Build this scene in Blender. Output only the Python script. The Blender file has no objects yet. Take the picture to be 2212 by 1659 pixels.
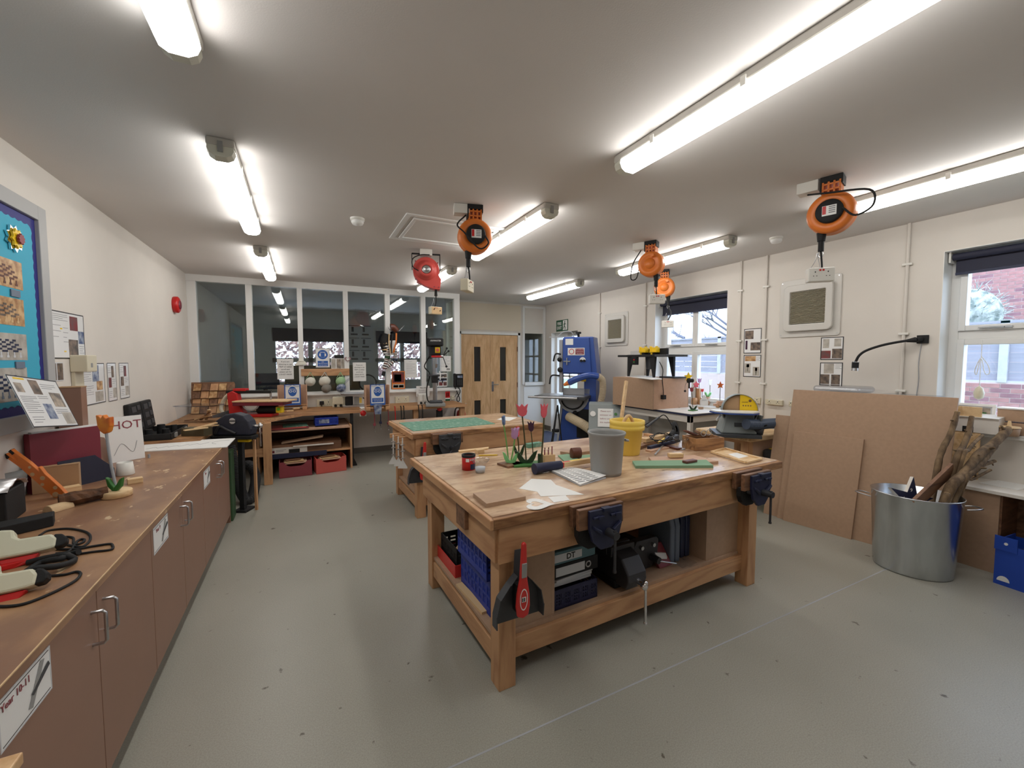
import bpy, math, random
from mathutils import Matrix, Vector
random.seed(7)
scene = bpy.context.scene
col = scene.collection
PI = math.pi
def R(d): return math.radians(d)

# ---------------------------------------------------------------- camera, sky, exposure
EYE = Vector((0.0, 0.0, 1.52)); FPX = 900.0; YAW = R(26.6); PITCH = math.atan((829.5-778)/FPX)
FW = Vector((math.sin(YAW)*math.cos(PITCH), math.cos(YAW)*math.cos(PITCH), -math.sin(PITCH)))
RT = Vector((math.cos(YAW), -math.sin(YAW), 0)); UP = RT.cross(FW)
cd = bpy.data.cameras.new('camera'); cam = bpy.data.objects.new('camera', cd); col.objects.link(cam)
cd.sensor_fit = 'HORIZONTAL'; cd.sensor_width = 36.0; cd.lens = 36.0*FPX/2212.0; cd.clip_start = 0.02
M = Matrix((RT, UP, -FW)).transposed().to_4x4(); M.translation = EYE; cam.matrix_world = M
scene.camera = cam
world = bpy.data.worlds.new('sky'); scene.world = world; world.use_nodes = True
wn = world.node_tree.nodes; bg = wn['Background']
bg.inputs['Color'].default_value = (0.62, 0.77, 1.0, 1); bg.inputs['Strength'].default_value = 4.4
scene.view_settings.view_transform = 'Standard'; scene.view_settings.look = 'None'
scene.view_settings.gamma = 1.0; scene.view_settings.use_curve_mapping = False
scene.view_settings.exposure = 0.3
LAMP_POWER = 13.0

def ray(px, py): return FW*FPX + RT*(px-1106.0) + UP*(829.5-py)
def Pz(px, py, z): d = ray(px, py); return EYE + d*((z-EYE.z)/d.z)   # where a sight line meets a level
def Px(px, py, x): d = ray(px, py); return EYE + d*(x/d.x)           # ... a wall x = const
def Py(px, py, y): d = ray(px, py); return EYE + d*(y/d.y)

# ---------------------------------------------------------------- materials
def sock(n, *names):
    for k in names:
        if k in n.inputs: return n.inputs[k]
MATS = {}
def mat(name, c, rough=0.5, metal=0.0, var=0.0, nscale=8.0, bump=0.0, bscale=60.0, c2=None, stretch=None, coat=0.0, emit=None, lo=0.35, hi=0.65, detail=4.0):
    m = bpy.data.materials.new(name); m.use_nodes = True; MATS[name] = m
    nt = m.node_tree; b = nt.nodes['Principled BSDF']
    c = tuple(c)+(1,)
    b.inputs['Base Color'].default_value = c; b.inputs['Roughness'].default_value = rough; b.inputs['Metallic'].default_value = metal
    if coat: b.inputs['Coat Weight'].default_value = coat; b.inputs['Coat Roughness'].default_value = 0.15
    if emit: b.inputs['Emission Color'].default_value = tuple(emit[:3])+(1,); b.inputs['Emission Strength'].default_value = emit[3]
    if var or c2 or bump:
        tc = nt.nodes.new('ShaderNodeTexCoord'); mp = nt.nodes.new('ShaderNodeMapping')
        nt.links.new(tc.outputs['Object'], mp.inputs['Vector'])
        if stretch: mp.inputs['Scale'].default_value = stretch
    if var or c2:
        nz = nt.nodes.new('ShaderNodeTexNoise'); nz.inputs['Scale'].default_value = nscale; nz.inputs['Detail'].default_value = detail
        rp = nt.nodes.new('ShaderNodeValToRGB'); nt.links.new(mp.outputs['Vector'], nz.inputs['Vector'])
        nt.links.new(nz.outputs['Fac'], rp.inputs['Fac'])
        e = rp.color_ramp.elements; e[0].position = lo; e[1].position = hi
        if c2: e[0].color = c; e[1].color = tuple(c2)+(1,)
        else:
            e[0].color = tuple(x*(1-var) for x in c[:3])+(1,); e[1].color = tuple(min(1, x*(1+var)) for x in c[:3])+(1,)
        nt.links.new(rp.outputs['Color'], b.inputs['Base Color'])
    if bump:
        n2 = nt.nodes.new('ShaderNodeTexNoise'); n2.inputs['Scale'].default_value = bscale; n2.inputs['Detail'].default_value = 3
        bp = nt.nodes.new('ShaderNodeBump'); bp.inputs['Strength'].default_value = bump; bp.inputs['Distance'].default_value = 0.01
        nt.links.new(mp.outputs['Vector'], n2.inputs['Vector']); nt.links.new(n2.outputs['Fac'], bp.inputs['Height']); nt.links.new(bp.outputs['Normal'], b.inputs['Normal'])
    return m
def wood(name, c1, c2, axis='X', rings=9.0, rough=0.55, dist=5.0, streak=1.0, knot=False):
    """pine-like grain running along one axis: stretched distorted bands plus fine streaks"""
    m = bpy.data.materials.new(name); m.use_nodes = True; MATS[name] = m
    nt = m.node_tree; b = nt.nodes['Principled BSDF']; b.inputs['Roughness'].default_value = rough
    tc = nt.nodes.new('ShaderNodeTexCoord'); mp = nt.nodes.new('ShaderNodeMapping'); nt.links.new(tc.outputs['Object'], mp.inputs['Vector'])
    mp.inputs['Scale'].default_value = {'X': (0.16, 1, 1), 'Y': (1, 0.16, 1), 'Z': (1, 1, 0.16)}[axis]
    nz = nt.nodes.new('ShaderNodeTexNoise'); nz.inputs['Scale'].default_value = rings; nz.inputs['Detail'].default_value = 2; nz.inputs['Distortion'].default_value = 0.4
    nt.links.new(mp.outputs['Vector'], nz.inputs['Vector'])
    mul = nt.nodes.new('ShaderNodeMath'); mul.operation = 'MULTIPLY'; mul.inputs[1].default_value = dist; nt.links.new(nz.outputs['Fac'], mul.inputs[0])
    fr = nt.nodes.new('ShaderNodeMath'); fr.operation = 'PINGPONG'; fr.inputs[1].default_value = 0.5; nt.links.new(mul.outputs[0], fr.inputs[0])
    n2 = nt.nodes.new('ShaderNodeTexNoise'); n2.inputs['Scale'].default_value = 70; n2.inputs['Detail'].default_value = 3; nt.links.new(mp.outputs['Vector'], n2.inputs['Vector'])
    ad = nt.nodes.new('ShaderNodeMath'); ad.operation = 'MULTIPLY_ADD'; ad.inputs[1].default_value = 1.1*streak; ad.inputs[2].default_value = -0.1
    nt.links.new(n2.outputs['Fac'], ad.inputs[0])
    mm = nt.nodes.new('ShaderNodeMath'); mm.operation = 'ADD'; nt.links.new(fr.outputs[0], mm.inputs[0]); nt.links.new(ad.outputs[0], mm.inputs[1])
    rp = nt.nodes.new('ShaderNodeValToRGB'); e = rp.color_ramp.elements
    e[0].position = 0.35; e[0].color = tuple(c1)+(1,); e[1].position = 1.05; e[1].color = tuple(c2)+(1,)
    nt.links.new(mm.outputs[0], rp.inputs['Fac']); nt.links.new(rp.outputs['Color'], b.inputs['Base Color'])
    return m
def lin(r, g, b):
    f = lambda v: (v/255/12.92) if v <= 10 else ((v/255+0.055)/1.055)**2.4
    return (f(r), f(g), f(b))
def glass(name, tint=(1, 1, 1), ior=1.5, rough=0.0):
    m = bpy.data.materials.new(name); m.use_nodes = True; MATS[name] = m
    nt = m.node_tree; nt.nodes.clear(); out = nt.nodes.new('ShaderNodeOutputMaterial')
    tr = nt.nodes.new('ShaderNodeBsdfTransparent'); tr.inputs['Color'].default_value = tuple(tint)+(1,)
    gl = nt.nodes.new('ShaderNodeBsdfGlossy'); gl.inputs['Roughness'].default_value = rough
    fr = nt.nodes.new('ShaderNodeFresnel'); fr.inputs['IOR'].default_value = ior
    ge = nt.nodes.new('ShaderNodeNewGeometry'); mi = nt.nodes.new('ShaderNodeMath'); mi.operation = 'MULTIPLY_ADD'   # both faces of a thin sheet reflect alike
    mi.inputs[1].default_value = 1/ior-ior; mi.inputs[2].default_value = ior; nt.links.new(ge.outputs['Backfacing'], mi.inputs[0]); nt.links.new(mi.outputs[0], fr.inputs['IOR'])
    mx = nt.nodes.new('ShaderNodeMixShader'); nt.links.new(fr.outputs[0], mx.inputs['Fac'])
    nt.links.new(tr.outputs[0], mx.inputs[1]); nt.links.new(gl.outputs[0], mx.inputs[2]); nt.links.new(mx.outputs[0], out.inputs['Surface'])
    return m
def T(name): return MATS[name]

# ---------------------------------------------------------------- mesh builder
def smooth_path(pts, n=6):
    pts = [Vector(p) for p in pts]
    if len(pts) < 3: return pts
    out = []
    q = [pts[0]*2-pts[1]] + pts + [pts[-1]*2-pts[-2]]
    for i in range(1, len(q)-2):
        p0, p1, p2, p3 = q[i-1], q[i], q[i+1], q[i+2]
        for k in range(n):
            t = k/n
            out.append(0.5*((2*p1)+(p2-p0)*t+(2*p0-5*p1+4*p2-p3)*t*t+(3*p1-p0-3*p2+p3)*t**3))
    out.append(pts[-1]); return out
class MB:
    def __init__(s): s.v = []; s.f = []; s.mi = []; s.sm = []; s.m = 0; s.M = Matrix.Identity(4)
    def at(s, loc=(0, 0, 0), rz=0, rx=0, ry=0):
        s.M = Matrix.Translation(loc) @ Matrix.Rotation(rz, 4, 'Z') @ Matrix.Rotation(ry, 4, 'Y') @ Matrix.Rotation(rx, 4, 'X'); return s
    def fr(s, M4): s.M = M4; return s
    def mat(s, i): s.m = i; return s
    def add(s, vs, fs, smooth=False):
        o = len(s.v); s.v += [tuple(s.M @ Vector(p)) for p in vs]
        for f in fs: s.f.append([i+o for i in f]); s.mi.append(s.m); s.sm.append(smooth)
        return s
    def box(s, x0, x1, y0, y1, z0, z1):
        return s.add([(x0,y0,z0),(x1,y0,z0),(x1,y1,z0),(x0,y1,z0),(x0,y0,z1),(x1,y0,z1),(x1,y1,z1),(x0,y1,z1)],
            [(0,3,2,1),(4,5,6,7),(0,1,5,4),(1,2,6,5),(2,3,7,6),(3,0,4,7)])
    def cbox(s, c, d): return s.box(c[0]-d[0]/2, c[0]+d[0]/2, c[1]-d[1]/2, c[1]+d[1]/2, c[2]-d[2]/2, c[2]+d[2]/2)
    def hexa(s, p): return s.add(p, [(0,3,2,1),(4,5,6,7),(0,1,5,4),(1,2,6,5),(2,3,7,6),(3,0,4,7)])
    def beam(s, a, b, w, h, up=(0, 0, 1)):
        a = Vector(a); b = Vector(b); d = (b-a).normalized(); r = d.cross(Vector(up)).normalized(); u = r.cross(d)
        p = []
        for e in (a, b): p += [e-r*w/2-u*h/2, e+r*w/2-u*h/2, e+r*w/2+u*h/2, e-r*w/2+u*h/2]
        return s.add(p, [(3,2,1,0),(4,5,6,7),(0,1,5,4),(1,2,6,5),(2,3,7,6),(3,0,4,7)])
    def cyl(s, a, b, r, r2=None, n=16, cap=True, smooth=True):
        a = Vector(a); b = Vector(b); r2 = r if r2 is None else r2; d = (b-a).normalized()
        u = d.orthogonal().normalized(); w = d.cross(u)
        vs = [a+(u*math.cos(2*PI*i/n)+w*math.sin(2*PI*i/n))*r for i in range(n)]+[b+(u*math.cos(2*PI*i/n)+w*math.sin(2*PI*i/n))*r2 for i in range(n)]
        s.add(vs, [(i, (i+1) % n, n+(i+1) % n, n+i) for i in range(n)], smooth)
        if cap: s.add(vs, [tuple(range(n))[::-1], tuple(range(n, 2*n))])
        return s
    def lathe(s, prof, c=(0, 0, 0), n=24, sx=1.0, sy=1.0, smooth=True, cap0=False, cap1=False):
        vs = []
        for r, z in prof: vs += [(c[0]+r*sx*math.cos(2*PI*i/n), c[1]+r*sy*math.sin(2*PI*i/n), c[2]+z) for i in range(n)]
        fs = [(k*n+i, k*n+(i+1) % n, (k+1)*n+(i+1) % n, (k+1)*n+i) for k in range(len(prof)-1) for i in range(n)]
        s.add(vs, fs, smooth)
        if cap0: s.add(vs[:n], [tuple(range(n))[::-1]])
        if cap1: s.add(vs[-n:], [tuple(range(n))])
        return s
    def tube(s, pts, r, n=8, sm=5, rib=None):
        p = smooth_path(pts, sm) if sm else [Vector(q) for q in pts]
        rr = r if callable(r) else (lambda t: r)
        vs = []; N = len(p); u = None
        for i, c in enumerate(p):
            d = (p[min(i+1, N-1)]-p[max(i-1, 0)]).normalized()
            u = d.orthogonal().normalized() if u is None else (u-d*u.dot(d)).normalized()
            w = d.cross(u); q = rr(i/(N-1))
            if rib and i % 2: q *= rib
            vs += [c+(u*math.cos(2*PI*k/n)+w*math.sin(2*PI*k/n))*q for k in range(n)]
        s.add(vs, [(i*n+k, i*n+(k+1) % n, (i+1)*n+(k+1) % n, (i+1)*n+k) for i in range(N-1) for k in range(n)], rib is None)
        s.add(vs, [tuple(range(n))[::-1], tuple(range((N-1)*n, N*n))])
        return s
    def hose(s, pts, r, n=14, pitch=0.018, rib=0.86):
        p = smooth_path(pts, 12); L = [0]
        for i in range(1, len(p)): L.append(L[-1]+(p[i]-p[i-1]).length)
        N = max(4, int(L[-1]/pitch*2)); q = []; k = 0
        for i in range(N+1):
            t = L[-1]*i/N
            while k < len(L)-2 and L[k+1] < t: k += 1
            f = (t-L[k])/max(1e-6, L[k+1]-L[k]); q.append(p[k].lerp(p[k+1], f))
        return s.tube(q, r, n, 0, rib)
    def ball(s, c, r, n=14, m=9, sx=1, sy=1, sz=1):
        prof = [(max(1e-4, r*math.sin(PI*k/m)), -r*math.cos(PI*k/m)*sz) for k in range(m+1)]
        return s.lathe(prof, c, n, sx, sy)
    def prism(s, pts, z0, z1):
        n = len(pts); vs = [(x, y, z0) for x, y in pts]+[(x, y, z1) for x, y in pts]
        return s.add(vs, [tuple(range(n))[::-1], tuple(range(n, 2*n))]+[(i, (i+1) % n, n+(i+1) % n, n+i) for i in range(n)])
    def quad(s, a, b, c, d): return s.add([a, b, c, d], [(0, 1, 2, 3)])
    def ring(s, outer, inner, z0, z1):
        n = len(outer); vs = [(x,y,z0) for x,y in outer]+[(x,y,z0) for x,y in inner]+[(x,y,z1) for x,y in outer]+[(x,y,z1) for x,y in inner]
        fs = []
        for i in range(n):
            j = (i+1) % n
            fs += [(i, n+i, n+j, j), (2*n+i, 2*n+j, 3*n+j, 3*n+i), (i, j, 2*n+j, 2*n+i), (n+j, n+i, 3*n+i, 3*n+j)]
        return s.add(vs, fs)
    def mesh(s, name):
        me = bpy.data.meshes.new(name); me.from_pydata(s.v, [], s.f); 
        me.polygons.foreach_set('material_index', s.mi); me.polygons.foreach_set('use_smooth', s.sm); me.update(); return me

def props(o, label=None, cat=None, group=None, kind=None):
    if label: o['label'] = label
    if cat: o['category'] = cat
    if group: o['group'] = group
    if kind: o['kind'] = kind
    return o
def ob(name, mb, mats, parent=None, loc=(0, 0, 0), rz=0.0, rot=None, bev=0.0, world=False, label=None, cat=None, group=None, kind=None, seg=2):
    me = mb.mesh(name) if isinstance(mb, MB) else mb
    if isinstance(mb, MB):
        for m in (mats if isinstance(mats, (list, tuple)) else [mats]): me.materials.append(T(m))
    o = bpy.data.objects.new(name, me); col.objects.link(o)
    o.location = loc; o.rotation_euler = rot if rot else (0, 0, rz)
    if parent:
        o.parent = parent
        if world:
            q = parent
            L = Vector()
            while q: L += Vector(q.location); q = q.parent
            o.location = Vector(loc)-L
    if bev:
        b = o.modifiers.new('bevel', 'BEVEL'); b.width = bev; b.segments = seg; b.limit_method = 'ANGLE'; b.angle_limit = R(40)
    return props(o, label, cat, group, kind)
def thing(name, label, cat, loc=(0, 0, 0), rz=0.0, group=None, kind=None):
    o = bpy.data.objects.new(name, None); col.objects.link(o); o.location = loc; o.rotation_euler = (0, 0, rz); o.empty_display_size = 0.05
    return props(o, label, cat, group, kind)
def frame(o, origin, right, up):
    r = Vector(right).normalized(); u = Vector(up).normalized(); n = r.cross(u)
    M4 = Matrix((r, u, n)).transposed().to_4x4(); M4.translation = Vector(origin); o.matrix_world = M4; return o
def fmat(origin, right, up):
    r = Vector(right).normalized(); u = Vector(up).normalized(); n = r.cross(u)
    M4 = Matrix((r, u, n)).transposed().to_4x4(); M4.translation = Vector(origin); return M4
def dup(root, loc=None, rz=None, label=None, group=None, M4=None):
    r = root.copy(); col.objects.link(r)
    if loc is not None: r.location = loc
    if rz is not None: r.rotation_euler = (0, 0, rz)
    if M4 is not None: r.matrix_world = M4
    if label: r['label'] = label
    if group: r['group'] = group
    for ch in list(root.children):
        c = ch.copy(); col.objects.link(c); c.parent = r
        for g in list(ch.children):
            d = g.copy(); col.objects.link(d); d.parent = c
    return r
def text(parent, s, size, pos, mt, align='CENTER', name='lettering', ext=0.0004, rot=(0, 0, 0), sx=1.0, bold=0.0):
    cu = bpy.data.curves.new(name, 'FONT'); cu.body = s; cu.size = size; cu.align_x = align; cu.align_y = 'CENTER'; cu.extrude = ext
    cu.resolution_u = 2; cu.offset = bold
    tmp = bpy.data.objects.new('tmp', cu); me = bpy.data.meshes.new_from_object(tmp); bpy.data.objects.remove(tmp)
    me.materials.clear(); me.materials.append(T(mt))
    o = bpy.data.objects.new(name, me); col.objects.link(o); o.parent = parent; o.location = pos; o.rotation_euler = rot; o.scale = (sx, 1, 1)
    return o
def rrect(w, h, r, n=5, cx=0.0, cy=0.0):
    p = []
    for ax, ay, a0 in ((w/2-r, h/2-r, 0), (-w/2+r, h/2-r, 90), (-w/2+r, -h/2+r, 180), (w/2-r, -h/2+r, 270)):
        for k in range(n+1):
            a = R(a0+90*k/n); p.append((cx+ax+r*math.cos(a), cy+ay+r*math.sin(a)))
    return p
def heart(s=1.0, n=40, cx=0, cy=0):
    p = []
    for i in range(n):
        t = 2*PI*i/n
        p.append((cx+s*16*math.sin(t)**3/34, cy+s*(13*math.cos(t)-5*math.cos(2*t)-2*math.cos(3*t)-math.cos(4*t))/34))
    return p[::-1]
XL, XR, YB, YD, ZC, YF = -1.405, 4.73, 7.16, 7.83, 2.70, -1.6
LEFTW = ((0, 1, 0), (0, 0, 1)); RIGHTW = ((0, -1, 0), (0, 0, 1)); BACKW = ((1, 0, 0), (0, 0, 1))
# ---------------------------------------------------------------- palette
mat('wall_paint', lin(219,213,205), 0.75, var=0.02, nscale=3, bump=0.06, bscale=220)
mat('ceiling_paint', lin(217,213,210), 0.8, var=0.015, nscale=2, bump=0.05, bscale=160)
mat('beige_panel', lin(222,210,190), 0.7)
mat('white_gloss', lin(232,232,230), 0.3)
mat('white_plastic', lin(225,223,216), 0.35)
mat('cream_plastic', lin(214,206,182), 0.4)
mat('grey_plastic', lin(140,143,142), 0.45)
mat('mid_grey', lin(150,150,148), 0.5)
mat('dark_grey', lin(62,64,68), 0.5)
mat('black_plastic', lin(27,27,30), 0.45)
mat('matt_black', lin(16,16,18), 0.7)
mat('rubber', lin(38,38,40), 0.75)
mat('skirting', lin(104,98,90), 0.5)
mat('steel', lin(190,190,192), 0.28, 1.0)
mat('chrome', lin(225,225,228), 0.12, 1.0)
mat('cast_iron', lin(70,70,74), 0.45, 0.6)
mat('galvanised', lin(196,200,204), 0.24, 1.0, var=0.10, nscale=14, bump=0.02, bscale=6, stretch=(1, 1, 0.25))
mat('orange_plastic', lin(226,124,48), 0.4)
mat('red_reel', lin(202,76,70), 0.4)
mat('red_paint', lin(196,30,30), 0.35)
mat('red_plastic', lin(205,52,48), 0.4)
mat('dull_red', lin(142,60,70), 0.5)
mat('coral_red', lin(205,92,84), 0.45)
mat('maroon', lin(122,40,54), 0.5)
mat('yellow_plastic', lin(240,206,92), 0.4)
mat('bright_yellow', lin(240,200,30), 0.4)
mat('lime_green', lin(104,190,40), 0.4)
mat('dark_green', lin(44,76,44), 0.5)
mat('green_paint', lin(58,118,52), 0.5)
mat('mat_green', lin(92,142,120), 0.65, c2=lin(160,186,170), nscale=26, lo=0.5, hi=0.78, detail=8)
mat('sand_green', lin(128,164,134), 0.8)
mat('sign_green', lin(10,82,52), 0.4)
mat('leaf_light', lin(132,204,134), 0.4)
mat('leaf_mid', lin(118,170,92), 0.45)
mat('leaf_dark', lin(34,62,36), 0.4)
mat('stem_dark', lin(66,64,32), 0.4)
mat('tulip_pink', lin(214,92,104), 0.4)
mat('tulip_purple', lin(66,34,60), 0.4)
mat('tulip_lilac', lin(176,134,176), 0.5)
mat('tulip_blue', lin(92,118,158), 0.5)
mat('tulip_red', lin(220,62,66), 0.4)
mat('tulip_orange', lin(226,140,40), 0.4, c2=lin(190,40,26), nscale=7)
mat('machine_blue', lin(50,82,160), 0.3, coat=0.3)
mat('vise_dark', lin(34,36,52), 0.5, var=0.15, nscale=20)
mat('vise_blue', lin(32,37,66), 0.45, var=0.12, nscale=20)
mat('crate_blue', lin(28,56,158), 0.45)
mat('dark_crate', lin(34,36,72), 0.5)
mat('box_blue', lin(30,72,176), 0.4)
mat('sign_blue', lin(44,96,176), 0.45)
mat('hose_blue', lin(72,84,104), 0.5)
mat('hose_duct', lin(206,188,158), 0.5)
mat('navy', lin(34,40,70), 0.55)
mat('teal_file', lin(84,118,128), 0.5)
mat('case_grey', lin(108,120,138), 0.45)
mat('case_navy', lin(36,46,78), 0.4)
mat('machine_grey', lin(142,150,150), 0.45)
mat('paper', lin(236,236,234), 0.6)
mat('paper_shade', lin(206,208,212), 0.6)
mat('laminate', lin(236,236,236), 0.12)
mat('ink', lin(40,40,44), 0.6)
mat('text_grey', lin(128,128,132), 0.6)
mat('photo_dark', lin(70,62,58), 0.4, c2=lin(140,120,104), nscale=22, detail=3)
mat('photo_mid', lin(112,104,100), 0.4, c2=lin(186,170,152), nscale=18, detail=3)
mat('photo_red', lin(134,44,46), 0.4, c2=lin(90,80,78), nscale=16)
mat('photo_blue', lin(70,86,128), 0.4, c2=lin(168,176,190), nscale=24)
mat('photo_wood', lin(158,110,66), 0.4, c2=lin(214,178,130), nscale=20)
mat('photo_pale', lin(196,190,180), 0.4, c2=lin(158,150,140), nscale=14)
mat('backing_cyan', lin(58,168,198), 0.6)
mat('border_blue', lin(36,36,120), 0.5)
mat('vent_grey', lin(206,203,197), 0.4)
mat('frame_grey', lin(172,172,172), 0.5)
mat('blind_navy', lin(38,40,60), 0.7)
mat('mdf', lin(176,145,119), 0.6, var=0.035, nscale=40, bump=0.02)
mat('mdf_edge', lin(214,182,138), 0.7)
mat('mdf_pink', lin(198,160,134), 0.6, var=0.03, nscale=30)
mat('cardboard', lin(176,142,106), 0.75, var=0.05, nscale=10)
mat('white_card', lin(222,216,208), 0.6)
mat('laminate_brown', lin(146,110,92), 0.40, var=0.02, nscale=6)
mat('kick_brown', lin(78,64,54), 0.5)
mat('worktop_brown', lin(140,102,78), 0.34, c2=lin(180,138,100), nscale=3.2, lo=0.42, hi=0.72, detail=9, bump=0.05, bscale=30, stretch=(1.6, 1, 1))
mat('chipboard', lin(190,150,114), 0.5, c2=lin(222,190,152), nscale=34, detail=8, bump=0.12, bscale=70)
mat('bench_top', lin(176,142,114), 0.24, c2=lin(216,186,154), nscale=9, lo=0.36, hi=0.60, detail=10, bump=0.1, bscale=40, stretch=(0.6, 1.6, 1))
wood('pine_x', lin(200,154,112), lin(158,108,72), 'X', 4.5, 0.5, 9.0, 0.5)
wood('pine_y', lin(200,154,112), lin(158,108,72), 'Y', 4.5, 0.5, 9.0, 0.5)
wood('pine_z', lin(200,154,112), lin(160,110,74), 'Z', 6, 0.5, 6.0, 0.5)
wood('pine_worn', lin(188,140,92), lin(120,80,50), 'X', 7, 0.6, 5.0, 0.9)
wood('pine_pale', lin(228,196,150), lin(196,154,104), 'X', 9, 0.55, 4.0, 0.7)
wood('oak_door', lin(226,188,142), lin(202,158,112), 'Z', 7, 0.42, 5.0, 0.8)
wood('dark_wood', lin(134,96,70), lin(88,60,42), 'X', 10, 0.5, 4.0, 0.8)
wood('dark_wood_z', lin(134,96,70), lin(88,60,42), 'Z', 10, 0.5, 4.0, 0.8)
mat('bark', lin(136,112,84), 0.85, c2=lin(88,70,52), nscale=26, stretch=(1, 1, 0.4), bump=0.5, bscale=40)
mat('bark_dark', lin(112,72,42), 0.8, c2=lin(64,40,24), nscale=16, bump=0.6, bscale=30)
mat('cut_wood', lin(214,182,140), 0.7, var=0.08, nscale=30)
mat('foam_grey', lin(164,166,170), 0.8)
mat('mask_white', lin(222,220,208), 0.8)
mat('mask_grey', lin(136,132,124), 0.8)
mat('strap_green', lin(160,196,150), 0.7)
mat('brick_red', lin(158,116,114), 0.85, var=0.12, nscale=5)
mat('brick_dark', lin(134,98,104), 0.85, var=0.12, nscale=5)
mat('mortar', lin(190,172,168), 0.9)
mat('fence_wood', lin(150,148,160), 0.85, var=0.08, nscale=6, stretch=(1, 0.2, 4))
mat('concrete', lin(178,178,182), 0.9, var=0.06, nscale=8)
mat('shrub', lin(104,116,110), 0.85, c2=lin(190,196,190), nscale=8)
mat('twig', lin(112,112,126), 0.8)
mat('autumn_leaf', lin(186,150,140), 0.8, c2=lin(120,96,100), nscale=3)
mat('lawn', lin(120,132,108), 0.9, var=0.1, nscale=2)
mat('blue_vinyl', lin(56,66,92), 0.55)
mat('copper_band', lin(196,150,110), 0.4)
mat('skin_brown', lin(96,48,32), 0.45)
mat('brass', lin(190,150,80), 0.3, 1.0)
mat('tube_glow', (1.0, 0.985, 0.93), 0.4, emit=(1.0, 0.98, 0.94, LAMP_POWER))
mat('lamp_cap', lin(214,214,200), 0.3)
mat('lamp_body', lin(190,186,178), 0.4)
mat('door_glass', lin(60,58,54), 0.08)
mat('gun_cream', lin(212,210,186), 0.4)
mat('interior_wall', lin(214,215,211), 0.8)
mat('interior_dark', lin(88,78,56), 0.7)
glass('pane_glass'); glass('clear_plastic', (0.93, 0.95, 0.97), 1.35, 0.06)
glass('poly_bag', (0.86, 0.88, 0.92), 1.5, 0.12)
# vinyl floor: grey-green with fine speckle, scuffs and a soft sheen
m = bpy.data.materials.new('floor_vinyl'); m.use_nodes = True; MATS['floor_vinyl'] = m
nt = m.node_tree; b = nt.nodes['Principled BSDF']; b.inputs['Roughness'].default_value = 0.36
tc = nt.nodes.new('ShaderNodeTexCoord')
n1 = nt.nodes.new('ShaderNodeTexNoise'); n1.inputs['Scale'].default_value = 190; n1.inputs['Detail'].default_value = 2
n2 = nt.nodes.new('ShaderNodeTexNoise'); n2.inputs['Scale'].default_value = 1.3; n2.inputs['Detail'].default_value = 6
n3 = nt.nodes.new('ShaderNodeTexNoise'); n3.inputs['Scale'].default_value = 13; n3.inputs['Detail'].default_value = 5
for n in (n1, n2, n3): nt.links.new(tc.outputs['Object'], n.inputs['Vector'])
r1 = nt.nodes.new('ShaderNodeValToRGB'); e = r1.color_ramp.elements
e[0].position = 0.3; e[0].color = lin(152,150,139)+(1,); e[1].position = 0.7; e[1].color = lin(171,169,158)+(1,); nt.links.new(n1.outputs['Fac'], r1.inputs['Fac'])
r2 = nt.nodes.new('ShaderNodeValToRGB'); e = r2.color_ramp.elements
e[0].position = 0.25; e[0].color = (0.86, 0.86, 0.85, 1); e[1].position = 0.7; e[1].color = (1, 1, 1, 1); nt.links.new(n2.outputs['Fac'], r2.inputs['Fac'])
r3 = nt.nodes.new('ShaderNodeValToRGB'); e = r3.color_ramp.elements
e[0].position = 0.27; e[0].color = (0.3, 0.27, 0.24, 1); e[1].position = 0.31; e[1].color = (1, 1, 1, 1); nt.links.new(n3.outputs['Fac'], r3.inputs['Fac'])
x1 = nt.nodes.new('ShaderNodeMixRGB'); x1.blend_type = 'MULTIPLY'; x1.inputs['Fac'].default_value = 1
x2 = nt.nodes.new('ShaderNodeMixRGB'); x2.blend_type = 'MULTIPLY'; x2.inputs['Fac'].default_value = 1
nt.links.new(r1.outputs[0], x1.inputs[1]); nt.links.new(r2.outputs[0], x1.inputs[2]); nt.links.new(x1.outputs[0], x2.inputs[1]); nt.links.new(r3.outputs[0], x2.inputs[2])
nt.links.new(x2.outputs[0], b.inputs['Base Color'])

def wear(name, scale, stretch, edge, tint):
    """scratches, stains or pale scuffs with a shape of their own, laid over a material's colour"""
    nt = T(name).node_tree; b = nt.nodes['Principled BSDF']; src = b.inputs['Base Color'].links[0].from_socket
    tc = nt.nodes.new('ShaderNodeTexCoord'); mp = nt.nodes.new('ShaderNodeMapping'); mp.inputs['Scale'].default_value = stretch; mp.inputs['Rotation'].default_value = (0, 0, 0.5)
    nz = nt.nodes.new('ShaderNodeTexNoise'); nz.inputs['Scale'].default_value = scale; nz.inputs['Detail'].default_value = 3; rp = nt.nodes.new('ShaderNodeValToRGB'); e = rp.color_ramp.elements
    e[0].position = edge; e[0].color = (0, 0, 0, 1); e[1].position = edge+0.03; e[1].color = (1, 1, 1, 1); mx = nt.nodes.new('ShaderNodeMixRGB'); mx.inputs[2].default_value = tuple(tint)+(1,)
    nt.links.new(tc.outputs['Object'], mp.inputs['Vector']); nt.links.new(mp.outputs['Vector'], nz.inputs['Vector']); nt.links.new(nz.outputs['Fac'], rp.inputs['Fac']); nt.links.new(rp.outputs['Color'], mx.inputs['Fac'])
    nt.links.new(src, mx.inputs[1]); nt.links.new(mx.outputs['Color'], b.inputs['Base Color'])
wear('bench_top', 14, (0.5, 3.2, 1), 0.69, lin(110,78,54)); wear('bench_top', 30, (1, 1, 1), 0.72, lin(226,214,196)); wear('worktop_brown', 11, (1.5, 0.8, 1), 0.66, lin(206,176,140)); wear('mat_green', 16, (0.6, 2, 1), 0.66, lin(214,222,212))
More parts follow.
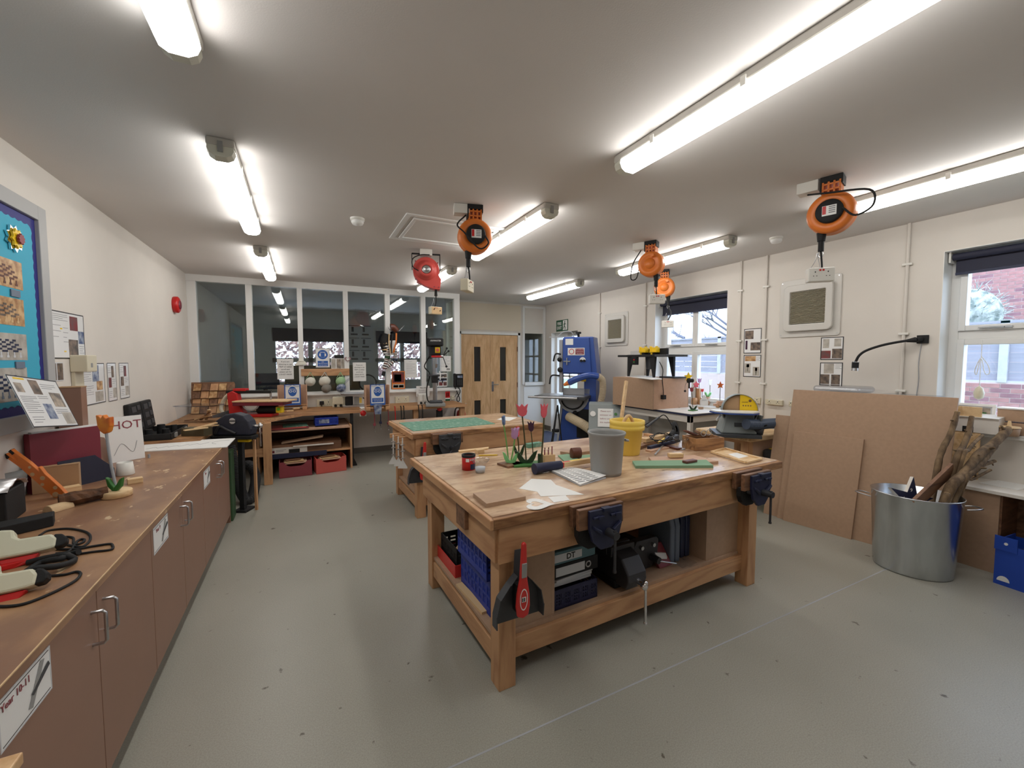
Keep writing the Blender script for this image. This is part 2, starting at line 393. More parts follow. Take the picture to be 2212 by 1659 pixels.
# ---------------------------------------------------------------- the room shell
WX1 = XR+0.30
FD = (6.62, 7.58, 0.0, 2.09); WA = (3.47, 4.66, 0.90, 2.39); WB = (0.30, 1.52, 0.95, 2.41)
mb = MB().box(XL-0.1, WX1, YF-0.1, 11.0, -0.06, 0.0)
floor = ob('floor', mb, 'floor_vinyl', kind='structure', label='grey speckled vinyl workshop floor')
for k, (a, b) in enumerate((((-0.6, 1.42), (4.7, 1.42)), ((0.2, -0.4), (4.7, -0.4)))):
    ob('weld_seam', MB().box(a[0], b[0], a[1]-0.004, a[1]+0.004, 0.0, 0.0006), 'foam_grey', floor)
mb = MB().box(XL-0.1, WX1, YF-0.1, 11.0, ZC, ZC+0.1)
ob('ceiling', mb, 'ceiling_paint', kind='structure', label='plain pale plaster ceiling')
ob('wall_left', MB().box(XL-0.1, XL, YF-0.1, 11.0, 0, ZC), 'wall_paint', kind='structure', label='cream painted left wall')
ob('wall_front', MB().box(XL, XR, YF-0.1, YF, 0, ZC), 'wall_paint', kind='structure', label='cream painted wall behind the viewer')
mb = MB()
def wall_run(mb, y0, y1, holes):
    y = y0
    for (a, b, c, d) in sorted(holes):
        mb.box(XR, WX1, y, a, 0, ZC)
        if c > 0: mb.box(XR, WX1, a, b, 0, c)
        mb.box(XR, WX1, a, b, d, ZC); y = b
    mb.box(XR, WX1, y, y1, 0, ZC)
wall_run(mb, YF-0.1, 11.0, [FD, WA, WB])
ob('wall_right', mb, 'wall_paint', kind='structure', label='cream painted right wall with two windows and a fire door')
# back wall: low wall below the glazed partition, then the recess with the double doors
mb = MB().box(XL, 2.53, YB, YB+0.1, 0, 0.95)
mb.box(2.53, XR, YD, YD+0.1, 2.09, ZC); mb.box(4.10, XR, YD, YD+0.1, 0, 1.03); mb.box(4.10, 4.20, YD, YD+0.1, 1.03, 2.09); mb.box(2.43, 2.74, YD, YD+0.1, 0, 2.09)
ob('wall_back', mb, 'wall_paint', kind='structure', label='cream back wall under the glazed partition and over the doors')
pw = thing('window_3', 'white framed glazed partition across the back of the workshop', None, (0, YB, 0), kind='structure')
posts = [(XL, -1.30), (-0.72, -0.64), (-0.06, 0.01), (0.59, 0.66), (1.23, 1.31), (1.83, 1.91), (2.43, 2.53)]
for a, b in posts: ob('mullion', MB().box(a, b, -0.02, 0.10, 1.03, 2.61), 'white_gloss', pw, bev=0.004)
ob('top_rail', MB().box(XL, 2.53, -0.02, 0.10, 2.61, ZC), 'white_gloss', pw); ob('bottom_rail', MB().box(XL, 2.53, -0.02, 0.10, 0.95, 1.03), 'white_gloss', pw)
ob('sill', MB().box(XL, 2.53, -0.06, 0.0, 0.975, 1.0), 'white_gloss', pw, bev=0.004)
glass('interior_glass', (0.87, 0.90, 0.88), 1.6)
for i in range(6): ob('pane', MB().box(posts[i][1], posts[i+1][0], 0.035, 0.041, 1.03, 2.61), 'interior_glass', pw)
rp = thing('window_4', 'glazed return of the partition beside the doors', None, (2.48, YB, 0), kind='structure')
ob('window_frame', MB().box(0, 0.05, 0.10, 0.67, 0, 1.03).box(0, 0.05, 0.10, 0.67, 2.61, ZC).box(0, 0.05, 0.60, 0.67, 1.03, 2.61), 'white_gloss', rp)
ob('pane', MB().box(0.022, 0.028, 0.10, 0.60, 1.03, 2.61), 'interior_glass', rp)
# panel over the doors, sidelight window
ob('trim_1', MB().box(2.60, 4.12, YD-0.012, YD, 2.13, 2.66), 'beige_panel', kind='structure', label='beige panel above the double doors')
sl = thing('window_5', 'tall narrow white framed window right of the double doors', None, (4.43, YD, 0), kind='structure')
ob('window_frame', MB().box(-0.27, -0.22, -0.03, 0.08, 1.0, 2.66).box(0.24, 0.29, -0.03, 0.08, 1.0, 2.66).box(-0.22, 0.24, -0.03, 0.08, 2.62, 2.66).box(-0.22, 0.24, -0.05, 0.08, 0.98, 1.05), 'white_gloss', sl)
ob('pane', MB().box(-0.22, 0.24, 0.02, 0.026, 1.05, 2.62), 'interior_glass', sl)
# double doors
mb = MB().box(2.74, 2.79, YD-0.03, YD+0.1, 0, 2.09).box(4.05, 4.10, YD-0.03, YD+0.1, 0, 2.09).box(2.74, 4.10, YD-0.03, YD+0.1, 2.04, 2.09)
ob('trim_2', mb, 'white_gloss', kind='structure', label='white frame around the double doors')
for i, (x0, x1) in enumerate(((2.795, 3.418), (3.422, 4.045))):
    d = thing('door_%d' % (i+1), ('left', 'right')[i]+' leaf of the light oak double doors', None, (x0, YD, 0), kind='structure')
    w = x1-x0; cx = w*0.55 if i == 0 else w*0.46; vp = [(1.08, 1.80), (0.20, 0.72)]
    mb = MB().box(0, cx-0.085, 0, 0.045, 0.01, 2.035).box(cx+0.085, w, 0, 0.045, 0.01, 2.035)
    for a, b in ((0.01, 0.20), (0.72, 1.08), (1.80, 2.035)): mb.box(cx-0.085, cx+0.085, 0, 0.045, a, b)
    ob('door_leaf', mb, 'oak_door', d)
    for a, b in vp:
        v = ob('vision_bead', MB().box(cx-0.095, cx-0.07, -0.008, 0.02, a-0.012, b+0.012).box(cx+0.07, cx+0.095, -0.008, 0.02, a-0.012, b+0.012).box(cx-0.07, cx+0.07, -0.008, 0.02, a-0.012, a+0.012).box(cx-0.07, cx+0.07, -0.008, 0.02, b-0.012, b+0.012), 'oak_door', d)
        ob('pane', MB().box(cx-0.072, cx+0.072, 0.018, 0.026, a, b), 'door_glass', v)
    if i == 1:
        ob('door_handle', MB().box(0.03, 0.075, -0.008, 0, 0.88, 1.08).cyl((0.052, 0, 1.02), (0.052, -0.05, 1.02), 0.009).cyl((0.052, -0.05, 1.02), (0.16, -0.05, 1.02), 0.009), 'steel', d)
        for z in (0.25, 1.0, 1.75): ob('hinge', MB().cyl((w-0.003, -0.01, z-0.05), (w-0.003, -0.01, z+0.05), 0.008, n=8), 'dark_wood', d)
    else: ob('push_plate', MB().box(w-0.12, w-0.04, -0.003, 0, 1.72, 1.95), 'oak_door', d)
ob('trim_3', MB().box(4.20, 4.68, YD-0.01, YD, 0.1, 0.95), 'white_gloss', kind='structure', label='white panel below the narrow window')
ob('baseboard_back', MB().box(2.53, 2.74, YD-0.015, YD, 0, 0.1).box(4.10, XR, YD-0.015, YD, 0, 0.1).box(XL, 2.53, YB-0.012, YB, 0, 0.09), 'skirting', kind='structure', label='grey skirting along the back wall')
ob('baseboard_right', MB().box(XR-0.015, XR, YF, FD[0], 0, 0.1).box(XR-0.015, XR, FD[1], YD, 0, 0.1), 'skirting', kind='structure', label='grey skirting along the right wall')
# windows in the right wall
def window(name, label, hole, tz):
    y0, y1, z0, z1 = hole; r = thing(name, label, None, (XR+0.2, (y0+y1)/2, z0), kind='structure'); h = (y1-y0)/2; H = z1-z0; t = tz-z0
    f = MB().box(-0.03, 0.05, -h, -h+0.06, 0, H).box(-0.03, 0.05, h-0.06, h, 0, H); k = h-0.06; f.box(-0.03, 0.05, -k, k, 0, 0.06).box(-0.03, 0.05, -k, k, H-0.06, H).box(-0.03, 0.05, -k, k, t-0.035, t+0.035)
    ob('window_frame', f, 'white_gloss', r, bev=0.005)
    for a, b in ((0.06, t-0.035), (t+0.035, H-0.06)):
        for s in (-1, 1):
            ya, yb = (-h+0.06, -0.0) if s < 0 else (0.0, h-0.06); k = 0.045
            sh = ob('sash', MB().box(-0.05, 0.03, ya, ya+k, a, b).box(-0.05, 0.03, yb-k, yb, a, b).box(-0.05, 0.03, ya+k, yb-k, a, a+k).box(-0.05, 0.03, ya+k, yb-k, b-k, b), 'white_gloss', r, bev=0.005)
            ob('pane', MB().box(-0.008, -0.002, ya+k, yb-k, a+k, b-k), 'pane_glass', sh)
    ob('reveal_lining', MB().box(-0.2, -0.03, -h, -h+0.004, 0, H).box(-0.2, -0.03, h-0.004, h, 0, H).box(-0.2, -0.03, -h+0.004, h-0.004, H-0.004, H), 'white_gloss', r)
    ob('sill', MB().box(-0.24, -0.03, -h+0.005, h-0.005, 0.0, 0.012).box(-0.24, -0.2005, -h-0.03, h+0.03, -0.02, 0.0), 'white_gloss', r, bev=0.003)
    for s in (-1, 1): ob('window_latch', MB().box(-0.065, -0.05, s*h*0.5-0.06, s*h*0.5+0.06, t+0.045, t+0.062).box(-0.075, -0.06, s*h*0.5-0.02, s*h*0.5+0.12, t+0.05, t+0.06), 'steel', r)
    return r
window('window_1', 'white sash window over the white table, trees outside', WA, Px(1510, 754, XR+0.2).z)
window('window_2', 'white window at the right edge looking on a brick house', WB, Px(2070, 725, XR+0.2).z)
def blind(label, hole, drop):
    y0, y1, z0, z1 = hole; t = thing('roller_blind', label, 'blind', (XR+0.09, (y0+y1)/2, z1), group='navy roller blinds'); h = (y1-y0)/2
    ob('roller_tube', MB().cyl((0, -h+0.03, -0.045), (0, h-0.03, -0.045), 0.028, n=14), 'blind_navy', t)
    ob('blind_fabric', MB().box(0.024, 0.027, -h+0.04, h-0.04, -drop, -0.045), 'blind_navy', t)
    ob('bottom_bar', MB().box(0.018, 0.033, -h+0.04, h-0.04, -drop-0.02, -drop), 'navy', t)
    for s in (-1, 1): ob('bracket', MB().box(-0.04, 0.04, s*(h-0.02)-0.006, s*(h-0.02)+0.006, -0.09, 0), 'white_plastic', t)
blind('rolled up navy blind over the window behind the white table', WA, 0.19)
blind('rolled up navy blind over the window at the right edge', WB, 0.17)
# glazed fire door in its reveal
d = thing('door_3', 'white glazed fire exit door behind the bandsaw', None, (XR+0.14, (FD[0]+FD[1])/2, 0), kind='structure'); h = 0.48
ob('reveal_lining', MB().box(-0.14, -0.03, h-0.004, h, 0, 2.09).box(-0.14, -0.03, -h, -h+0.004, 0, 2.09), 'white_gloss', d)
ob('door_frame', MB().box(-0.03, 0.05, -h, -h+0.06, 0, 2.09).box(-0.03, 0.05, h-0.06, h, 0, 2.09).box(-0.03, 0.05, -h+0.06, h-0.06, 2.03, 2.09).box(0, 0.04, -h+0.06, h-0.06, 0, 0.35), 'white_gloss', d)
for i in range(5): ob('glazing_bar', MB().box(0, 0.04, -h+0.06, h-0.06, 0.35+i*0.42-0.02, 0.35+i*0.42+0.02), 'white_gloss', d)
ob('glazing_bar', MB().box(0, 0.04, -0.02, 0.02, 0.35, 2.03), 'white_gloss', d)
for i in range(4):
    for s in (0, 1): ob('pane', MB().box(0.018, 0.022, (-h+0.06, 0.02)[s], (-0.02, h-0.06)[s], 0.37+i*0.42, 0.75+i*0.42), 'pane_glass', d)
cl = thing('door_closer', 'grey overhead door closer on the fire door', 'door closer', (XR+0.10, 6.9, 2.0))
ob('closer_body', MB().box(-0.06, 0, -0.13, 0.13, 0, 0.06), 'mid_grey', cl, bev=0.006); ob('closer_arm', MB().beam((-0.07, 0, 0.05), (-0.05, 0.35, 0.07), 0.02, 0.008), 'steel', cl)
# ---------------------------------------------------------------- the unlit rooms beyond the glass
ob('wall_far', MB().box(XL, XR, 10.87, 10.97, 0, 0.95).box(XL, XR, 10.87, 10.97, 2.25, ZC).box(XL, -0.62, 10.87, 10.97, 0.95, 2.25).box(0.95, 1.62, 10.87, 10.97, 0.95, 2.25).box(2.95, XR, 10.87, 10.97, 0.95, 2.25), 'interior_wall', kind='structure', label='grey far wall of the room behind the glass')
ob('wall_partition', MB().box(3.1, 3.2, YD+0.1, 10.87, 0, ZC), 'interior_wall', kind='structure', label='grey dividing wall behind the double doors')
for k, (x0, x1) in enumerate(((-0.62, 0.95), (1.62, 2.95))):
    w = thing('window_%d' % (6+k), ('left', 'right')[k]+' window of the far room seen through the glass', None, ((x0+x1)/2, 10.92, 0.95), kind='structure'); h = (x1-x0)/2
    f = MB().box(-h, -h+0.07, -0.04, 0.04, 0, 1.3).box(h-0.07, h, -0.04, 0.04, 0, 1.3).box(-h, h, -0.04, 0.04, 0, 0.07).box(-h, h, -0.04, 0.04, 1.23, 1.3).box(-0.05, 0.05, -0.04, 0.04, 0, 1.3).box(-h, h, -0.04, 0.04, 0.52, 0.62)
    ob('window_frame', f, 'interior_wall', w)
    for a, b in ((-h+0.07, -0.05), (0.05, h-0.07)):
        for c, e_ in ((0.07, 0.52), (0.62, 1.23)): ob('pane', MB().box(a, b, 0.0, 0.006, c, e_), 'pane_glass', w)
    t = thing('roller_blind', ('dark blind half down over the left far-room window', 'dark blind half down over the right far-room window')[k], 'blind', ((x0+x1)/2, 10.84, 2.25), group='blinds of the far room')
    ob('blind_fabric', MB().box(-h+0.02, h-0.02, 0, 0.01, -0.30, 0), 'blind_navy', t)
rng = random.Random(3); mb = MB()
for i in range(7500):
    c = Vector((rng.uniform(-2.2, 5.0), rng.uniform(12.2, 13.6), rng.uniform(0.1, 3.4))); a = Vector((rng.gauss(0, 1), rng.gauss(0, 1), rng.gauss(0, 1))).normalized(); u = a.orthogonal().normalized()*0.07; w = a.cross(u).normalized()*0.05
    mb.quad(c-u, c-w, c+u, c+w)
ob('beech_hedge', mb, 'autumn_leaf', label='tall copper leaved hedge outside the far room windows', cat='hedge', kind='stuff')
fc = thing('office_cupboard', 'olive brown cupboard behind the glass below the ear defender notice', 'cupboard', (0.35, 8.45, 0))
ob('carcass', MB().box(-0.65, 0.62, -0.02, 0.4, 0, 1.42), 'interior_dark', fc, bev=0.004)
for s in (-0.64, 0.0): ob('cupboard_door', MB().box(s, s+0.60, -0.04, -0.02, 0.04, 1.38), 'interior_dark', fc, bev=0.004)
pt = thing('planter', 'dark square planter on the cupboard behind the glass', 'planter', (0.62, 8.45, 1.42)); ob('tub', MB().lathe([(0.07, 0), (0.1, 0.2), (0.09, 0.2), (0.065, 0.02)], n=4, smooth=False, cap0=True), 'dark_grey', pt); ob('soil', MB().cyl((0, 0, 0.14), (0, 0, 0.15), 0.06, n=12), 'matt_black', pt)
wc = thing('wall_chart', 'grey chart of tools on the far room wall behind the glass', 'chart', (1.27, 10.86, 1.45))
ob('sheet', MB().box(-0.30, 0.30, -0.01, 0, 0, 0.95), 'paper_shade', wc); mb = MB()
for i in range(3):
    for j in range(2): mb.box(-0.22+j*0.26, -0.06+j*0.26, -0.013, -0.01, 0.08+i*0.3, 0.12+i*0.3).box(-0.2+j*0.26, -0.15+j*0.26, -0.013, -0.01, 0.16+i*0.3, 0.28+i*0.3).box(-0.26+j*0.27, -0.02+j*0.27, -0.013, -0.01, 0.30+i*0.3, 0.315+i*0.3)
ob('tool_drawing', mb, 'dark_grey', wc)
mn = thing('monitor', 'dark screen standing behind the glass', 'monitor', (-0.55, 7.75, 0.98)); ob('screen', MB().box(-0.2, 0.2, -0.015, 0.015, 0.07, 0.33), 'blind_navy', mn, bev=0.006); ob('stand', MB().box(-0.03, 0.03, -0.01, 0.02, 0, 0.1).box(-0.1, 0.1, -0.06, 0.08, -0.01, 0.005), 'matt_black', mn)
dk = thing('office_desk', 'grey desk behind the glass partition', 'desk', (0.4, 7.8, 0)); ob('desk_top', MB().box(-1.6, 1.9, -0.45, 0.28, 0.93, 0.97), 'interior_wall', dk)
for x in (-1.5, 1.8): ob('leg', MB().box(x-0.03, x+0.03, -0.4, 0.2, 0, 0.93), 'mid_grey', dk)
by = thing('bicycle_wheel', 'dark tyred bicycle wheel behind the glass', 'wheel', (1.0, 7.62, 1.125))
ob('tyre', MB().tube([(0.14*math.cos(R(a)), 0, 0.14*math.sin(R(a))) for a in range(0, 361, 15)], 0.012, 6, 0), 'matt_black', by); mb = MB()
for a in range(0, 180, 30): mb.cyl((0.14*math.cos(R(a)), 0, 0.14*math.sin(R(a))), (-0.14*math.cos(R(a)), 0, -0.14*math.sin(R(a))), 0.002, n=4)
ob('spokes', mb, 'steel', by)
# ---------------------------------------------------------------- outside the right-hand windows
ob('ground', MB().box(WX1, 40, -6, 30, -0.2, -0.05), 'lawn', kind='structure', label='grass outside the windows')
def brick_wall(name, label, x, y0, y1, z0, z1, by0, by1, bz0, bz1, lim):
    w = thing(name, label, 'wall', (x, (y0+y1)/2, z0)); ob('mortar', MB().box(0.012, 0.25, -(y1-y0)/2, (y1-y0)/2, 0, z1-z0), 'mortar', w)
    bm = [MB().box(0, 0.1, -0.105, 0.105, 0, 0.063).mesh('brick'), MB().box(0.003, 0.1, -0.105, 0.105, 0, 0.063).mesh('brick')]
    bm[0].materials.append(T('brick_red')); bm[1].materials.append(T('brick_dark')); n = 0; r = 0; z = z0
    rg = random.Random(5)
    while z < z1-0.06:
        y = y0+0.11+(0.11 if r % 2 else 0)
        while y < y1-0.1:
            if by0 < y < by1 and bz0 < z < bz1 and n < lim:
                ob('brick', bm[rg.random() < 0.4], None, w, (rg.uniform(0, 0.004), y-(y0+y1)/2, z-z0)); n += 1
            y += 0.222
        z += 0.075; r += 1
    return w
brick_wall('garden_wall', 'low red brick wall under the fence outside the right window', 10.0, 0.8, 9.5, -0.05, 1.16, 1.5, 2.95, 0.4, 1.2, 150)
brick_wall('brick_house', 'red brick house wall beyond the right window', 14.0, -1.0, 6.0, -0.05, 6.0, 2.9, 4.6, 2.0, 3.75, 190)
fn = thing('garden_fence', 'weathered grey board fence standing on the low brick wall', 'fence', (10.05, 5.0, 1.16))
for i in range(6):
    for j in range(5): ob('fence_board', MB().hexa([(0, -4.2+j*1.7, 0.02+i*0.155), (0.03, -4.2+j*1.7, 0.02+i*0.155), (0.03, -2.6+j*1.7, 0.02+i*0.155), (0, -2.6+j*1.7, 0.02+i*0.155), (-0.012, -4.2+j*1.7, 0.17+i*0.155), (0.012, -4.2+j*1.7, 0.17+i*0.155), (0.012, -2.6+j*1.7, 0.17+i*0.155), (-0.012, -2.6+j*1.7, 0.17+i*0.155)]), 'fence_wood', fn)
for j in range(6): ob('fence_post', MB().box(-0.05, 0.06, -4.3+j*1.7, -4.2+j*1.7, 0, 1.0), 'concrete', fn)
ob('gravel_board', MB().box(-0.03, 0.05, -4.2, 4.3, -0.05, 0.03), 'concrete', fn)
ob('capping_rail', MB().box(-0.05, 0.06, -4.2, 4.3, 0.95, 0.99), 'fence_wood', fn)
rng = random.Random(9)
def twigs(mb, c, r, n, L, rr=0.006):
    for i in range(n):
        a = Vector((rng.gauss(0, 1), rng.gauss(0, 1), rng.gauss(0, 0.8)+0.2)).normalized(); p = Vector(c)+Vector((a.x*r[0], a.y*r[1], a.z*r[2]))*rng.uniform(0.35, 1.0)
        d = (a+Vector((rng.gauss(0, .6), rng.gauss(0, .6), rng.gauss(0, .6)+0.3))).normalized(); mb.cyl(p, p+d*L*rng.uniform(0.5, 1.1), rr, rr*0.3, 3, False, False)
c = Px(2112, 668, 11.5)
bs = thing('clipped_bush', 'rounded frosty grey bush in front of the brick house', 'bush', (c.x, c.y+0.15, 0)); ob('bush_core', MB().ball((0, 0, c.z-0.1), 0.48, sz=1.05), 'shrub', bs); mb = MB(); twigs(mb, (0, 0, c.z-0.1), (0.55, 0.55, 0.6), 900, 0.16, 0.008); ob('twig_mass', mb, 'shrub', bs, kind='stuff'); ob('stem', MB().cyl((0, 0, -0.05), (0, 0, c.z-0.4), 0.05), 'twig', bs)
def tree(name, label, x, y, h, spread, seed):
    rg = random.Random(seed); t = thing(name, label, 'tree', (x, y, -0.05)); tr = MB(); br = MB()
    tr.tube([(0, 0, 0), (0.05, 0.1, h*0.3), (0.0, -0.05, h*0.55), (0.05, 0, h)], lambda u: 0.10*(1-u*0.85), 7)
    ob('trunk', tr, 'twig', t)
    def grow(p, d, L, r, lv):
        q = p+d*L; br.cyl(p, q, r, r*0.6, 4 if lv > 1 else 5, False, False)
        if lv < 4:
            for k in range(3 if lv < 3 else 4):
                e2 = (d+Vector((rg.gauss(0, .55), rg.gauss(0, .55), rg.gauss(0, .4)+0.12))).normalized(); grow(p+d*L*rg.uniform(0.45, 1.0), e2, L*rg.uniform(0.55, 0.8), r*0.55, lv+1)
    for k in range(11):
        a = rg.uniform(0, 2*PI); z = h*rg.uniform(0.25, 0.95); grow(Vector((0, 0, z)), Vector((math.cos(a), math.sin(a), rg.uniform(0.2, 0.8))).normalized(), spread*rg.uniform(0.3, 0.5), 0.05, 0)
    ob('branches', br, 'twig', t, kind='stuff')
p = Px(1556, 760, 16); tree('bare_tree', 'tall bare winter tree beyond the fence, right side of the far window', p.x, p.y-0.3, 5.2, 2.6, 4)
p = Px(1478, 760, 22); tree('bare_tree', 'smaller bare tree beyond the fence, left side of the far window', p.x, p.y, 3.2, 2.0, 8)
# ---------------------------------------------------------------- strip lights on the ceiling
def lamp_label(r, i):
    return [['strip light in the left row, nearest, cut by the top edge', 'strip light in the left row, second from the viewer', 'strip light in the left row, smallest, by the glazed partition'],
            ['largest strip light, middle row, running off the top edge', 'strip light in the middle row beside the orange reel and ceiling hatch', 'strip light in the middle row behind the red reel'],
            ['strip light in the right row, running off the right edge', 'strip light in the right row behind the paired orange reels', 'farthest strip light in the right row near the fire exit']][r][i]
def strip_light():
    t = thing('strip_light', 'x', 'ceiling light', (0, 0, ZC), group='ceiling strip lights')
    ob('lamp_housing', MB().box(-0.065, 0.065, -0.80, 0.80, -0.045, 0), 'lamp_body', t, bev=0.01)
    prof = [(-0.062, -0.040), (-0.066, -0.062), (-0.055, -0.088), (-0.028, -0.104), (0.028, -0.104), (0.055, -0.088), (0.066, -0.062), (0.062, -0.040)]
    n = len(prof); mb = MB(); vs = [(x, -0.74, z) for x, z in prof]+[(x, 0.74, z) for x, z in prof]
    mb.add(vs, [(i, i+1, n+i+1, n+i) for i in range(n-1)], True); ob('diffuser', mb, 'tube_glow', t)
    for s in (-1, 1):
        mb = MB(); vs = [(x, s*0.74, z) for x, z in prof]+[(x*0.93, s*0.795, -0.04+(z+0.04)*0.9) for x, z in prof]
        mb.add(vs, [((i, n+i, n+i+1, i+1) if s > 0 else (i, i+1, n+i+1, n+i)) for i in range(n-1)]+[tuple(range(n, 2*n)) if s < 0 else tuple(range(n, 2*n))[::-1]], False)
        ob('end_cap', mb, 'lamp_cap', t); ob('cap_notch', MB().box(-0.012, 0.012, s*0.80-0.004, s*0.80+0.004, -0.075, -0.02), 'mid_grey', t)
    for y in (-0.5, 0, 0.5): ob('clip', MB().box(-0.071, -0.064, y-0.012, y+0.012, -0.06, -0.02).box(0.064, 0.071, y-0.012, y+0.012, -0.06, -0.02), 'white_plastic', t)
    return t
proto = strip_light(); first = True
for r, x in enumerate((-0.365, 1.705, 3.67)):
    for i, y in enumerate((1.16, 3.53, 5.87)):
        if r == 2 and i == 1: y = 3.45
        o = proto if first else dup(proto)
        first = False; o.location = (x, y, ZC); o['label'] = lamp_label(r, i)
# ---------------------------------------------------------------- cable reels
def reel(name, label, px, py, rz, face='cap', c='orange_plastic', loc=None, drop=0.34, box='white_plastic', d=0.30, group='ceiling cable reels'):
    p = Vector(loc) if loc else Pz(px, py, ZC)
    t = thing(name, label, 'cable reel', (p.x, p.y, ZC), rz, group)
    R0 = d/2; zc = -0.10-R0
    ob('mount', MB().box(-0.055, 0.055, -0.05, 0.05, -0.035, 0).box(-0.06, -0.05, -0.05, 0.05, -0.10, 0).box(0.05, 0.06, -0.05, 0.05, -0.06, 0), 'matt_black', t, bev=0.004)
    mb = MB()
    for x in (-0.045, -0.015, 0.015, 0.045): mb.box(x-0.005, x+0.005, -0.045, 0.045, -0.125, -0.025)
    for z in (-0.05, -0.085, -0.12): mb.box(-0.05, 0.05, -0.045, 0.045, z-0.005, z+0.005)
    ob('lattice_bracket', mb, c, t)
    mb = MB(); mb.at((0, 0, zc), rx=PI/2); mb.lathe([(0.001, 0.062), (R0*0.62, 0.062), (R0*0.66, 0.066), (R0*0.9, 0.06), (R0, 0.035), (R0*0.965, 0.012), (R0*0.965, -0.012), (R0, -0.035), (R0*0.9, -0.06), (0.001, -0.066)], n=36)
    ob('reel_housing', mb, c, t)
    mb = MB(); mb.at((0, 0, zc), rx=PI/2)
    if face == 'cap':
        mb.lathe([(R0*0.56, 0.060), (R0*0.56, 0.082), (R0*0.5, 0.088), (0.001, 0.088)], n=28); cp = ob('hub_cover', mb, 'matt_black', t)
        mb = MB(); mb.at((0, 0, zc), rx=PI/2); mb.box(-0.035, 0.04, -0.03, 0.032, 0.088, 0.0895); ob('rating_label', mb, 'paper', cp)
        mb = MB(); mb.at((0, 0, zc), rx=PI/2); mb.box(-0.033, -0.014, -0.02, 0.03, 0.0895, 0.0902); ob('red_panel', mb, 'red_paint', cp)
        mb = MB(); mb.at((0, 0, zc), rx=PI/2)
        for k in range(4): mb.box(0.0, 0.034, 0.02-k*0.012, 0.026-k*0.012, 0.0895, 0.0902)
        ob('label_print', mb, 'text_grey', cp)
    elif face == 'plain':
        mb.lathe([(R0*0.42, 0.060), (R0*0.42, 0.068), (0.001, 0.07)], n=28); mb.cyl((R0*0.28, R0*0.55, 0.06), (R0*0.28, R0*0.55, 0.10), 0.018, 0.016); ob('hub_cover', mb, c, t)
    gx = 0.05 if face == 'plain' else -0.05
    ob('cable_guide', MB().cyl((gx, 0, zc-R0+0.02), (gx, 0, zc-R0-0.035), 0.028, 0.022).cyl((gx, 0, zc-R0-0.035), (gx, 0, zc-R0-0.10), 0.017, 0.017), 'matt_black', t)
    zb = zc-R0-0.10
    ob('hook_loop', MB().tube([(gx+0.014*math.sin(a), 0, zb-0.02-0.02*math.cos(a)) for a in [k*PI/6 for k in range(13)]], 0.003, 5, 0), 'steel', t)
    ob('hanging_cable', MB().tube([(gx, 0, zb), (gx+0.008, -0.005, zb-drop*0.2), (gx+0.01, 0, zb-drop*0.32)], 0.006, 6), 'matt_black', t)
    return t, zc, zb, R0
def socket_box(t, z, rz=0.0, x=-0.015, m='white_plastic', face='paper'):
    b = ob('socket_box', MB().box(-0.075, 0.075, -0.03, 0.03, -0.05, 0.04), m, t, (x, 0, z), rz, bev=0.006)
    mb = MB()
    for s in (-1, 1):
        cx = s*0.036
        mb.box(cx-0.003, cx+0.003, -0.0315, -0.03, 0.008, 0.016).box(cx-0.012, cx-0.006, -0.0315, -0.03, -0.016, -0.012).box(cx+0.006, cx+0.012, -0.0315, -0.03, -0.016, -0.012)
    ob('socket_slots', mb, 'ink', b)
    ob('socket_switch', MB().box(-0.014, -0.004, -0.034, -0.03, 0.018, 0.028).box(0.004, 0.014, -0.034, -0.03, 0.018, 0.028), 'red_paint', b)
    ob('chain', MB().tube([(-0.02, 0, 0.14), (-0.03, 0, 0.09), (-0.055, 0, 0.04)], 0.002, 5).tube([(-0.02, 0, 0.14), (0.0, 0, 0.04)], 0.002, 5), 'steel', b)
    return b
def lead(t, pts): ob('supply_lead', MB().tube(pts, 0.006, 6, 6), 'matt_black', t)
def junction(t, x=-0.12): ob('junction_box', MB().box(x-0.06, x+0.06, -0.045, 0.045, -0.07, 0), 'white_plastic', t, bev=0.004)
t, zc, zb, R0 = reel('cable_reel', 'orange reel with black hub hanging beside the ceiling hatch', 1025, 446, R(-14), d=0.262)
lead(t, [(-0.07, -0.03, -0.08), (-0.14, -0.08, -0.17), (-0.09, -0.1, zc), (0.02, -0.10, zc-0.11), (0.09, -0.10, zc-0.07), (0.07, -0.085, zc-0.01)]); junction(t, -0.1)
socket_box(t, zb-0.14, R(64), x=-0.06, m='cream_plastic')
t, zc, zb, R0 = reel('cable_reel', 'large orange reel with black hub, above the big wall vent', 1800, 383, R(-74), d=0.262)
lead(t, [(-0.13, -0.02, -0.08), (0.0, -0.12, -0.13), (0.2, -0.13, -0.17), (0.22, -0.12, zc-0.03), (0.14, -0.12, zc-0.07), (0.07, -0.085, zc)]); junction(t, -0.13)
socket_box(t, zb-0.15, R(30), x=-0.05)
t, zc, zb, R0 = reel('cable_reel', 'plain sided orange reel, nearer of the pair by the far window', 1408, 522, R(-62), 'plain', d=0.25)
lead(t, [(-0.10, 0, -0.06), (-0.18, -0.02, -0.2), (-0.2, -0.02, zc-0.12), (-0.15, 0, zc-0.12), (-0.12, 0, zc)]); junction(t, -0.12)
socket_box(t, zb-0.12, R(30), x=0.06)
t, zc, zb, R0 = reel('cable_reel', 'plain sided orange reel, farther and smaller of the pair by the far window', 1436, 583, R(-50), 'plain', d=0.262)
lead(t, [(-0.06, 0, -0.06), (-0.12, -0.02, -0.15), (-0.1, -0.04, zc)])
socket_box(t, zb-0.24, R(10), x=0.05); ob('dangling_flex', MB().tube([(0.05, 0, zb-0.02), (0.09, 0, zb-0.1), (0.05, 0, zb-0.2)], 0.009, 6), 'dark_grey', t)
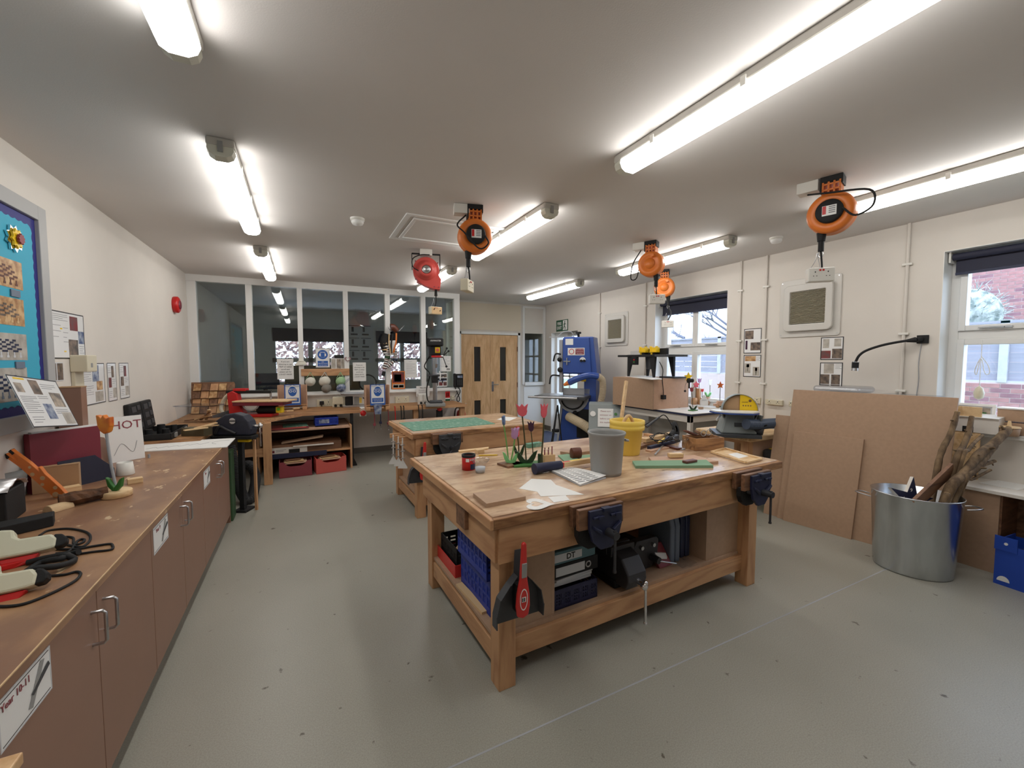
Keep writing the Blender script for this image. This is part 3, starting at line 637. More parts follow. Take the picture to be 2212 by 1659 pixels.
# red hose-style reel
p = Pz(920, 540, ZC); t = thing('cable_reel', 'red reel in a black wire bracket hanging near the partition', 'cable reel', (p.x, p.y, ZC), R(-14), 'ceiling cable reels'); t.scale = (0.92, 0.92, 0.90); zc = -0.25
ob('mount_bracket', MB().beam((-0.16, 0, -0.05), (0.16, 0, -0.05), 0.05, 0.008).beam((-0.16, 0, -0.05), (-0.16, 0, -0.24), 0.05, 0.008, (1, 0, 0)).beam((0.16, 0, -0.05), (0.16, 0, -0.24), 0.05, 0.008, (1, 0, 0)), 'matt_black', t)
ob('ceiling_box', MB().box(-0.07, 0.07, -0.05, 0.05, -0.075, 0), 'white_plastic', t, bev=0.005)
out = [(0.15*math.cos(R(a)), 0.155*math.sin(R(a))) for a in range(-20, 250, 12)]+[(-0.11, -0.13), (-0.01, -0.185), (0.08, -0.215), (0.155, -0.22), (0.17, -0.10)]
mb = MB(); mb.at((0, 0, zc), rx=PI/2); mb.prism(out, -0.06, 0.06); ob('reel_housing', mb, 'red_reel', t, bev=0.018, seg=3)
mb = MB(); mb.at((0, 0, zc), rx=PI/2); mb.lathe([(0.12, 0.06), (0.118, 0.068), (0.09, 0.07), (0.088, 0.10), (0.07, 0.112), (0.052, 0.112), (0.05, 0.09), (0.03, 0.085)], n=30); hb = ob('hub_cover', mb, 'red_reel', t)
mb = MB(); mb.at((0, 0, zc), rx=PI/2); mb.lathe([(0.05, 0.095), (0.046, 0.114), (0.03, 0.106), (0.001, 0.10)], n=20); ob('hub_dial', mb, 'steel', hb)
for a, b in ((0.14, -0.195), (0.09, -0.19), (-0.12, -0.11), (0.13, 0.09), (-0.12, 0.1)): ob('screw', MB().at((0, 0, zc), rx=PI/2).cyl((a, b, 0.055), (a, b, 0.068), 0.008, n=8), 'dull_red', t)
lead(t, [(0.04, -0.06, -0.07), (-0.06, -0.08, -0.08), (-0.15, -0.08, -0.13), (-0.15, -0.08, -0.22), (-0.085, -0.09, -0.27)])
ob('cable_guide', MB().cyl((0.11, 0, zc-0.215), (0.11, 0, zc-0.29), 0.014, 0.018), 'matt_black', t)
ob('hanging_cable', MB().tube([(0.11, 0, zc-0.29), (0.11, 0, zc-0.36), (0.09, 0, zc-0.44)], 0.006, 6), 'matt_black', t)
b = socket_box(t, zc-0.46, R(24), x=0.10, m='cream_plastic'); ob('cork_panel', MB().box(-0.06, 0.07, -0.034, -0.03, -0.045, 0.036), 'mdf_edge', b); ob('plug_pin', MB().cyl((-0.03, -0.03, 0.0), (-0.03, -0.05, 0.02), 0.006).cyl((0.045, -0.03, -0.01), (0.045, -0.05, 0.0), 0.006), 'dark_wood', b)
# ceiling hatch, smoke detectors
a, b2 = Pz(880, 460, ZC), Pz(1050, 530, ZC); t = thing('ceiling_hatch', 'white framed loft hatch in the ceiling behind the orange reel', 'hatch', ((0.78+1.68)/2, 3.80, ZC))
for nm, q in (('outer_frame', (0.46, 0.38, 0.045, 0.012)), ('inner_frame', (0.385, 0.305, 0.03, 0.018))):
    w, h, k, dz = q; ob(nm, MB().box(-w, w, -h, -h+k, -dz, 0).box(-w, w, h-k, h, -dz, 0).box(-w, -w+k, -h+k, h-k, -dz, 0).box(w-k, w, -h+k, h-k, -dz, 0), 'white_gloss', t, bev=0.003)
ob('hatch_panel', MB().box(-0.37, 0.37, -0.29, 0.29, -0.006, 0), 'ceiling_paint', t)
for k, (x, y, l) in enumerate(((772, 472, 'round white smoke detector on the ceiling left of the hatch'), (1677, 513, 'round white smoke detector on the ceiling near the right wall'))):
    p = Pz(x, y, ZC); t = thing('smoke_detector', l, 'smoke detector', (p.x, p.y, ZC), group='smoke detectors')
    ob('base', MB().lathe([(0.001, -0.02), (0.055, -0.02), (0.058, 0)], n=24), 'white_plastic', t); ob('sensor_head', MB().lathe([(0.045, -0.02), (0.05, -0.032), (0.04, -0.05), (0.001, -0.055)], n=24), 'white_gloss', t)
# ---------------------------------------------------------------- placing helpers
def depth_of(p): return (Vector(p)-EYE).dot(FW)
def Pd(px, py, d): return EYE + ray(px, py)*(d/FPX)                 # a point at a given real distance ahead
def slab(name, pxs, z0, t, m, label, cat, group=None, bev=0.001, parts=None):
    ps = [Pz(x, y, z0+t) for x, y in pxs]; c = sum(ps, Vector())/len(ps); pts = [(p.x-c.x, p.y-c.y) for p in ps]
    if sum(pts[i][0]*pts[(i+1) % len(pts)][1]-pts[(i+1) % len(pts)][0]*pts[i][1] for i in range(len(pts))) < 0: pts = pts[::-1]
    return ob(name, MB().prism(pts, 0, t), m, None, (c.x, c.y, z0), bev=bev, label=label, cat=cat, group=group)
FLATR = Vector((RT.x, RT.y, 0)).normalized()
def cut(mb, pts, origin, right=FLATR, up=(0, 0, 1), th=0.012):
    old = mb.M; mb.M = fmat(origin, right, up); mb.prism(pts, -th/2, th/2); mb.M = old; return mb
def block(name, label, cat, loc, d, m, rz=0.0, bev=0.002, group=None):
    return ob(name, MB().box(-d[0]/2, d[0]/2, -d[1]/2, d[1]/2, 0, d[2]), m, None, loc, rz, bev=bev, label=label, cat=cat, group=group)
# ---------------------------------------------------------------- the two big workbenches
def vise(parent, x, y, z, rz=0.0, w=0.2, metal='vise_blue', lean=0.0, gap=0.025):
    """woodwork vise: wooden cheeks, cast jaw, screw boss and tommy bar"""
    v = bpy.data.objects.new('bench_vise', None); col.objects.link(v); v.parent = parent; v.location = (x, y, z); v.rotation_euler = (0, 0, rz)
    g = gap
    ob('rear_cheek', MB().box(-w*0.75, w*0.62, -0.03, 0, -0.10, 0), 'dark_wood', v, bev=0.003)
    ob('front_cheek', MB().box(-w*0.75, w*0.62, -0.055-g, -0.03-g, -0.10, 0), 'dark_wood', v, bev=0.003)
    sh = [(-0.5, 0), (0.5, 0), (0.5, -0.42), (0.40, -0.75), (0.18, -0.98), (-0.16, -0.98), (-0.40, -0.75), (-0.5, -0.42)]
    M4 = fmat((0, -0.055-g, -0.008), (1, 0, 0), (0, 0, 1)); mb = MB(); mb.M = M4; mb.prism([(a*w, b*w) for a, b in sh[::-1]], 0, 0.018)
    for s in (-1, 1):
        mb.box(s*w*0.26-w*0.16, s*w*0.26+w*0.16, -w*0.20, -w*0.14, 0.018, 0.03); mb.cyl((s*w*0.26, -w*0.17, 0.018), (s*w*0.26, -w*0.17, 0.036), 0.009, n=10)
        mb.hexa([(s*w*0.16, -w*0.50, 0.018), (s*w*0.42, -w*0.34, 0.018), (s*w*0.42, -w*0.44, 0.018), (s*w*0.2, -w*0.62, 0.018), (s*w*0.18, -w*0.51, 0.034), (s*w*0.40, -w*0.37, 0.034), (s*w*0.40, -w*0.42, 0.034), (s*w*0.21, -w*0.59, 0.034)])
    mb.box(-w*0.12, w*0.12, -0.012, 0.006, 0.0, 0.03)
    ob('front_jaw', mb, metal, v, bev=0.003)
    mb = MB(); mb.M = fmat((-w*0.2, -0.022, -0.09), (1, 0, 0), (0, 0, 1)); mb.prism([(a*w*0.95, b*w*0.62) for a, b in sh[::-1]], 0, 0.03); ob('rear_body', mb, 'matt_black', v, bev=0.003)
    ob('guide_bar', MB().cyl((-w*0.32, 0.0, -w*0.62), (-w*0.32, -0.06-g, -w*0.62), 0.011).cyl((w*0.32, 0.0, -w*0.62), (w*0.32, -0.06-g, -w*0.62), 0.011), 'steel', v)
    ob('screw_boss', MB().cyl((w*0.05, -0.06-g, -w*0.62), (w*0.05, -0.135-g, -w*0.62), 0.021, 0.019), 'cast_iron', v)
    c = Vector((w*0.05, -0.122-g, -w*0.62)); d = Vector((math.sin(lean), 0, -math.cos(lean)))
    ob('tommy_bar', MB().cyl(c-d*0.02, c+d*0.175, 0.0065).cyl(c+d*0.17, c+d*0.18, 0.009, n=10).cyl(c-d*0.022, c-d*0.012, 0.009, n=10), 'cast_iron', v)
    return v
def workbench(label, loc, rz, W, D, H, rear_over, right_over, panels, group):
    t = thing('workbench', label, 'workbench', (loc[0], loc[1], 0), rz, group)
    zt = H-0.052
    ob('bench_top', MB().box(0.012, W-0.012, 0.0, D-0.012, H-0.03, H), 'bench_top', t, bev=0.003)
    ob('edge_board', MB().box(0, W, -0.028, 0.0, zt, H-0.004), 'pine_worn', t, bev=0.004); ob('edge_board', MB().box(0, W, D-0.012, D, zt, H-0.004), 'pine_worn', t, bev=0.004)
    ob('edge_board', MB().box(-0.012, 0.012, -0.028, D, zt, H-0.004), 'pine_y', t, bev=0.005); ob('edge_board', MB().box(W-0.012, W, -0.028, D, zt, H-0.004), 'pine_y', t, bev=0.004)
    xr = W-right_over; yb = D-rear_over
    za = zt-0.165
    ob('apron', MB().box(0.035, xr+0.05, -0.018, 0.008, za, zt), 'pine_x', t, bev=0.003); ob('apron', MB().box(0.022, 0.046, 0.0, yb, za, zt), 'pine_y', t, bev=0.003)
    ob('apron', MB().box(xr, xr+0.026, 0.0, yb, za, zt), 'pine_y', t, bev=0.003); ob('apron', MB().box(0.035, xr+0.05, yb-0.02, yb+0.006, za, zt), 'pine_x', t, bev=0.003)
    for lx in (0.046, xr-0.09):
        for ly in (0.008, yb-0.11): ob('leg', MB().box(lx, lx+0.088, ly, ly+0.088, 0, za if ly < 0.1 else zt), 'pine_z', t, bev=0.003)
    ob('rail', MB().box(0.134, xr-0.09, 0.05, 0.09, 0.10, 0.20), 'pine_x', t, bev=0.003); ob('rail', MB().box(0.134, xr-0.09, yb-0.09, yb-0.05, 0.10, 0.20), 'pine_x', t, bev=0.003)
    ob('rail', MB().box(0.055, 0.09, 0.096, yb-0.11, 0.085, 0.185), 'pine_y', t, bev=0.003); ob('rail', MB().box(xr-0.04, xr-0.005, 0.096, yb-0.11, 0.085, 0.185), 'pine_y', t, bev=0.003)
    ob('lower_shelf', MB().box(0.06, xr-0.01, 0.096, yb-0.112, 0.20, 0.218), 'mdf', t)
    for nm, b in panels: ob(nm, MB().box(*b), 'mdf', t, bev=0.001)
    return t
B1 = Vector((0.718, 1.648, 0)); B1R = R(2.0); H1 = 0.83
bench = workbench('large pine workbench in the foreground with drawer-less open shelf and blue vises', B1, B1R, 2.215, 1.30, H1, 0.20, 0.215,
    [('front_panel', (0.134, 0.385, 0.085, 0.10, 0.218, 0.62)), ('front_panel', (1.60, 1.91, 0.085, 0.10, 0.218, 0.62)), ('divider', (0.385, 0.403, 0.085, 0.98, 0.218, 0.66)), ('divider', (1.585, 1.603, 0.085, 0.98, 0.218, 0.66)), ('back_panel', (0.403, 1.585, 0.80, 0.815, 0.218, 0.66)), ('front_cleat', (0.134, 1.90, 0.072, 0.1, 0.2, 0.222))], 'pine workbenches')
BM = Matrix.Translation(B1) @ Matrix.Rotation(B1R, 4, 'Z'); BMI = BM.inverted()
def lw(px, py, z): return BMI @ Pz(px, py, z)
def bl(x, y, z): return BM @ Vector((x, y, z))
ob('slot_block', MB().box(0.0, 0.03, 0.30, 0.42, 0.66, 0.775), 'dark_wood', bench, bev=0.004); ob('clamp_slot', MB().box(0.014, 0.0215, 0.325, 0.40, 0.67, 0.755), 'matt_black', bench)
mb = MB()
for z in (0.64, 0.69, 0.74): mb.cyl((2.052, -0.02, z), (2.052, -0.023, z), 0.006, n=8)
ob('screw_heads', mb, 'cast_iron', bench, kind='stuff')
p = lw(1285, 1083, 0.822); vise(bench, p.x+0.0, -0.028, 0.822, w=0.2)
p = lw(1610, 1013, 0.822); vise(bench, p.x, -0.028, 0.822, w=0.2, gap=0.03)
# second bench
B2 = Vector((0.895, 3.90, 0)); B2R = R(1.5)
bench2 = workbench('pine workbench behind the first, green cutting mat on its top', B2, B2R, 1.46, 0.98, H1, 0.06, 0.05, [('front_panel', (0.134, 1.32, 0.03, 0.045, 0.3, 0.62)), ('side_panel', (0.10, 0.115, 0.1, 0.8, 0.218, 0.62)), ('front_cleat', (0.134, 1.3, 0.07, 0.1, 0.2, 0.222))], 'pine workbenches')
B2M = Matrix.Translation(B2) @ Matrix.Rotation(B2R, 4, 'Z')
p = B2M.inverted() @ Pz(962, 932, 0.82); vise(bench2, p.x, -0.028, 0.822, w=0.22, metal='dark_grey', lean=R(-38))
slab('cutting_mat', [(862, 913), (893, 931), (1070, 915), (1028, 901)], H1, 0.004, 'mat_green', 'worn green cutting mat covering the left of the rear workbench', 'cutting mat')
slab('paper_sheet', [(1073, 906), (1100, 909), (1117, 902), (1090, 900)], H1, 0.002, 'paper', 'white paper sheet on the right of the rear workbench', 'paper')
def brush_set(t, right, up, n_off, pan=True, logo=True):
    """dustpan hung flat with its red hand brush; local frame right/up, origin at the hook"""
    o = Vector((0, 0, 0)); F = fmat(o, right, up)
    if pan:
        mb = MB(); mb.M = F; out = [(-0.018, -0.02), (0.018, -0.02), (0.022, -0.13), (0.06, -0.165), (0.115, -0.225), (0.135, -0.30), (0.135, -0.36), (-0.135, -0.36), (-0.135, -0.30), (-0.115, -0.225), (-0.06, -0.165), (-0.022, -0.13)]
        mb.prism(out[::-1], 0.0, 0.004); pn = ob('dustpan', mb, 'dark_grey', t)
        mb = MB(); mb.M = F; n = len(out); 
        for i in list(range(2, 6))+list(range(7, 11)):
            a, b2 = out[i], out[(i+1) % n]; mb.hexa([(a[0], a[1], 0.004), (b2[0], b2[1], 0.004), (b2[0]*0.96, b2[1], 0.004), (a[0]*0.96, a[1], 0.004), (a[0], a[1], 0.05), (b2[0], b2[1], 0.045), (b2[0]*0.96, b2[1], 0.045), (a[0]*0.96, a[1], 0.05)])
        ob('pan_rim', mb, 'dark_grey', pn, kind='stuff')
    mb = MB(); mb.M = F; br = [(-0.012, 0.03), (0.0, 0.04), (0.012, 0.03), (0.017, -0.08), (0.02, -0.14), (0.034, -0.21), (0.038, -0.27), (0.03, -0.315), (0.0, -0.328), (-0.03, -0.315), (-0.038, -0.27), (-0.034, -0.21), (-0.02, -0.14), (-0.017, -0.08)]
    mb.prism(br[::-1], 0.05, 0.07); b = ob('hand_brush', mb, 'red_plastic', t, bev=0.006)
    mb = MB(); mb.M = F; mb.box(-0.014, 0.014, -0.13, -0.06, 0.0505, 0.0735); ob('grip', mb, 'mid_grey', b, bev=0.003)
    mb = MB(); mb.M = F; mb.box(-0.03, 0.03, -0.30, -0.17, 0.012, 0.05); ob('bristles', mb, 'matt_black', b)
    if logo:
        el = [(0.022*math.cos(R(a)), -0.235+0.052*math.sin(R(a))) for a in range(0, 360, 15)]; el2 = [(x*0.84, -0.235+(y+0.235)*0.9) for x, y in el]
        mb = MB(); mb.M = F; mb.ring(el, el2, 0.0701, 0.0712).box(-0.012, 0.012, -0.247, -0.223, 0.0701, 0.0712); ob('emblem_ring', mb, 'paper', b)
        mb = MB(); mb.M = F
        for k in range(2): mb.box(-0.010+k*0.01, -0.004+k*0.01, -0.244, -0.226, 0.0712, 0.072)
        ob('emblem_mark', mb, 'ink', b)
q = bl(0.122, -0.03, 0.69); t = thing('dustpan_and_brush', 'dark dustpan with red hand brush hung on the front workbench leg', 'dustpan', q, B1R)
brush_set(t, (1, 0, -0.02), (0.02, 0, 1), 0)
t.scale = (0.9, 0.9, 0.93)
tx = text(t, 'DT', 0.028, (0.055, -0.0052, -0.335), 'ink', rot=(PI/2, 0, 0))
q = B2M @ Vector((0.10, -0.03, 0.72)); t = thing('dustpan_and_brush', 'red hand brush and black dustpan hung on the rear workbench', 'dustpan', q, B2R); brush_set(t, (1, 0, -0.05), (0.05, 0, 1), 0, logo=False)
# white long-handled paddles hung at the rear bench side
for k, (px, py) in enumerate(((849, 937), (860, 936), (869, 940))):
    o = B2M @ Vector((-0.06-0.006*k, 0.16-0.09*k+0.1, 0)); bot = onb = 0.30
    t = thing('white_paddle', ['leftmost of the white paddles hung at the rear bench side', 'middle one of the white paddles hung at the rear bench side', 'rightmost of the white paddles hung at the rear bench side'][k], 'paddle', (Pd(px, py, depth_of(o)).x, Pd(px, py, depth_of(o)).y, 0.775), group='white paddles at the rear bench')
    ob('shaft', MB().box(-0.006, 0.006, -0.006, 0.006, -0.25, 0.0), 'white_gloss', t)
    mb = MB(); cut(mb, [(-0.008, -0.22), (0.008, -0.22), (0.045, -0.285), (0.045, -0.298), (-0.045, -0.298), (-0.045, -0.285)][::-1], (0, 0, 0), th=0.01); ob('blade', mb, 'white_gloss', t)
    mb = MB()
    for z in (-0.07, -0.13, -0.20): mb.cyl((-0.02, -0.004, z), (0.02, -0.004, z), 0.006, n=8)
    ob('hanger_pegs', mb, 'steel', t, kind='stuff')
    ob('hook_strip', MB().box(-0.03, 0.10, -0.004, 0.02, -0.03, 0.01), 'pine_x', t)
slab('yellow_scrap', [(873, 1008), (882, 1014), (887, 1019), (876, 1012)], 0, 0.01, 'bright_yellow', 'yellow floor scrap beside the rear workbench leg', 'scrap')
# ---------------------------------------------------------------- things on the front workbench
slab('mdf_block', [(1022, 1065), (1104, 1052), (1136, 1072), (1051, 1088)], H1, 0.021, 'mdf', 'rectangular pale board block lying on the front bench corner', 'block')
slab('cut_paper', [(1121, 1055), (1148, 1034), (1190, 1036), (1201, 1047), (1262, 1068), (1168, 1072), (1160, 1062)], H1, 0.0015, 'paper', 'cut white paper scrap with a curved edge beside the newspaper', 'paper', 'cut paper templates')
slab('cut_paper', [(1184, 1073), (1222, 1070), (1231, 1080), (1196, 1085)], H1+0.0, 0.0012, 'paper', 'smallest white paper scrap, between heart template and cut sheet', 'paper', 'cut paper templates')
c = Pz(1163, 1089, H1); ang = R(28); mb = MB(); ho = heart(0.165, 44); hi = heart(0.075, 44, 0, 0.008); mb.ring(ho, hi, 0, 0.0015)
ob('heart_template', mb, 'paper', None, (c.x, c.y, H1), R(62), label='white paper heart template with a heart hole on the bench edge', cat='paper', group='cut paper templates')
# newspaper, folded: several curved leaves
t = thing('newspaper', 'folded newspaper lying beside the grey bin', 'newspaper', Pz(1247, 1035, H1)); ps = [Pz(x, y, H1) for x, y in ((1186, 1018), (1237, 1013), (1309, 1034), (1253, 1051))]; ps = [ps[0], ps[3], ps[2], ps[1]]; L = t.location
nx = 8
for k in range(3):
    mb = MB(); vs = []
    for i in range(nx+1):
        for e_, (a, b) in enumerate(((ps[0], ps[1]), (ps[3], ps[2]))):
            pa = a.lerp(ps[3] if e_ == 0 else ps[0], 0); f = i/nx; q = a.lerp(b, f)-L; hgt = 0.004+k*0.006*(0.4+0.6*math.sin(PI*min(1, f*0.8+0.1)))+(0.010*f if k == 2 and e_ == 1 else 0)
            vs.append((q.x, q.y, hgt))
    n = len(vs); vs2 = [(x, y, z-0.0025) for x, y, z in vs]
    mb.add(vs+vs2, [(2*i, 2*i+2, 2*i+3, 2*i+1) for i in range(nx)]+[(n+2*i, n+2*i+1, n+2*i+3, n+2*i+2) for i in range(nx)]+[(2*i, n+2*i, n+2*i+2, 2*i+2) for i in range(nx)]+[(2*i+1, 2*i+3, n+2*i+3, n+2*i+1) for i in range(nx)]+[(0, 1, n+1, n), (2*nx, n+2*nx, n+2*nx+1, 2*nx+1)])
    ob('paper_leaf', mb, 'paper_shade' if k < 2 else 'paper', t)
mb = MB(); e0 = ps[0]-L; ex = (ps[1]-ps[0]); ey = (ps[3]-ps[0])
for r in range(11):
    for c_ in range(3):
        a = e0+ex*(0.08+r*0.08)+ey*(0.06+c_*0.32); b = a+ey*0.26; w = ex*0.02; zz = 0.004+2*0.006*(0.4+0.6*math.sin(PI*min(1, (0.08+r*0.08)*0.8+0.1)))
        z1 = zz+0.0012; z2 = zz+0.0012+0.010*(0.08+r*0.08)*(0.32+c_*0.32)
        z1 += 0.010*(0.08+r*0.08)*(0.06+c_*0.32)
        mb.add([(a.x, a.y, z1), (b.x, b.y, z2), (b.x+w.x, b.y+w.y, z2), (a.x+w.x, a.y+w.y, z1)], [(0, 1, 2, 3)])
ob('news_print', mb, 'text_grey', t, kind='stuff')
# mallet: dark blue wrapped head, pale printed handle
a, b = Pz(1160, 1024, H1), Pz(1208, 1016, H1); a.z = b.z = H1+0.034; dirx = (b-a).normalized()
t = thing('mallet', 'blue taped tool head with a pale printed wooden handle', 'mallet', (a.x, a.y, H1)); ob('mallet_head', MB().cyl(a-t.location-dirx*0.02, b-t.location+dirx*0.012, 0.033, 0.026, 18), 'navy', t, bev=0.006)
h2 = b+dirx*0.16+Vector((0, 0, 0.0)); ob('handle', MB().beam(b-t.location, h2-t.location+dirx*0.1, 0.034, 0.03), 'pine_pale', t, bev=0.003); ob('red_ferrule', MB().beam(b-t.location+dirx*0.004, b-t.location+dirx*0.026, 0.037, 0.033), 'red_plastic', t, bev=0.002)
ob('yellow_print', MB().beam(b-t.location+dirx*0.09+Vector((0, 0, 0.0155)), b-t.location+dirx*0.17+Vector((0, 0, 0.0155)), 0.026, 0.0015), 'yellow_plastic', t); ob('red_print', MB().beam(b-t.location+dirx*0.035+Vector((0, 0, 0.0155)), b-t.location+dirx*0.08+Vector((0, 0, 0.0155)), 0.02, 0.0015), 'red_plastic', t)
# red tin and clear cup on it
c = Pz(1016, 1016, H1); t = thing('wood_filler_tin', 'red tin with black rim near the left edge of the bench', 'tin', (c.x, c.y+0.03, H1), R(20))
ob('can', MB().lathe([(0.001, 0), (0.042, 0), (0.042, 0.092), (0.0395, 0.092), (0.0395, 0.004)], n=28), 'red_paint', t); ob('rim', MB().lathe([(0.0425, 0.08), (0.044, 0.085), (0.044, 0.097), (0.036, 0.097), (0.036, 0.085)], n=28), 'matt_black', t)
mb = MB()
def arc_panel(mb, r, a0, a1, z0, z1, n=8):
    vs = []
    for i in range(n+1):
        a = R(a0+(a1-a0)*i/n); vs += [(r*math.cos(a), r*math.sin(a), z0), (r*math.cos(a), r*math.sin(a), z1)]
    return mb.add(vs, [(2*i, 2*i+2, 2*i+3, 2*i+1) for i in range(n)], True)
ob('label_panel', arc_panel(MB(), 0.0424, 245, 320, 0.006, 0.04), 'navy', t); ob('label_print', arc_panel(MB(), 0.0424, 205, 235, 0.055, 0.075), 'paper', t)
lt = text(t, 'BéTOL', 0.017, (0.012*0, -0.0432, 0.068), 'paper', rot=(PI/2, 0, R(0)))
c = Pz(1040, 1022, H1); t = thing('plastic_cup', 'clear plastic cup with dried glue beside the red tin', 'cup', (c.x, c.y+0.02, H1))
ob('cup_wall', MB().lathe([(0.001, 0), (0.029, 0), (0.034, 0.035), (0.04, 0.058), (0.056, 0.078), (0.058, 0.08), (0.038, 0.056)], n=24), 'clear_plastic', t); ob('dried_glue', MB().lathe([(0.001, 0.002), (0.028, 0.002), (0.032, 0.034), (0.001, 0.034)], n=20), 'paper_shade', t)
c = Pz(1478, 972, H1); t = thing('plastic_cup', 'clear plastic cup left of the brown wooden box', 'cup', (c.x, c.y+0.03, H1))
ob('cup_wall', MB().lathe([(0.001, 0), (0.032, 0), (0.037, 0.045), (0.04, 0.06), (0.056, 0.085), (0.058, 0.085), (0.036, 0.05)], n=24), 'clear_plastic', t); ob('cup_base', MB().lathe([(0.001, 0.002), (0.031, 0.002), (0.031, 0.006), (0.001, 0.006)], n=20), 'paper_shade', t)
# pencils, offcuts on the far left edge
block('offcut', 'small squared offcut near the far edge, left of the tulips', 'offcut', Pz(1036, 979, H1), (0.06, 0.045, 0.03), 'mdf_edge', R(10), group='offcuts on the bench')
slab('batten', [(990, 972), (1056, 965), (1054, 968), (992, 975)], H1, 0.012, 'pine_pale', 'long thin batten on the far left bench edge', 'batten')
a, b = Pz(1034, 985, H1), Pz(1077, 984, H1); t = thing('pencil', 'yellow pencil lying behind the red tin', 'pencil', (a.x, a.y, H1+0.004)); d = b-a; ob('barrel', MB().cyl((0, 0, 0), d*0.93, 0.004, n=6, smooth=False), 'bright_yellow', t); ob('point', MB().cyl(d*0.93, d, 0.004, 0.0005, n=6), 'mdf_edge', t)
block('green_block', 'mint green painted bar on the far bench edge behind the tulips', 'bar', Pz(1153, 965, H1), (0.14, 0.05, 0.032), 'mat_green', R(8))
# wooden tulips on stands
TUL = [(-0.5, 0.52), (-0.33, 0.42), (-0.2, 0.28), (-0.12, 0.36), (0.0, 0.52), (0.12, 0.36), (0.2, 0.28), (0.33, 0.42), (0.5, 0.52), (0.38, 0.1), (0.4, -0.1), (0.32, -0.35), (0.1, -0.5), (-0.1, -0.5), (-0.32, -0.35), (-0.4, -0.1), (-0.38, 0.1)]
def leafpair(w, h): return [(-0.06*w, 0), (0.06*w, 0), (0.28*w, 0.05*h), (0.40*w, 0.4*h), (0.5*w, 0.95*h), (0.52*w, h), (0.34*w, 0.85*h), (0.2*w, 0.55*h), (0.1*w, 0.3*h), (0, 0.2*h), (-0.1*w, 0.3*h), (-0.2*w, 0.55*h), (-0.34*w, 0.85*h), (-0.52*w, h), (-0.5*w, 0.95*h), (-0.40*w, 0.4*h), (-0.28*w, 0.05*h)]
def tulip(label, bpx, zb, spx, fw, fh, fm, sm, lm, leaf, group, turn=0.0, th=0.014, base=None, sr=0.005, lturn=0.0):
    b = Pz(bpx[0], bpx[1], zb); d = depth_of(b); s = Pd(spx[0], spx[1], d)-b
    t = thing('wooden_tulip', label, 'tulip', b, group=group); right = Matrix.Rotation(turn, 3, 'Z') @ FLATR; rl = Matrix.Rotation(lturn, 3, 'Z') @ FLATR
    ob('stem', MB().tube([(0, 0, 0.0), s*0.55+Vector((0.003, 0, 0)), s], sr, 8), sm, t)
    mb = MB(); cut(mb, [(x*fw, y*fh) for x, y in TUL][::-1], s+Vector((0, 0, fh*0.45)), right, (s.x*0.6, s.y*0.6, s.z), th); ob('flower', mb, fm, t, bev=0.003)
    if leaf: mb = MB(); cut(mb, [(x, y) for x, y in leafpair(*leaf)], (0, 0, 0), rl, (0, 0, 1), 0.014); ob('leaves', mb, lm, t, bev=0.003)
    if base: ob('stand', MB().box(-base[0]/2, base[0]/2, -base[1]/2, base[1]/2, -base[2], 0), base[3], t, rz=base[4], bev=0.002)
    return t
G = 'painted wooden tulips on the workbench'
tulip('tulip with blue edge-on head and pale green stem, leftmost on the bench', (1098, 992), H1+0.014, (1088, 917), 0.07, 0.062, 'tulip_blue', 'leaf_mid', 'leaf_light', None, G, R(82), 0.016)
t0 = tulip('lilac headed tulip with light green leaves on a brown stand', (1103, 1000), H1+0.014, (1112, 947), 0.052, 0.075, 'tulip_lilac', 'leaf_mid', 'leaf_light', (0.105, 0.075), G, R(25), 0.03, base=(0.135, 0.12, 0.014, 'dark_wood', R(12)))
tulip('small red tulip head half hidden behind the lilac one', (1121, 985), H1+0.0, (1118, 942), 0.04, 0.07, 'tulip_red', 'stem_dark', 'leaf_dark', (0.085, 0.09), G, R(70), 0.02)
tulip('tall pink tulip with spread petals and dark leaves', (1137, 1000), H1+0.014, (1128, 898), 0.082, 0.082, 'tulip_pink', 'stem_dark', 'leaf_dark', (0.145, 0.085), G, 0, base=(0.19, 0.11, 0.014, 'green_paint', R(-14)))
tulip('dark purple tulip on a thin stem', (1152, 995), H1+0.0, (1147, 931), 0.05, 0.072, 'tulip_purple', 'stem_dark', 'leaf_dark', None, G, 0, sr=0.0035)
tulip('narrow pink tulip on the right with a dark green stem', (1168, 1006), H1+0.014, (1175, 901), 0.052, 0.09, 'tulip_pink', 'stem_dark', 'leaf_dark', None, G, R(20))
# leaf set seen edge on at the right tulip
b = Pz(1167, 1008, H1); block('tulip_stand_post', 'dark green upright at the foot of the right pink tulip', 'post', b, (0.022, 0.03, 0.085), 'leaf_dark', R(10), 0.004)
c = Pz(1187, 1002, H1); t = thing('bit_block', 'wooden block holding a cluster of drill bits', 'bit holder', (c.x, c.y+0.03, H1), R(-8)); ob('block', MB().box(-0.035, 0.045, -0.035, 0.05, 0, 0.06), 'mdf_edge', t, bev=0.002)
rng = random.Random(4)
for k in range(8): ob('drill_bit', MB().cyl((-0.028+0.009*k, -0.02+0.018*(k % 3), 0.06), (-0.028+0.009*k, -0.02+0.018*(k % 3), 0.06+rng.uniform(0.03, 0.058)), 0.0035, n=7), ['dull_red', 'steel', 'skin_brown'][k % 3], t)
slab('sanding_board', [(1205, 983), (1228, 980), (1262, 997), (1226, 1002)], H1, 0.009, 'sand_green', 'green sandpaper board left of the grey bin', 'board', 'sanding boards'); slab('sanding_board', [(1244, 984), (1285, 981), (1295, 990), (1262, 996)], H1, 0.009, 'sand_green', 'green sandpaper board half under the dark roller', 'board', 'sanding boards')
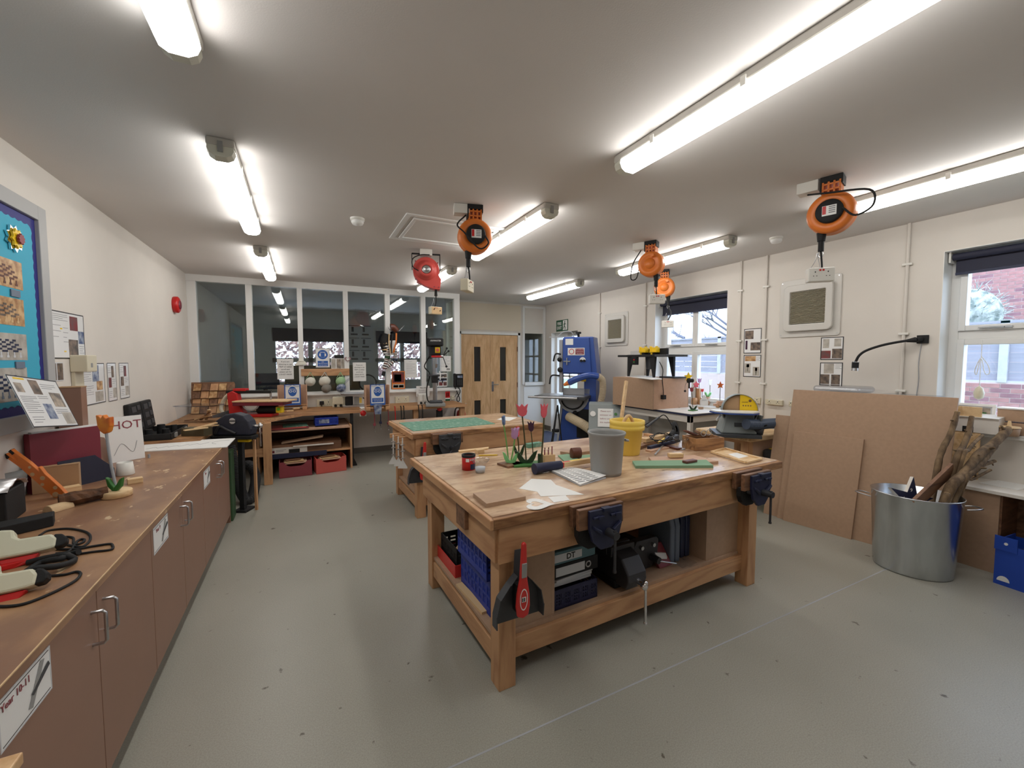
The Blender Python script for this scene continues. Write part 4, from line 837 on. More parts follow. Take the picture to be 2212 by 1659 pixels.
slab('sanding_board', [(1366, 995), (1526, 993), (1541, 1005), (1373, 1006)], H1, 0.018, 'sand_green', 'long green topped sanding board in front of the yellow bucket', 'board', 'sanding boards')
a = Pz(1244, 991, H1+0.009); t = ob('dark_roller', MB().lathe([(0.001, -0.035), (0.04, -0.035), (0.04, 0.035), (0.001, 0.035)], n=24, sx=1, sy=0.75), 'skin_brown', None, (a.x+0.02, a.y+0.03, H1+0.04), rot=(0, PI/2, R(-8)), bev=0.003, label='dark brown half-round block standing on the green board', cat='block')
slab('fibre_strip', [(1210, 975), (1252, 969), (1290, 965), (1290, 972), (1238, 979)], H1, 0.02, 'mdf', 'brown board strip behind the dark roller', 'board')
# grey bin, yellow bucket
c = Pz(1317, 1030, H1); t = thing('grey_bin', 'grey plastic bin standing on the workbench', 'bin', (c.x+0.03, c.y+0.07, H1))
ob('bin_body', MB().lathe([(0.001, 0.008), (0.078, 0.008), (0.082, 0.0), (0.09, 0.0), (0.092, 0.02), (0.106, 0.235), (0.112, 0.24), (0.115, 0.252), (0.113, 0.258), (0.107, 0.257), (0.104, 0.24), (0.088, 0.02), (0.001, 0.014)], n=40), 'mid_grey', t)
ob('bin_handle', MB().tube([(0.10, -0.055, 0.205), (0.125, -0.05, 0.20), (0.128, -0.02, 0.20), (0.108, -0.005, 0.205)], 0.008, 6), 'mid_grey', t)
c = Pz(1352, 985, H1); t = thing('yellow_bucket', 'yellow plastic bucket of wooden odds and ends', 'bucket', (c.x+0.06, c.y+0.06, H1))
ob('bucket_wall', MB().lathe([(0.001, 0.005), (0.09, 0.0), (0.094, 0.006), (0.112, 0.18), (0.124, 0.182), (0.126, 0.21), (0.121, 0.215), (0.126, 0.222), (0.126, 0.25), (0.118, 0.252), (0.114, 0.24), (0.092, 0.012), (0.001, 0.012)], n=40), 'yellow_plastic', t)
bl_ = t.location.copy()
ob('bent_stick', MB().tube([(-0.06, 0.0, 0.18), (-0.02, -0.01, 0.27), (0.02, -0.01, 0.275), (0.07, 0.0, 0.2)], 0.012, 8), 'pine_pale', None, bl_, label='pale bent wooden handle sticking out of the yellow bucket', cat='handle')
ob('wooden_ball', MB().lathe([(0.001, 0), (0.025, 0.004), (0.028, 0.02), (0.02, 0.04), (0.001, 0.045)], n=16), 'pine_x', None, bl_+Vector((-0.005, -0.06, 0.195)), label='turned wooden knob inside the yellow bucket', cat='knob')
block('bucket_offcut', 'offcut of wood filling the yellow bucket', 'offcut', bl_+Vector((0, 0, 0.013)), (0.1, 0.1, 0.17), 'dark_wood', 0.3)
a = Pz(1338, 916, 0.84); sd = depth_of(a)
t = thing('square_dowel', 'pale square batten leaning upright behind the yellow bucket', 'batten', Pd(1334, 969, 3.27)); e_ = Pd(1353, 823, 3.42)-t.location; s_ = Vector((0, 0, 0))
ob('batten', MB().beam((0, 0, 0), e_, 0.022, 0.022, (0, 1, 0)), 'pine_pale', t, bev=0.001); t['label'] = 'pale square batten leaning upright behind the yellow bucket'
# blocks around the sanding boards
a = Pz(1459, 988, H1+0.02); block('sanding_block', 'pale wooden block lying across the green sanding board', 'block', (a.x, a.y, H1+0.02), (0.10, 0.045, 0.03), 'pine_pale', R(-22), 0.006); a = Pz(1490, 999, H1+0.018); block('sanding_block', 'dark brown block lying on the green sanding board', 'block', (a.x, a.y, H1+0.018), (0.105, 0.04, 0.017), 'skin_brown', R(2), 0.005)
slab('board_offcut', [(1401, 987), (1500, 983), (1552, 996), (1470, 1003), (1412, 1000)], H1, 0.0175, 'mdf_pink', 'brown board offcut behind the green sanding board', 'board')
slab('frame_tray', [(1536, 975), (1567, 967), (1646, 991), (1612, 999)], H1, 0.006, 'pine_pale', 'shallow pine frame tray at the right bench end', 'tray')
ps = [Pz(x, y, H1+0.012) for x, y in ((1537, 976), (1566, 968), (1645, 991), (1612, 999))]
for i in range(4):
    a, b = ps[i], ps[(i+1) % 4]; a = a.copy(); b = b.copy(); a.z = b.z = H1+0.0115; ob('frame_strip', MB().beam((0, 0, 0), b-a, 0.016, 0.012), 'pine_pale', None, a, label=['left short strip of the shallow pine frame', 'far long strip of the shallow pine frame', 'right short strip of the shallow pine frame', 'near long strip of the shallow pine frame'][i], cat='strip', group='pine frame strips')
slab('white_sheet', [(1573, 981), (1594, 977), (1618, 985), (1596, 990)], H1+0.006, 0.001, 'paper', 'white paper inside the shallow pine frame', 'paper')
# brown wooden box with goggles and scraps
c = Pz(1522, 972, H1); t = thing('wooden_box', 'brown wooden box of scraps at the far bench end', 'box', (c.x+0.04, c.y+0.05, H1), R(-14)); 
ob('box_side', MB().box(-0.125, 0.125, -0.085, -0.073, 0, 0.095), 'pine_worn', t, bev=0.002); ob('box_side', MB().box(-0.125, 0.125, 0.073, 0.085, 0, 0.095), 'pine_worn', t, bev=0.002); ob('box_end', MB().box(-0.125, -0.113, -0.073, 0.073, 0, 0.095), 'pine_worn', t, bev=0.002); ob('box_end', MB().box(0.113, 0.125, -0.073, 0.073, 0, 0.095), 'pine_worn', t, bev=0.002); ob('box_base', MB().box(-0.113, 0.113, -0.073, 0.073, 0, 0.01), 'pine_worn', t)
L = t.location.copy()
ob('shoe_sole_template', MB().prism(rrect(0.12, 0.07, 0.03), 0, 0.02), 'dark_wood', None, L+Vector((-0.01, 0.02, 0.105)), rot=(0.3, 0.35, 0.2), bev=0.004, label='rounded wooden cut-out on top of the box of scraps', cat='cut-out'); block('scrap_filling', 'pile of wood scraps inside the brown wooden box', 'scraps', L+Vector((0, 0, 0.011)), (0.21, 0.13, 0.055), 'dark_wood', R(-14))
ob('wood_paddle', MB().prism([(-0.09, -0.02), (0.02, -0.03), (0.06, 0.0), (0.02, 0.03), (-0.09, 0.02)], 0, 0.01), 'skin_brown', None, L+Vector((-0.10, 0.02, 0.115)), rot=(0, 0.35, 0.1), label='dark wooden paddle resting on the box corner', cat='paddle')
ob('wire_goggles', MB().tube([(0.03*math.cos(a), 0, 0.022*math.sin(a)) for a in [k*PI/6 for k in range(13)]], 0.003, 6, 0).tube([(0.07+0.03*math.cos(a), 0.01, 0.022*math.sin(a)) for a in [k*PI/6 for k in range(13)]], 0.003, 6, 0), 'mid_grey', None, L+Vector((-0.03, -0.03, 0.125)), label='pair of scratched clear goggles on the box of scraps', cat='goggles')
# clamp, sander, cables and offcut pile
b = Pz(1428, 978, H1); t = thing('quick_clamp', 'dark blue quick clamp lying behind the sanding board', 'clamp', b); 
p1, p2 = Pz(1401, 973, H1)-b, Pz(1455, 961, H1)-b; p1.z = 0.02; p2.z = 0.025; ob('jaw_body', MB().beam(p1, p2, 0.03, 0.026), 'navy', t, bev=0.004); ob('trigger', MB().beam(p1.lerp(p2, 0.5)+Vector((0, 0, 0.02)), p1.lerp(p2, 0.8)+Vector((0, 0, 0.05)), 0.02, 0.018), 'navy', t, bev=0.004); ob('yellow_lever', MB().beam(p1.lerp(p2, 0.35)+Vector((0, 0, 0.02)), p1.lerp(p2, 0.62)+Vector((0, 0, 0.045)), 0.01, 0.012), 'yellow_plastic', t); q = Pz(1415, 984, H1)-b; q.z = 0.006; ob('bar', MB().beam(p1.lerp(p2, 0.6), q, 0.012, 0.006), 'steel', t)
pile = [((1372, 972), (1420, 955), 0.025, 'dark_wood', 'dark wooden offcut in the pile behind the yellow bucket'), ((1385, 950), (1440, 958), 0.02, 'pine_pale', 'pale offcut in the pile behind the yellow bucket'), ((1390, 963), (1450, 948), 0.03, 'mdf_edge', 'board offcut topmost in the pile behind the yellow bucket'), ((1395, 940), (1425, 948), 0.02, 'pine_x', 'short pine offcut at the back of the pile'), ((1440, 965), (1468, 972), 0.015, 'skin_brown', 'brown strip beside the clear cup'), ((1400, 976), (1440, 968), 0.012, 'mdf_pink', 'flat pink-brown strip under the blue clamp')]
for k, (a, b, h, m_, l) in enumerate(pile):
    A, Bq = Pz(a[0], a[1], H1), Pz(b[0], b[1], H1); z = H1+(0.028 if k == 2 else 0)+h/2; A.z = Bq.z = z; ob('offcut', MB().beam((0, 0, 0), Bq-A, 0.05, h), m_, None, A, bev=0.001, label=l, cat='offcut', group='offcuts on the bench')
b = Pz(1452, 955, H1); t = thing('belt_sander', 'black hand sander behind the clear cup', 'sander', b, R(20)); ob('body', MB().box(-0.07, 0.07, -0.035, 0.035, 0.012, 0.06), 'dark_grey', t, bev=0.012); ob('pad', MB().box(-0.075, 0.075, -0.04, 0.04, 0, 0.012), 'matt_black', t); ob('grip', MB().cyl((-0.04, 0, 0.06), (0.03, 0, 0.085), 0.02), 'matt_black', t)
ring = ob('sanding_disc', MB().lathe([(0.03, -0.008), (0.07, -0.008), (0.07, 0.008), (0.03, 0.008)], n=30), 'matt_black', None, Pz(1462, 944, H1)+Vector((0.05, 0.06, 0.06)), rot=(R(75), 0, R(25)), label='black round disc standing behind the sander', cat='disc')
c0 = Pz(1400, 932, H1); dd = depth_of(c0)
cb = [Pd(1376, 946, dd*0.93), Pd(1388, 922, dd*0.95), Pd(1420, 904, dd*0.97), Pd(1436, 897, dd*0.97), Pd(1452, 920, dd*0.96), Pd(1462, 945, dd*0.93), Pd(1468, 952, dd*0.90)]
g0 = cb[0].copy(); ob('power_cable', MB().tube([p-g0 for p in cb], 0.005, 6), 'matt_black', None, g0, label='black cable arching up behind the yellow bucket', cat='cable')
t = thing('handheld_tool', 'black and grey tool grip at the end of the arching cable', 'tool', Pd(1402, 912, dd*0.955)); ob('grip', MB().cyl(Pd(1396, 922, dd*0.95)-t.location, Pd(1424, 901, dd*0.97)-t.location, 0.014, 0.008), 'dark_grey', t)
pts = []
rng = random.Random(12)
for k in range(26):
    a = k*0.8; pts.append(Pz(1430+22*math.cos(a)+rng.uniform(-6, 6), 950+9*math.sin(a)+rng.uniform(-2, 2), H1+0.045)+Vector((0, 0, 0.03*abs(math.sin(k*1.7)))))
g0 = pts[0].copy(); ob('tangled_cable', MB().tube([p-g0 for p in pts], 0.0035, 5, 4), 'matt_black', None, g0, label='tangled thin black cable behind the clear cup', cat='cable')
# ---------------------------------------------------------------- things under the front workbench
SH = 0.218
def crate(name, label, loc, rz, L, W, H, m, group=None, slots=True, base=0.0):
    t = thing(name, label, 'crate', loc, rz, group); w = 0.006
    ob('crate_base', MB().box(-L/2, L/2, -W/2, W/2, 0, w), m, t)
    for (x0, x1, y0, y1, nm) in ((-L/2, L/2, -W/2, -W/2+w, 'long_side'), (-L/2, L/2, W/2-w, W/2, 'long_side'), (-L/2, -L/2+w, -W/2, W/2, 'short_side'), (L/2-w, L/2, -W/2, W/2, 'short_side')):
        mb = MB(); lx = (x1-x0) > (y1-y0); n = max(3, int((x1-x0 if lx else y1-y0)/0.05))
        for z0, z1 in ((0, H*0.22), (H*0.46, H*0.54), (H*0.78, H)): mb.box(x0, x1, y0, y1, z0, z1)
        for i in range(n+1):
            if lx: c = x0+(x1-x0)*i/n; c0, c1 = max(x0, c-0.009), min(x1, c+0.009); mb.box(c0, c1, y0, y1, H*0.2, H*0.8)
            else: c = y0+(y1-y0)*i/n; c0, c1 = max(y0, c-0.009), min(y1, c+0.009); mb.box(x0, x1, c0, c1, H*0.2, H*0.8)
            if lx and i < n:
                for q in range(3): cc = x0+(x1-x0)*(i+(q+1)/4)/n; mb.box(cc-0.0045, cc+0.0045, y0+0.002, y1-0.002, H*0.2, H*0.8)
            if i == 0: mb.box(x0, x1, y0+0.002, y1-0.002, H*0.30, H*0.38).box(x0, x1, y0+0.002, y1-0.002, H*0.62, H*0.70)
        ob(nm, mb, m, t)
    return t
crate('storage_crate', 'blue crate on the lower shelf at the left bench end, upper of two', bl(0.215, 0.42, SH+0.19), B1R+PI/2, 0.40, 0.26, 0.17, 'crate_blue', 'blue crates under the bench')
crate('storage_crate', 'blue crate on the lower shelf at the left bench end, lower of two', bl(0.235, 0.42, SH), B1R+PI/2, 0.40, 0.26, 0.187, 'crate_blue', 'blue crates under the bench')
t = thing('red_tray', 'orange red tray holding the black crate under the bench', 'tray', bl(0.215, 0.83, SH), B1R); ob('tray_base', MB().box(-0.13, 0.14, -0.165, 0.17, 0, 0.006), 'red_plastic', t)
for a in ((-0.13, 0.14, -0.165, -0.159), (-0.13, 0.14, 0.164, 0.17), (-0.13, -0.124, -0.159, 0.164), (0.134, 0.14, -0.159, 0.164)): ob('tray_side', MB().box(a[0], a[1], a[2], a[3], 0.006, 0.075), 'red_plastic', t, bev=0.002)
crate('black_crate', 'black slotted crate inside the red tray', bl(0.215, 0.83, SH+0.0065), B1R+PI/2, 0.29, 0.22, 0.155, 'matt_black')
for k in range(4):
    a = bl(0.13+0.04*k, 0.74+0.03*k, SH+0.13+0.012*k); ob('wood_scrap', MB().beam((0, 0, 0), (0.12, 0.10-0.05*k, 0.05), 0.03, 0.02), ['pine_pale', 'cut_wood', 'foam_grey', 'mdf_edge'][k], None, a, label=['pale pine scrap sticking out of the black crate', 'rough brown scrap in the black crate', 'grey scrap in the black crate', 'board scrap at the back of the black crate'][k], cat='scrap', group='scraps in the black crate')
ob('shelf_batten', MB().beam((0, 0, 0), (0.03, -0.32, 0), 0.04, 0.012), 'mdf_edge', None, bl(0.078, 0.585, SH+0.006), label='flat pale batten lying on the lower shelf beside the blue crates', cat='batten')
def arch_file(label, x, z, h, m, rz=0, lab=None):
    t = thing('lever_arch_file', label, 'file', bl(x, 0.135, z), B1R+rz, 'files under the bench'); ob('cover', MB().box(-0.145, 0.155, 0, 0.28, 0, h), m, t, bev=0.006)
    ob('spine_label', MB().box(-0.13, 0.06, -0.0015, 0, h*0.2, h*0.8), 'paper_shade', t)
    if lab: text(t, lab, 0.042, (-0.015, -0.0026, h*0.5), 'ink', rot=(PI/2, 0, 0), bold=0.001)
    else: ob('finger_ring', MB().lathe([(0.012, 0), (0.012, 0.003), (0.019, 0.003), (0.019, 0)], n=20).fr(Matrix.Identity(4)), 'steel', t, (0.085, 0, h*0.5), rot=(PI/2, 0, 0))
    return t
crate('storage_crate', 'dark slotted crate below the two files under the bench', bl(0.56, 0.26, SH), B1R, 0.29, 0.30, 0.105, 'dark_crate')
for k in range(3): ob('paper_pile', MB().prism(rrect(0.26, 0.22, 0.004), 0, 0.012), 'paper_shade', None, bl(0.555+0.006*k, 0.25, SH+0.107+k*0.0125), rz=B1R+0.04*k, label=['lowest pile of papers between crate and black file', 'middle pile of papers between crate and black file', 'topmost pile of papers under the black file'][k], cat='papers', group='papers under the bench')
arch_file('black lever arch file with a white spine label, below the teal file', 0.575, SH+0.146, 0.078, 'matt_black'); arch_file('teal box file with DT written on its label', 0.555, SH+0.225, 0.07, 'teal_file', 0, 'DT')
v = thing('machine_vise', 'black engineer vise with a chrome tommy bar under the bench', 'vise', bl(0.915, 0.135, SH), B1R)
ob('vise_base', MB().box(-0.08, 0.08, -0.02, 0.25, 0, 0.05), 'matt_black', v, bev=0.01); mb = MB(); mb.M = fmat((-0.07, 0, 0.03), (0, -1, 0), (0, 0, 1)); mb.prism([(-0.25, 0), (0.10, 0), (0.12, 0.05), (0.115, 0.09), (0.06, 0.16), (-0.02, 0.19), (-0.25, 0.17)], -0.14, 0.0); ob('vise_body', mb, 'cast_iron', v, bev=0.012, seg=3)
ob('jaw', MB().box(-0.09, 0.09, -0.0, 0.03, 0.18, 0.235).box(-0.09, 0.09, 0.04, 0.07, 0.18, 0.235), 'cast_iron', v, bev=0.004); ob('screw_end', MB().cyl((0, -0.10, 0.075), (0, -0.165, 0.07), 0.018).ball((0, -0.165, 0.07), 0.021), 'chrome', v); ob('tommy_bar', MB().cyl((0.005, -0.168, 0.085), (0.008, -0.170, -0.135), 0.0075).ball((0.005, -0.168, 0.087), 0.015).ball((0.008, -0.17, -0.138), 0.011), 'chrome', v)
v = thing('drill_vise', 'rusty dark drill vise beside the chrome handled one', 'vise', bl(1.17, 0.28, SH), B1R); mb = MB(); mb.M = fmat((0, -0.06, 0.0), (1, 0, 0), (0, 0, 1)); mb.prism([(-0.08, 0.19), (-0.10, 0.16), (-0.09, 0.07), (-0.03, 0.0), (0.05, 0.0), (0.10, 0.06), (0.11, 0.17), (0.09, 0.19)], -0.03, 0.02); ob('face_plate', mb, 'cast_iron', v, bev=0.006); ob('vise_body', MB().box(-0.08, 0.09, -0.04, 0.2, 0, 0.12), 'matt_black', v, bev=0.01); ob('screw_boss', MB().cyl((0.045, -0.08, 0.07), (0.05, -0.14, 0.065), 0.022), 'cast_iron', v); ob('tommy_bar', MB().cyl((0.03, -0.13, 0.068), (0.19, -0.15, 0.02), 0.005), 'steel', v); ob('bolt', MB().cyl((-0.05, -0.08, 0.15), (-0.05, -0.1, 0.15), 0.012).cyl((0.05, -0.08, 0.15), (0.05, -0.1, 0.15), 0.012), 'steel', v)
t = thing('parts_packet', 'red and white packet leaning by the grey case under the bench', 'packet', bl(1.30, 0.17, SH), B1R+0.2); ob('bag', MB().hexa([(-0.05, 0, 0), (0.06, -0.02, 0), (0.06, 0.0, 0), (-0.05, 0.02, 0), (-0.07, 0.07, 0.13), (0.06, 0.06, 0.12), (0.06, 0.07, 0.12), (-0.07, 0.08, 0.13)]), 'dull_red', t); ob('packet_label', MB().hexa([(-0.045, 0.018, 0.055), (0.05, 0.004, 0.03), (0.05, 0.008, 0.03), (-0.045, 0.022, 0.055), (-0.052, 0.035, 0.09), (0.05, 0.02, 0.065), (0.05, 0.03, 0.065), (-0.052, 0.045, 0.09)]), 'paper', t)
def tool_case(label, x, y, m, h, w=0.085):
    t = thing('tool_case', label, 'case', bl(x, y, SH), B1R-0.06, 'upright tool cases'); mb = MB(); sd = [(-0.02, 0), (0.28, 0), (0.28, h), (0.04, h), (-0.005, h-0.04), (-0.02, h-0.09)]
    for s, nm in ((0, 'case_half'), (1, 'case_half')):
        mb = MB(); mb.M = fmat((-w/2+s*(w/2+0.002), 0, 0), (0, 1, 0), (0, 0, 1)); mb.prism(sd, 0, w/2-0.002); ob(nm, mb, m, t, bev=0.01, seg=3)
    ob('latch', MB().box(-0.03, 0.03, -0.012, 0.0, h-0.19, h-0.165).box(-0.035, 0.035, 0.02, 0.08, h-0.002, h+0.012), 'case_navy', t, bev=0.003)
tool_case('slate grey upright power tool case under the bench', 1.40, 0.19, 'case_grey', 0.325); tool_case('navy upright power tool case under the bench, by the panel', 1.52, 0.21, 'case_navy', 0.345)
ob('plastic_bag', MB().add([(x*0.024+0.010*math.sin(7*y+2*x), y*0.03, 0.006+0.018*abs(math.sin(2.3*x+1.7*y))) for x in range(-3, 4) for y in range(-2, 3)], [(i*5+j, (i+1)*5+j, (i+1)*5+j+1, i*5+j+1) for i in range(6) for j in range(4)], True), 'poly_bag', None, bl(1.42, 0.125, SH+0.004), B1R, label='crumpled clear plastic bag on the lower shelf edge', cat='bag')
# ---------------------------------------------------------------- flat prints
def poster(name, label, cat, origin, right, up, w, h, els=(), border='ink', sheet='laminate', group=None, th=0.002, bw=0.008):
    """a real flat sheet; els: ('r', x0, y0, x1, y1, material) in fractions, ('t', text, x, y, size, material[, align]), ('l', x0, y0, x1, n, dy) text lines"""
    t = thing(name, label, cat, group=group); frame(t, origin, right, up)
    ob('sheet', MB().box(0, w, 0, h, 0, th), sheet, t)
    if border: ob('border', MB().box(0, w, 0, bw, th, th+0.0006).box(0, w, h-bw, h, th, th+0.0006).box(0, bw, bw, h-bw, th, th+0.0006).box(w-bw, w, bw, h-bw, th, th+0.0006), border, t)
    lines = MB(); z = th
    for e_ in els:
        if e_[0] == 'r': ob('picture' if e_[5].startswith('photo') else 'panel', MB().box(e_[1]*w, e_[3]*w, e_[2]*h, e_[4]*h, z, z+0.0006), e_[5], t)
        elif e_[0] == 't': text(t, e_[1], e_[4], (e_[2]*w, e_[3]*h, z+0.0014), e_[5], e_[6] if len(e_) > 6 else 'CENTER')
        elif e_[0] == 'l':
            for k in range(e_[4]):
                y = e_[2]*h-k*e_[5]*h; lines.box(e_[1]*w, (e_[1]+(e_[3]-e_[1])*(1.0 if k % 3 < 2 else 0.7))*w, y-0.0014, y+0.0014, z, z+0.0005)
    if lines.v: ob('text_lines', lines, 'text_grey', t, kind='stuff')
    return t
def leftwall(px0, py0, px1, py1): a, b = Px(px0, py0, XL+0.002), Px(px1, py1, XL+0.002); return (XL+0.002, a.y, b.z), b.y-a.y, a.z-b.z
# ---------------------------------------------------------------- left counter
HC = 0.775; CX = -0.645
ob('brown_worktop', MB().box(XL+0.003, CX+0.006, -0.5, 4.60, HC-0.028, HC), 'worktop_brown', None, bev=0.002, label='long worn brown worktop along the left wall', cat='worktop')
ob('edge_strip', MB().box(CX+0.004, CX+0.0075, -0.5, 4.60, HC-0.003, HC+0.0003), 'cut_wood', bpy.data.objects['brown_worktop'], label='pale worn front edge')
YS = [0.17, 1.29, 2.41, 3.51, 4.60]
labs = ['brown base cabinet nearest the viewer, without a paper label in view', 'brown base cabinet with the Year 10-11 label', 'brown base cabinet with the second paper label, middle of the run', 'brown base cabinet at the far end of the run']
def cabinet(i):
    y0, y1 = YS[i]+0.001, YS[i+1]-0.001; ym = (y0+y1)/2; t = thing('base_cabinet', labs[i], 'cabinet', (CX, ym, 0), group='base cabinets along the left wall'); w = (y1-y0)/2
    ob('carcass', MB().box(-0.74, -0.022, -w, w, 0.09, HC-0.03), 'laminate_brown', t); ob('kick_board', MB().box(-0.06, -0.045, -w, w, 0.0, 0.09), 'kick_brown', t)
    for s in (-1, 1):
        a, b = (-w+0.0015, -0.002) if s < 0 else (0.002, w-0.0015)
        d = ob('door', MB().box(-0.02, 0, a, b, 0.075, HC-0.034), 'laminate_brown', t, bev=0.0015)
        yh = s*0.045; hp = [(0, yh, 0.69), (0.028, yh, 0.69), (0.036, yh, 0.682), (0.036, yh, 0.588), (0.028, yh, 0.58), (0, yh, 0.58)]
        ob('handle', MB().tube(hp, 0.0055, 8, 0), 'steel', d)
    return t
for i in range(4): cabinet(i)
ob('end_panel', MB().box(-0.74, 0, 0, 0.018, 0, HC-0.03), 'laminate_brown', thing('counter_end', 'brown end panel closing the far end of the counter', 'panel', (CX, 4.602, 0)))
def doorlabel(y0, y1, z0, z1, s, label, pencil=True):
    w, h = y1-y0, z1-z0
    t = poster('door_label', label, 'label', (CX+0.0005, y0, z0), (0, 1, 0), (0, 0, 1), w, h, [('t', s, 0.30, 0.80, 0.026, 'dull_red')], 'paper_shade', 'paper', 'paper labels on the cabinet doors', 0.0012, 0.004)
    [ob('ruled_line', MB().box(0.04*w, 0.96*w, q*h, (q+0.015)*h, 0.0014, 0.002), 'ink', t) for q in (0.06, 0.925)]
    mb = MB(); mb.hexa([(0.50*w, 0.18*h, 0.002), (0.58*w, 0.12*h, 0.002), (0.86*w, 0.86*h, 0.002), (0.78*w, 0.9*h, 0.002), (0.50*w, 0.18*h, 0.0028), (0.58*w, 0.12*h, 0.0028), (0.86*w, 0.86*h, 0.0028), (0.78*w, 0.9*h, 0.0028)]); ob('chisel_drawing', mb, 'mid_grey', t)
    mb = MB(); mb.hexa([(0.56*w, 0.42*h, 0.003), (0.60*w, 0.36*h, 0.003), (0.96*w, 0.62*h, 0.003), (0.93*w, 0.72*h, 0.003), (0.56*w, 0.42*h, 0.0036), (0.60*w, 0.36*h, 0.0036), (0.96*w, 0.62*h, 0.0036), (0.93*w, 0.72*h, 0.0036)]); ob('hammer_drawing', mb, 'dark_grey', t)
doorlabel(1.335, 1.555, 0.615, 0.738, 'Year 10-11', 'paper label reading Year 10-11 on the nearest cabinet door')
doorlabel(2.44, 2.67, 0.610, 0.736, 'Year 9', 'paper label with a tool drawing, second along the cabinet doors')
doorlabel(3.54, 3.75, 0.612, 0.736, 'Year', 'smallest paper label, farthest along the cabinet doors')
t = thing('step_stool', 'light wooden step stool, only its corner showing at the bottom left edge', 'stool', (-0.585, 1.0, 0)); ob('seat', MB().box(-0.052, 0.052, -0.17, 0.173, 0.695, 0.72), 'oak_door', t, bev=0.003)
for y in (-0.15, 0.13): ob('leg', MB().box(-0.045, 0.045, y, y+0.02, 0, 0.695), 'oak_door', t)
# glue guns with their leads
def glue_gun(label, a, b, z, group='glue guns'):
    A, Bq = Pz(a[0], a[1], HC+z), Pz(b[0], b[1], HC+z); t = thing('glue_gun', label, 'glue gun', (A.x, A.y, HC), group=group); d = Bq-A; d.z = 0; L = d.length; u = d/L
    w = Vector((-u.y, u.x, 0)); F = Matrix((u, w*0.55+Vector((0, 0, 0.83)), u.cross(w*0.55+Vector((0, 0, 0.83))))).transposed().to_4x4(); F.translation = Vector((0, 0, z))
    def pr(nm, pts, hw, m_, bv): mb = MB(); mb.M = F; mb.prism(pts, -hw, hw); ob(nm, mb, m_, t, bev=bv)
    pr('gun_body', [(-0.10, -0.026), (L*0.55, -0.028), (L*0.85, -0.026), (L, -0.022), (L*1.02, 0.012), (L*0.9, 0.032), (L*0.35, 0.034), (L*0.25, 0.045), (L*0.22, 0.072), (0.0, 0.078), (-0.1, 0.06)], 0.026, 'gun_cream', 0.008)
    pr('trigger', [(0.0, -0.03), (0.10, -0.028), (0.085, -0.055), (0.02, -0.075)], 0.014, 'red_paint', 0.004); pr('nozzle', [(L*0.95, -0.022), (L*1.12, -0.02), (L*1.2, -0.008), (L*1.2, 0.008), (L*1.1, 0.026), (L*0.95, 0.03)], 0.022, 'matt_black', 0.005)
    return t
glue_gun('white glue gun with red trigger lying on the counter, farther one', (0, 1195), (124, 1172), 0.05); glue_gun('white glue gun with red trigger lying on the counter, nearest one', (-40, 1275), (84, 1250), 0.035)
def cable(label, px, z, r=0.0045, m='matt_black', name='cable', hh=()):
    pts = [Pz(x, y, HC+r+(hh[i] if i < len(hh) else 0)) for i, (x, y) in enumerate(px)]; g0 = pts[0].copy(); ob(name, MB().tube([p-g0 for p in pts], r, 6, 7), m, None, g0, label=label, cat='cable', group='glue gun leads')
cable('looped black lead behind the farther glue gun', [(85, 1157), (105, 1146), (150, 1142), (188, 1150), (195, 1165), (180, 1180), (160, 1180), (135, 1172), (140, 1160), (158, 1162), (160, 1176), (178, 1172), (182, 1165), (168, 1168), (150, 1190), (120, 1196)], 0)
cable('straight black lead with a folded end on the counter', [(110, 1210), (150, 1200), (200, 1192), (240, 1187), (243, 1178), (236, 1175), (200, 1180), (165, 1186), (120, 1186)], 0)
cable('black lead of the nearest glue gun curling to the counter edge', [(85, 1248), (110, 1244), (140, 1241), (165, 1235), (174, 1240), (160, 1256), (110, 1282), (50, 1305), (0, 1310), (-20, 1305)], 0)
cable('thick tangle of black leads between the glue guns', [(60, 1215), (100, 1205), (140, 1200), (160, 1210), (130, 1222), (80, 1228), (50, 1240), (90, 1215), (130, 1207), (150, 1198), (170, 1192)], 0, 0.011, hh=[0.01*(i%3) for i in range(11)])
ob('red_clip', MB().box(-0.035, 0.035, -0.03, 0.03, 0, 0.02), 'red_paint', None, Pz(30, 1222, HC), rz=R(30), bev=0.004, label='red plastic clip between the two glue guns', cat='clip')
# appliance box, silver tray, grey tub at the left edge
c = Pz(20, 1130, HC); t = thing('black_box', 'black box with a dented silver tray on it at the left edge', 'box', (c.x-0.05, c.y+0.05, HC), R(8)); ob('box_body', MB().box(-0.19, 0.05, -0.10, 0.12, 0, 0.15), 'matt_black', t, bev=0.006)
mb = MB(); vs = []
for i in range(9):
    for j in range(3): vs.append((-0.19+j*0.125, -0.115+i*0.03, 0.155+0.035*math.sin(PI*i/8)+0.006*math.sin(i*2.1)))
n = len(vs); vs += [(x, y, z-0.006) for x, y, z in vs]
mb.add(vs, [(3*i+j, 3*i+j+1, 3*i+j+4, 3*i+j+3) for i in range(8) for j in range(2)]+[(n+3*i+j, n+3*i+j+3, n+3*i+j+4, n+3*i+j+1) for i in range(8) for j in range(2)]+[(3*i+2, n+3*i+2, n+3*i+5, 3*i+5) for i in range(8)], True)
ob('silver_tray', mb, 'steel', t)
c = Pz(28, 1085, HC); t = thing('grey_tub', 'round grey tub behind the black box', 'tub', (c.x-0.10, c.y+0.09, HC)); ob('tub_wall', MB().lathe([(0.001, 0.004), (0.10, 0), (0.105, 0.05), (0.112, 0.10), (0.116, 0.155), (0.110, 0.155), (0.10, 0.01), (0.001, 0.01)], n=32), 'grey_plastic', t); ob('white_band', MB().lathe([(0.1065, 0.055), (0.1135, 0.10)], n=32), 'paper_shade', t)
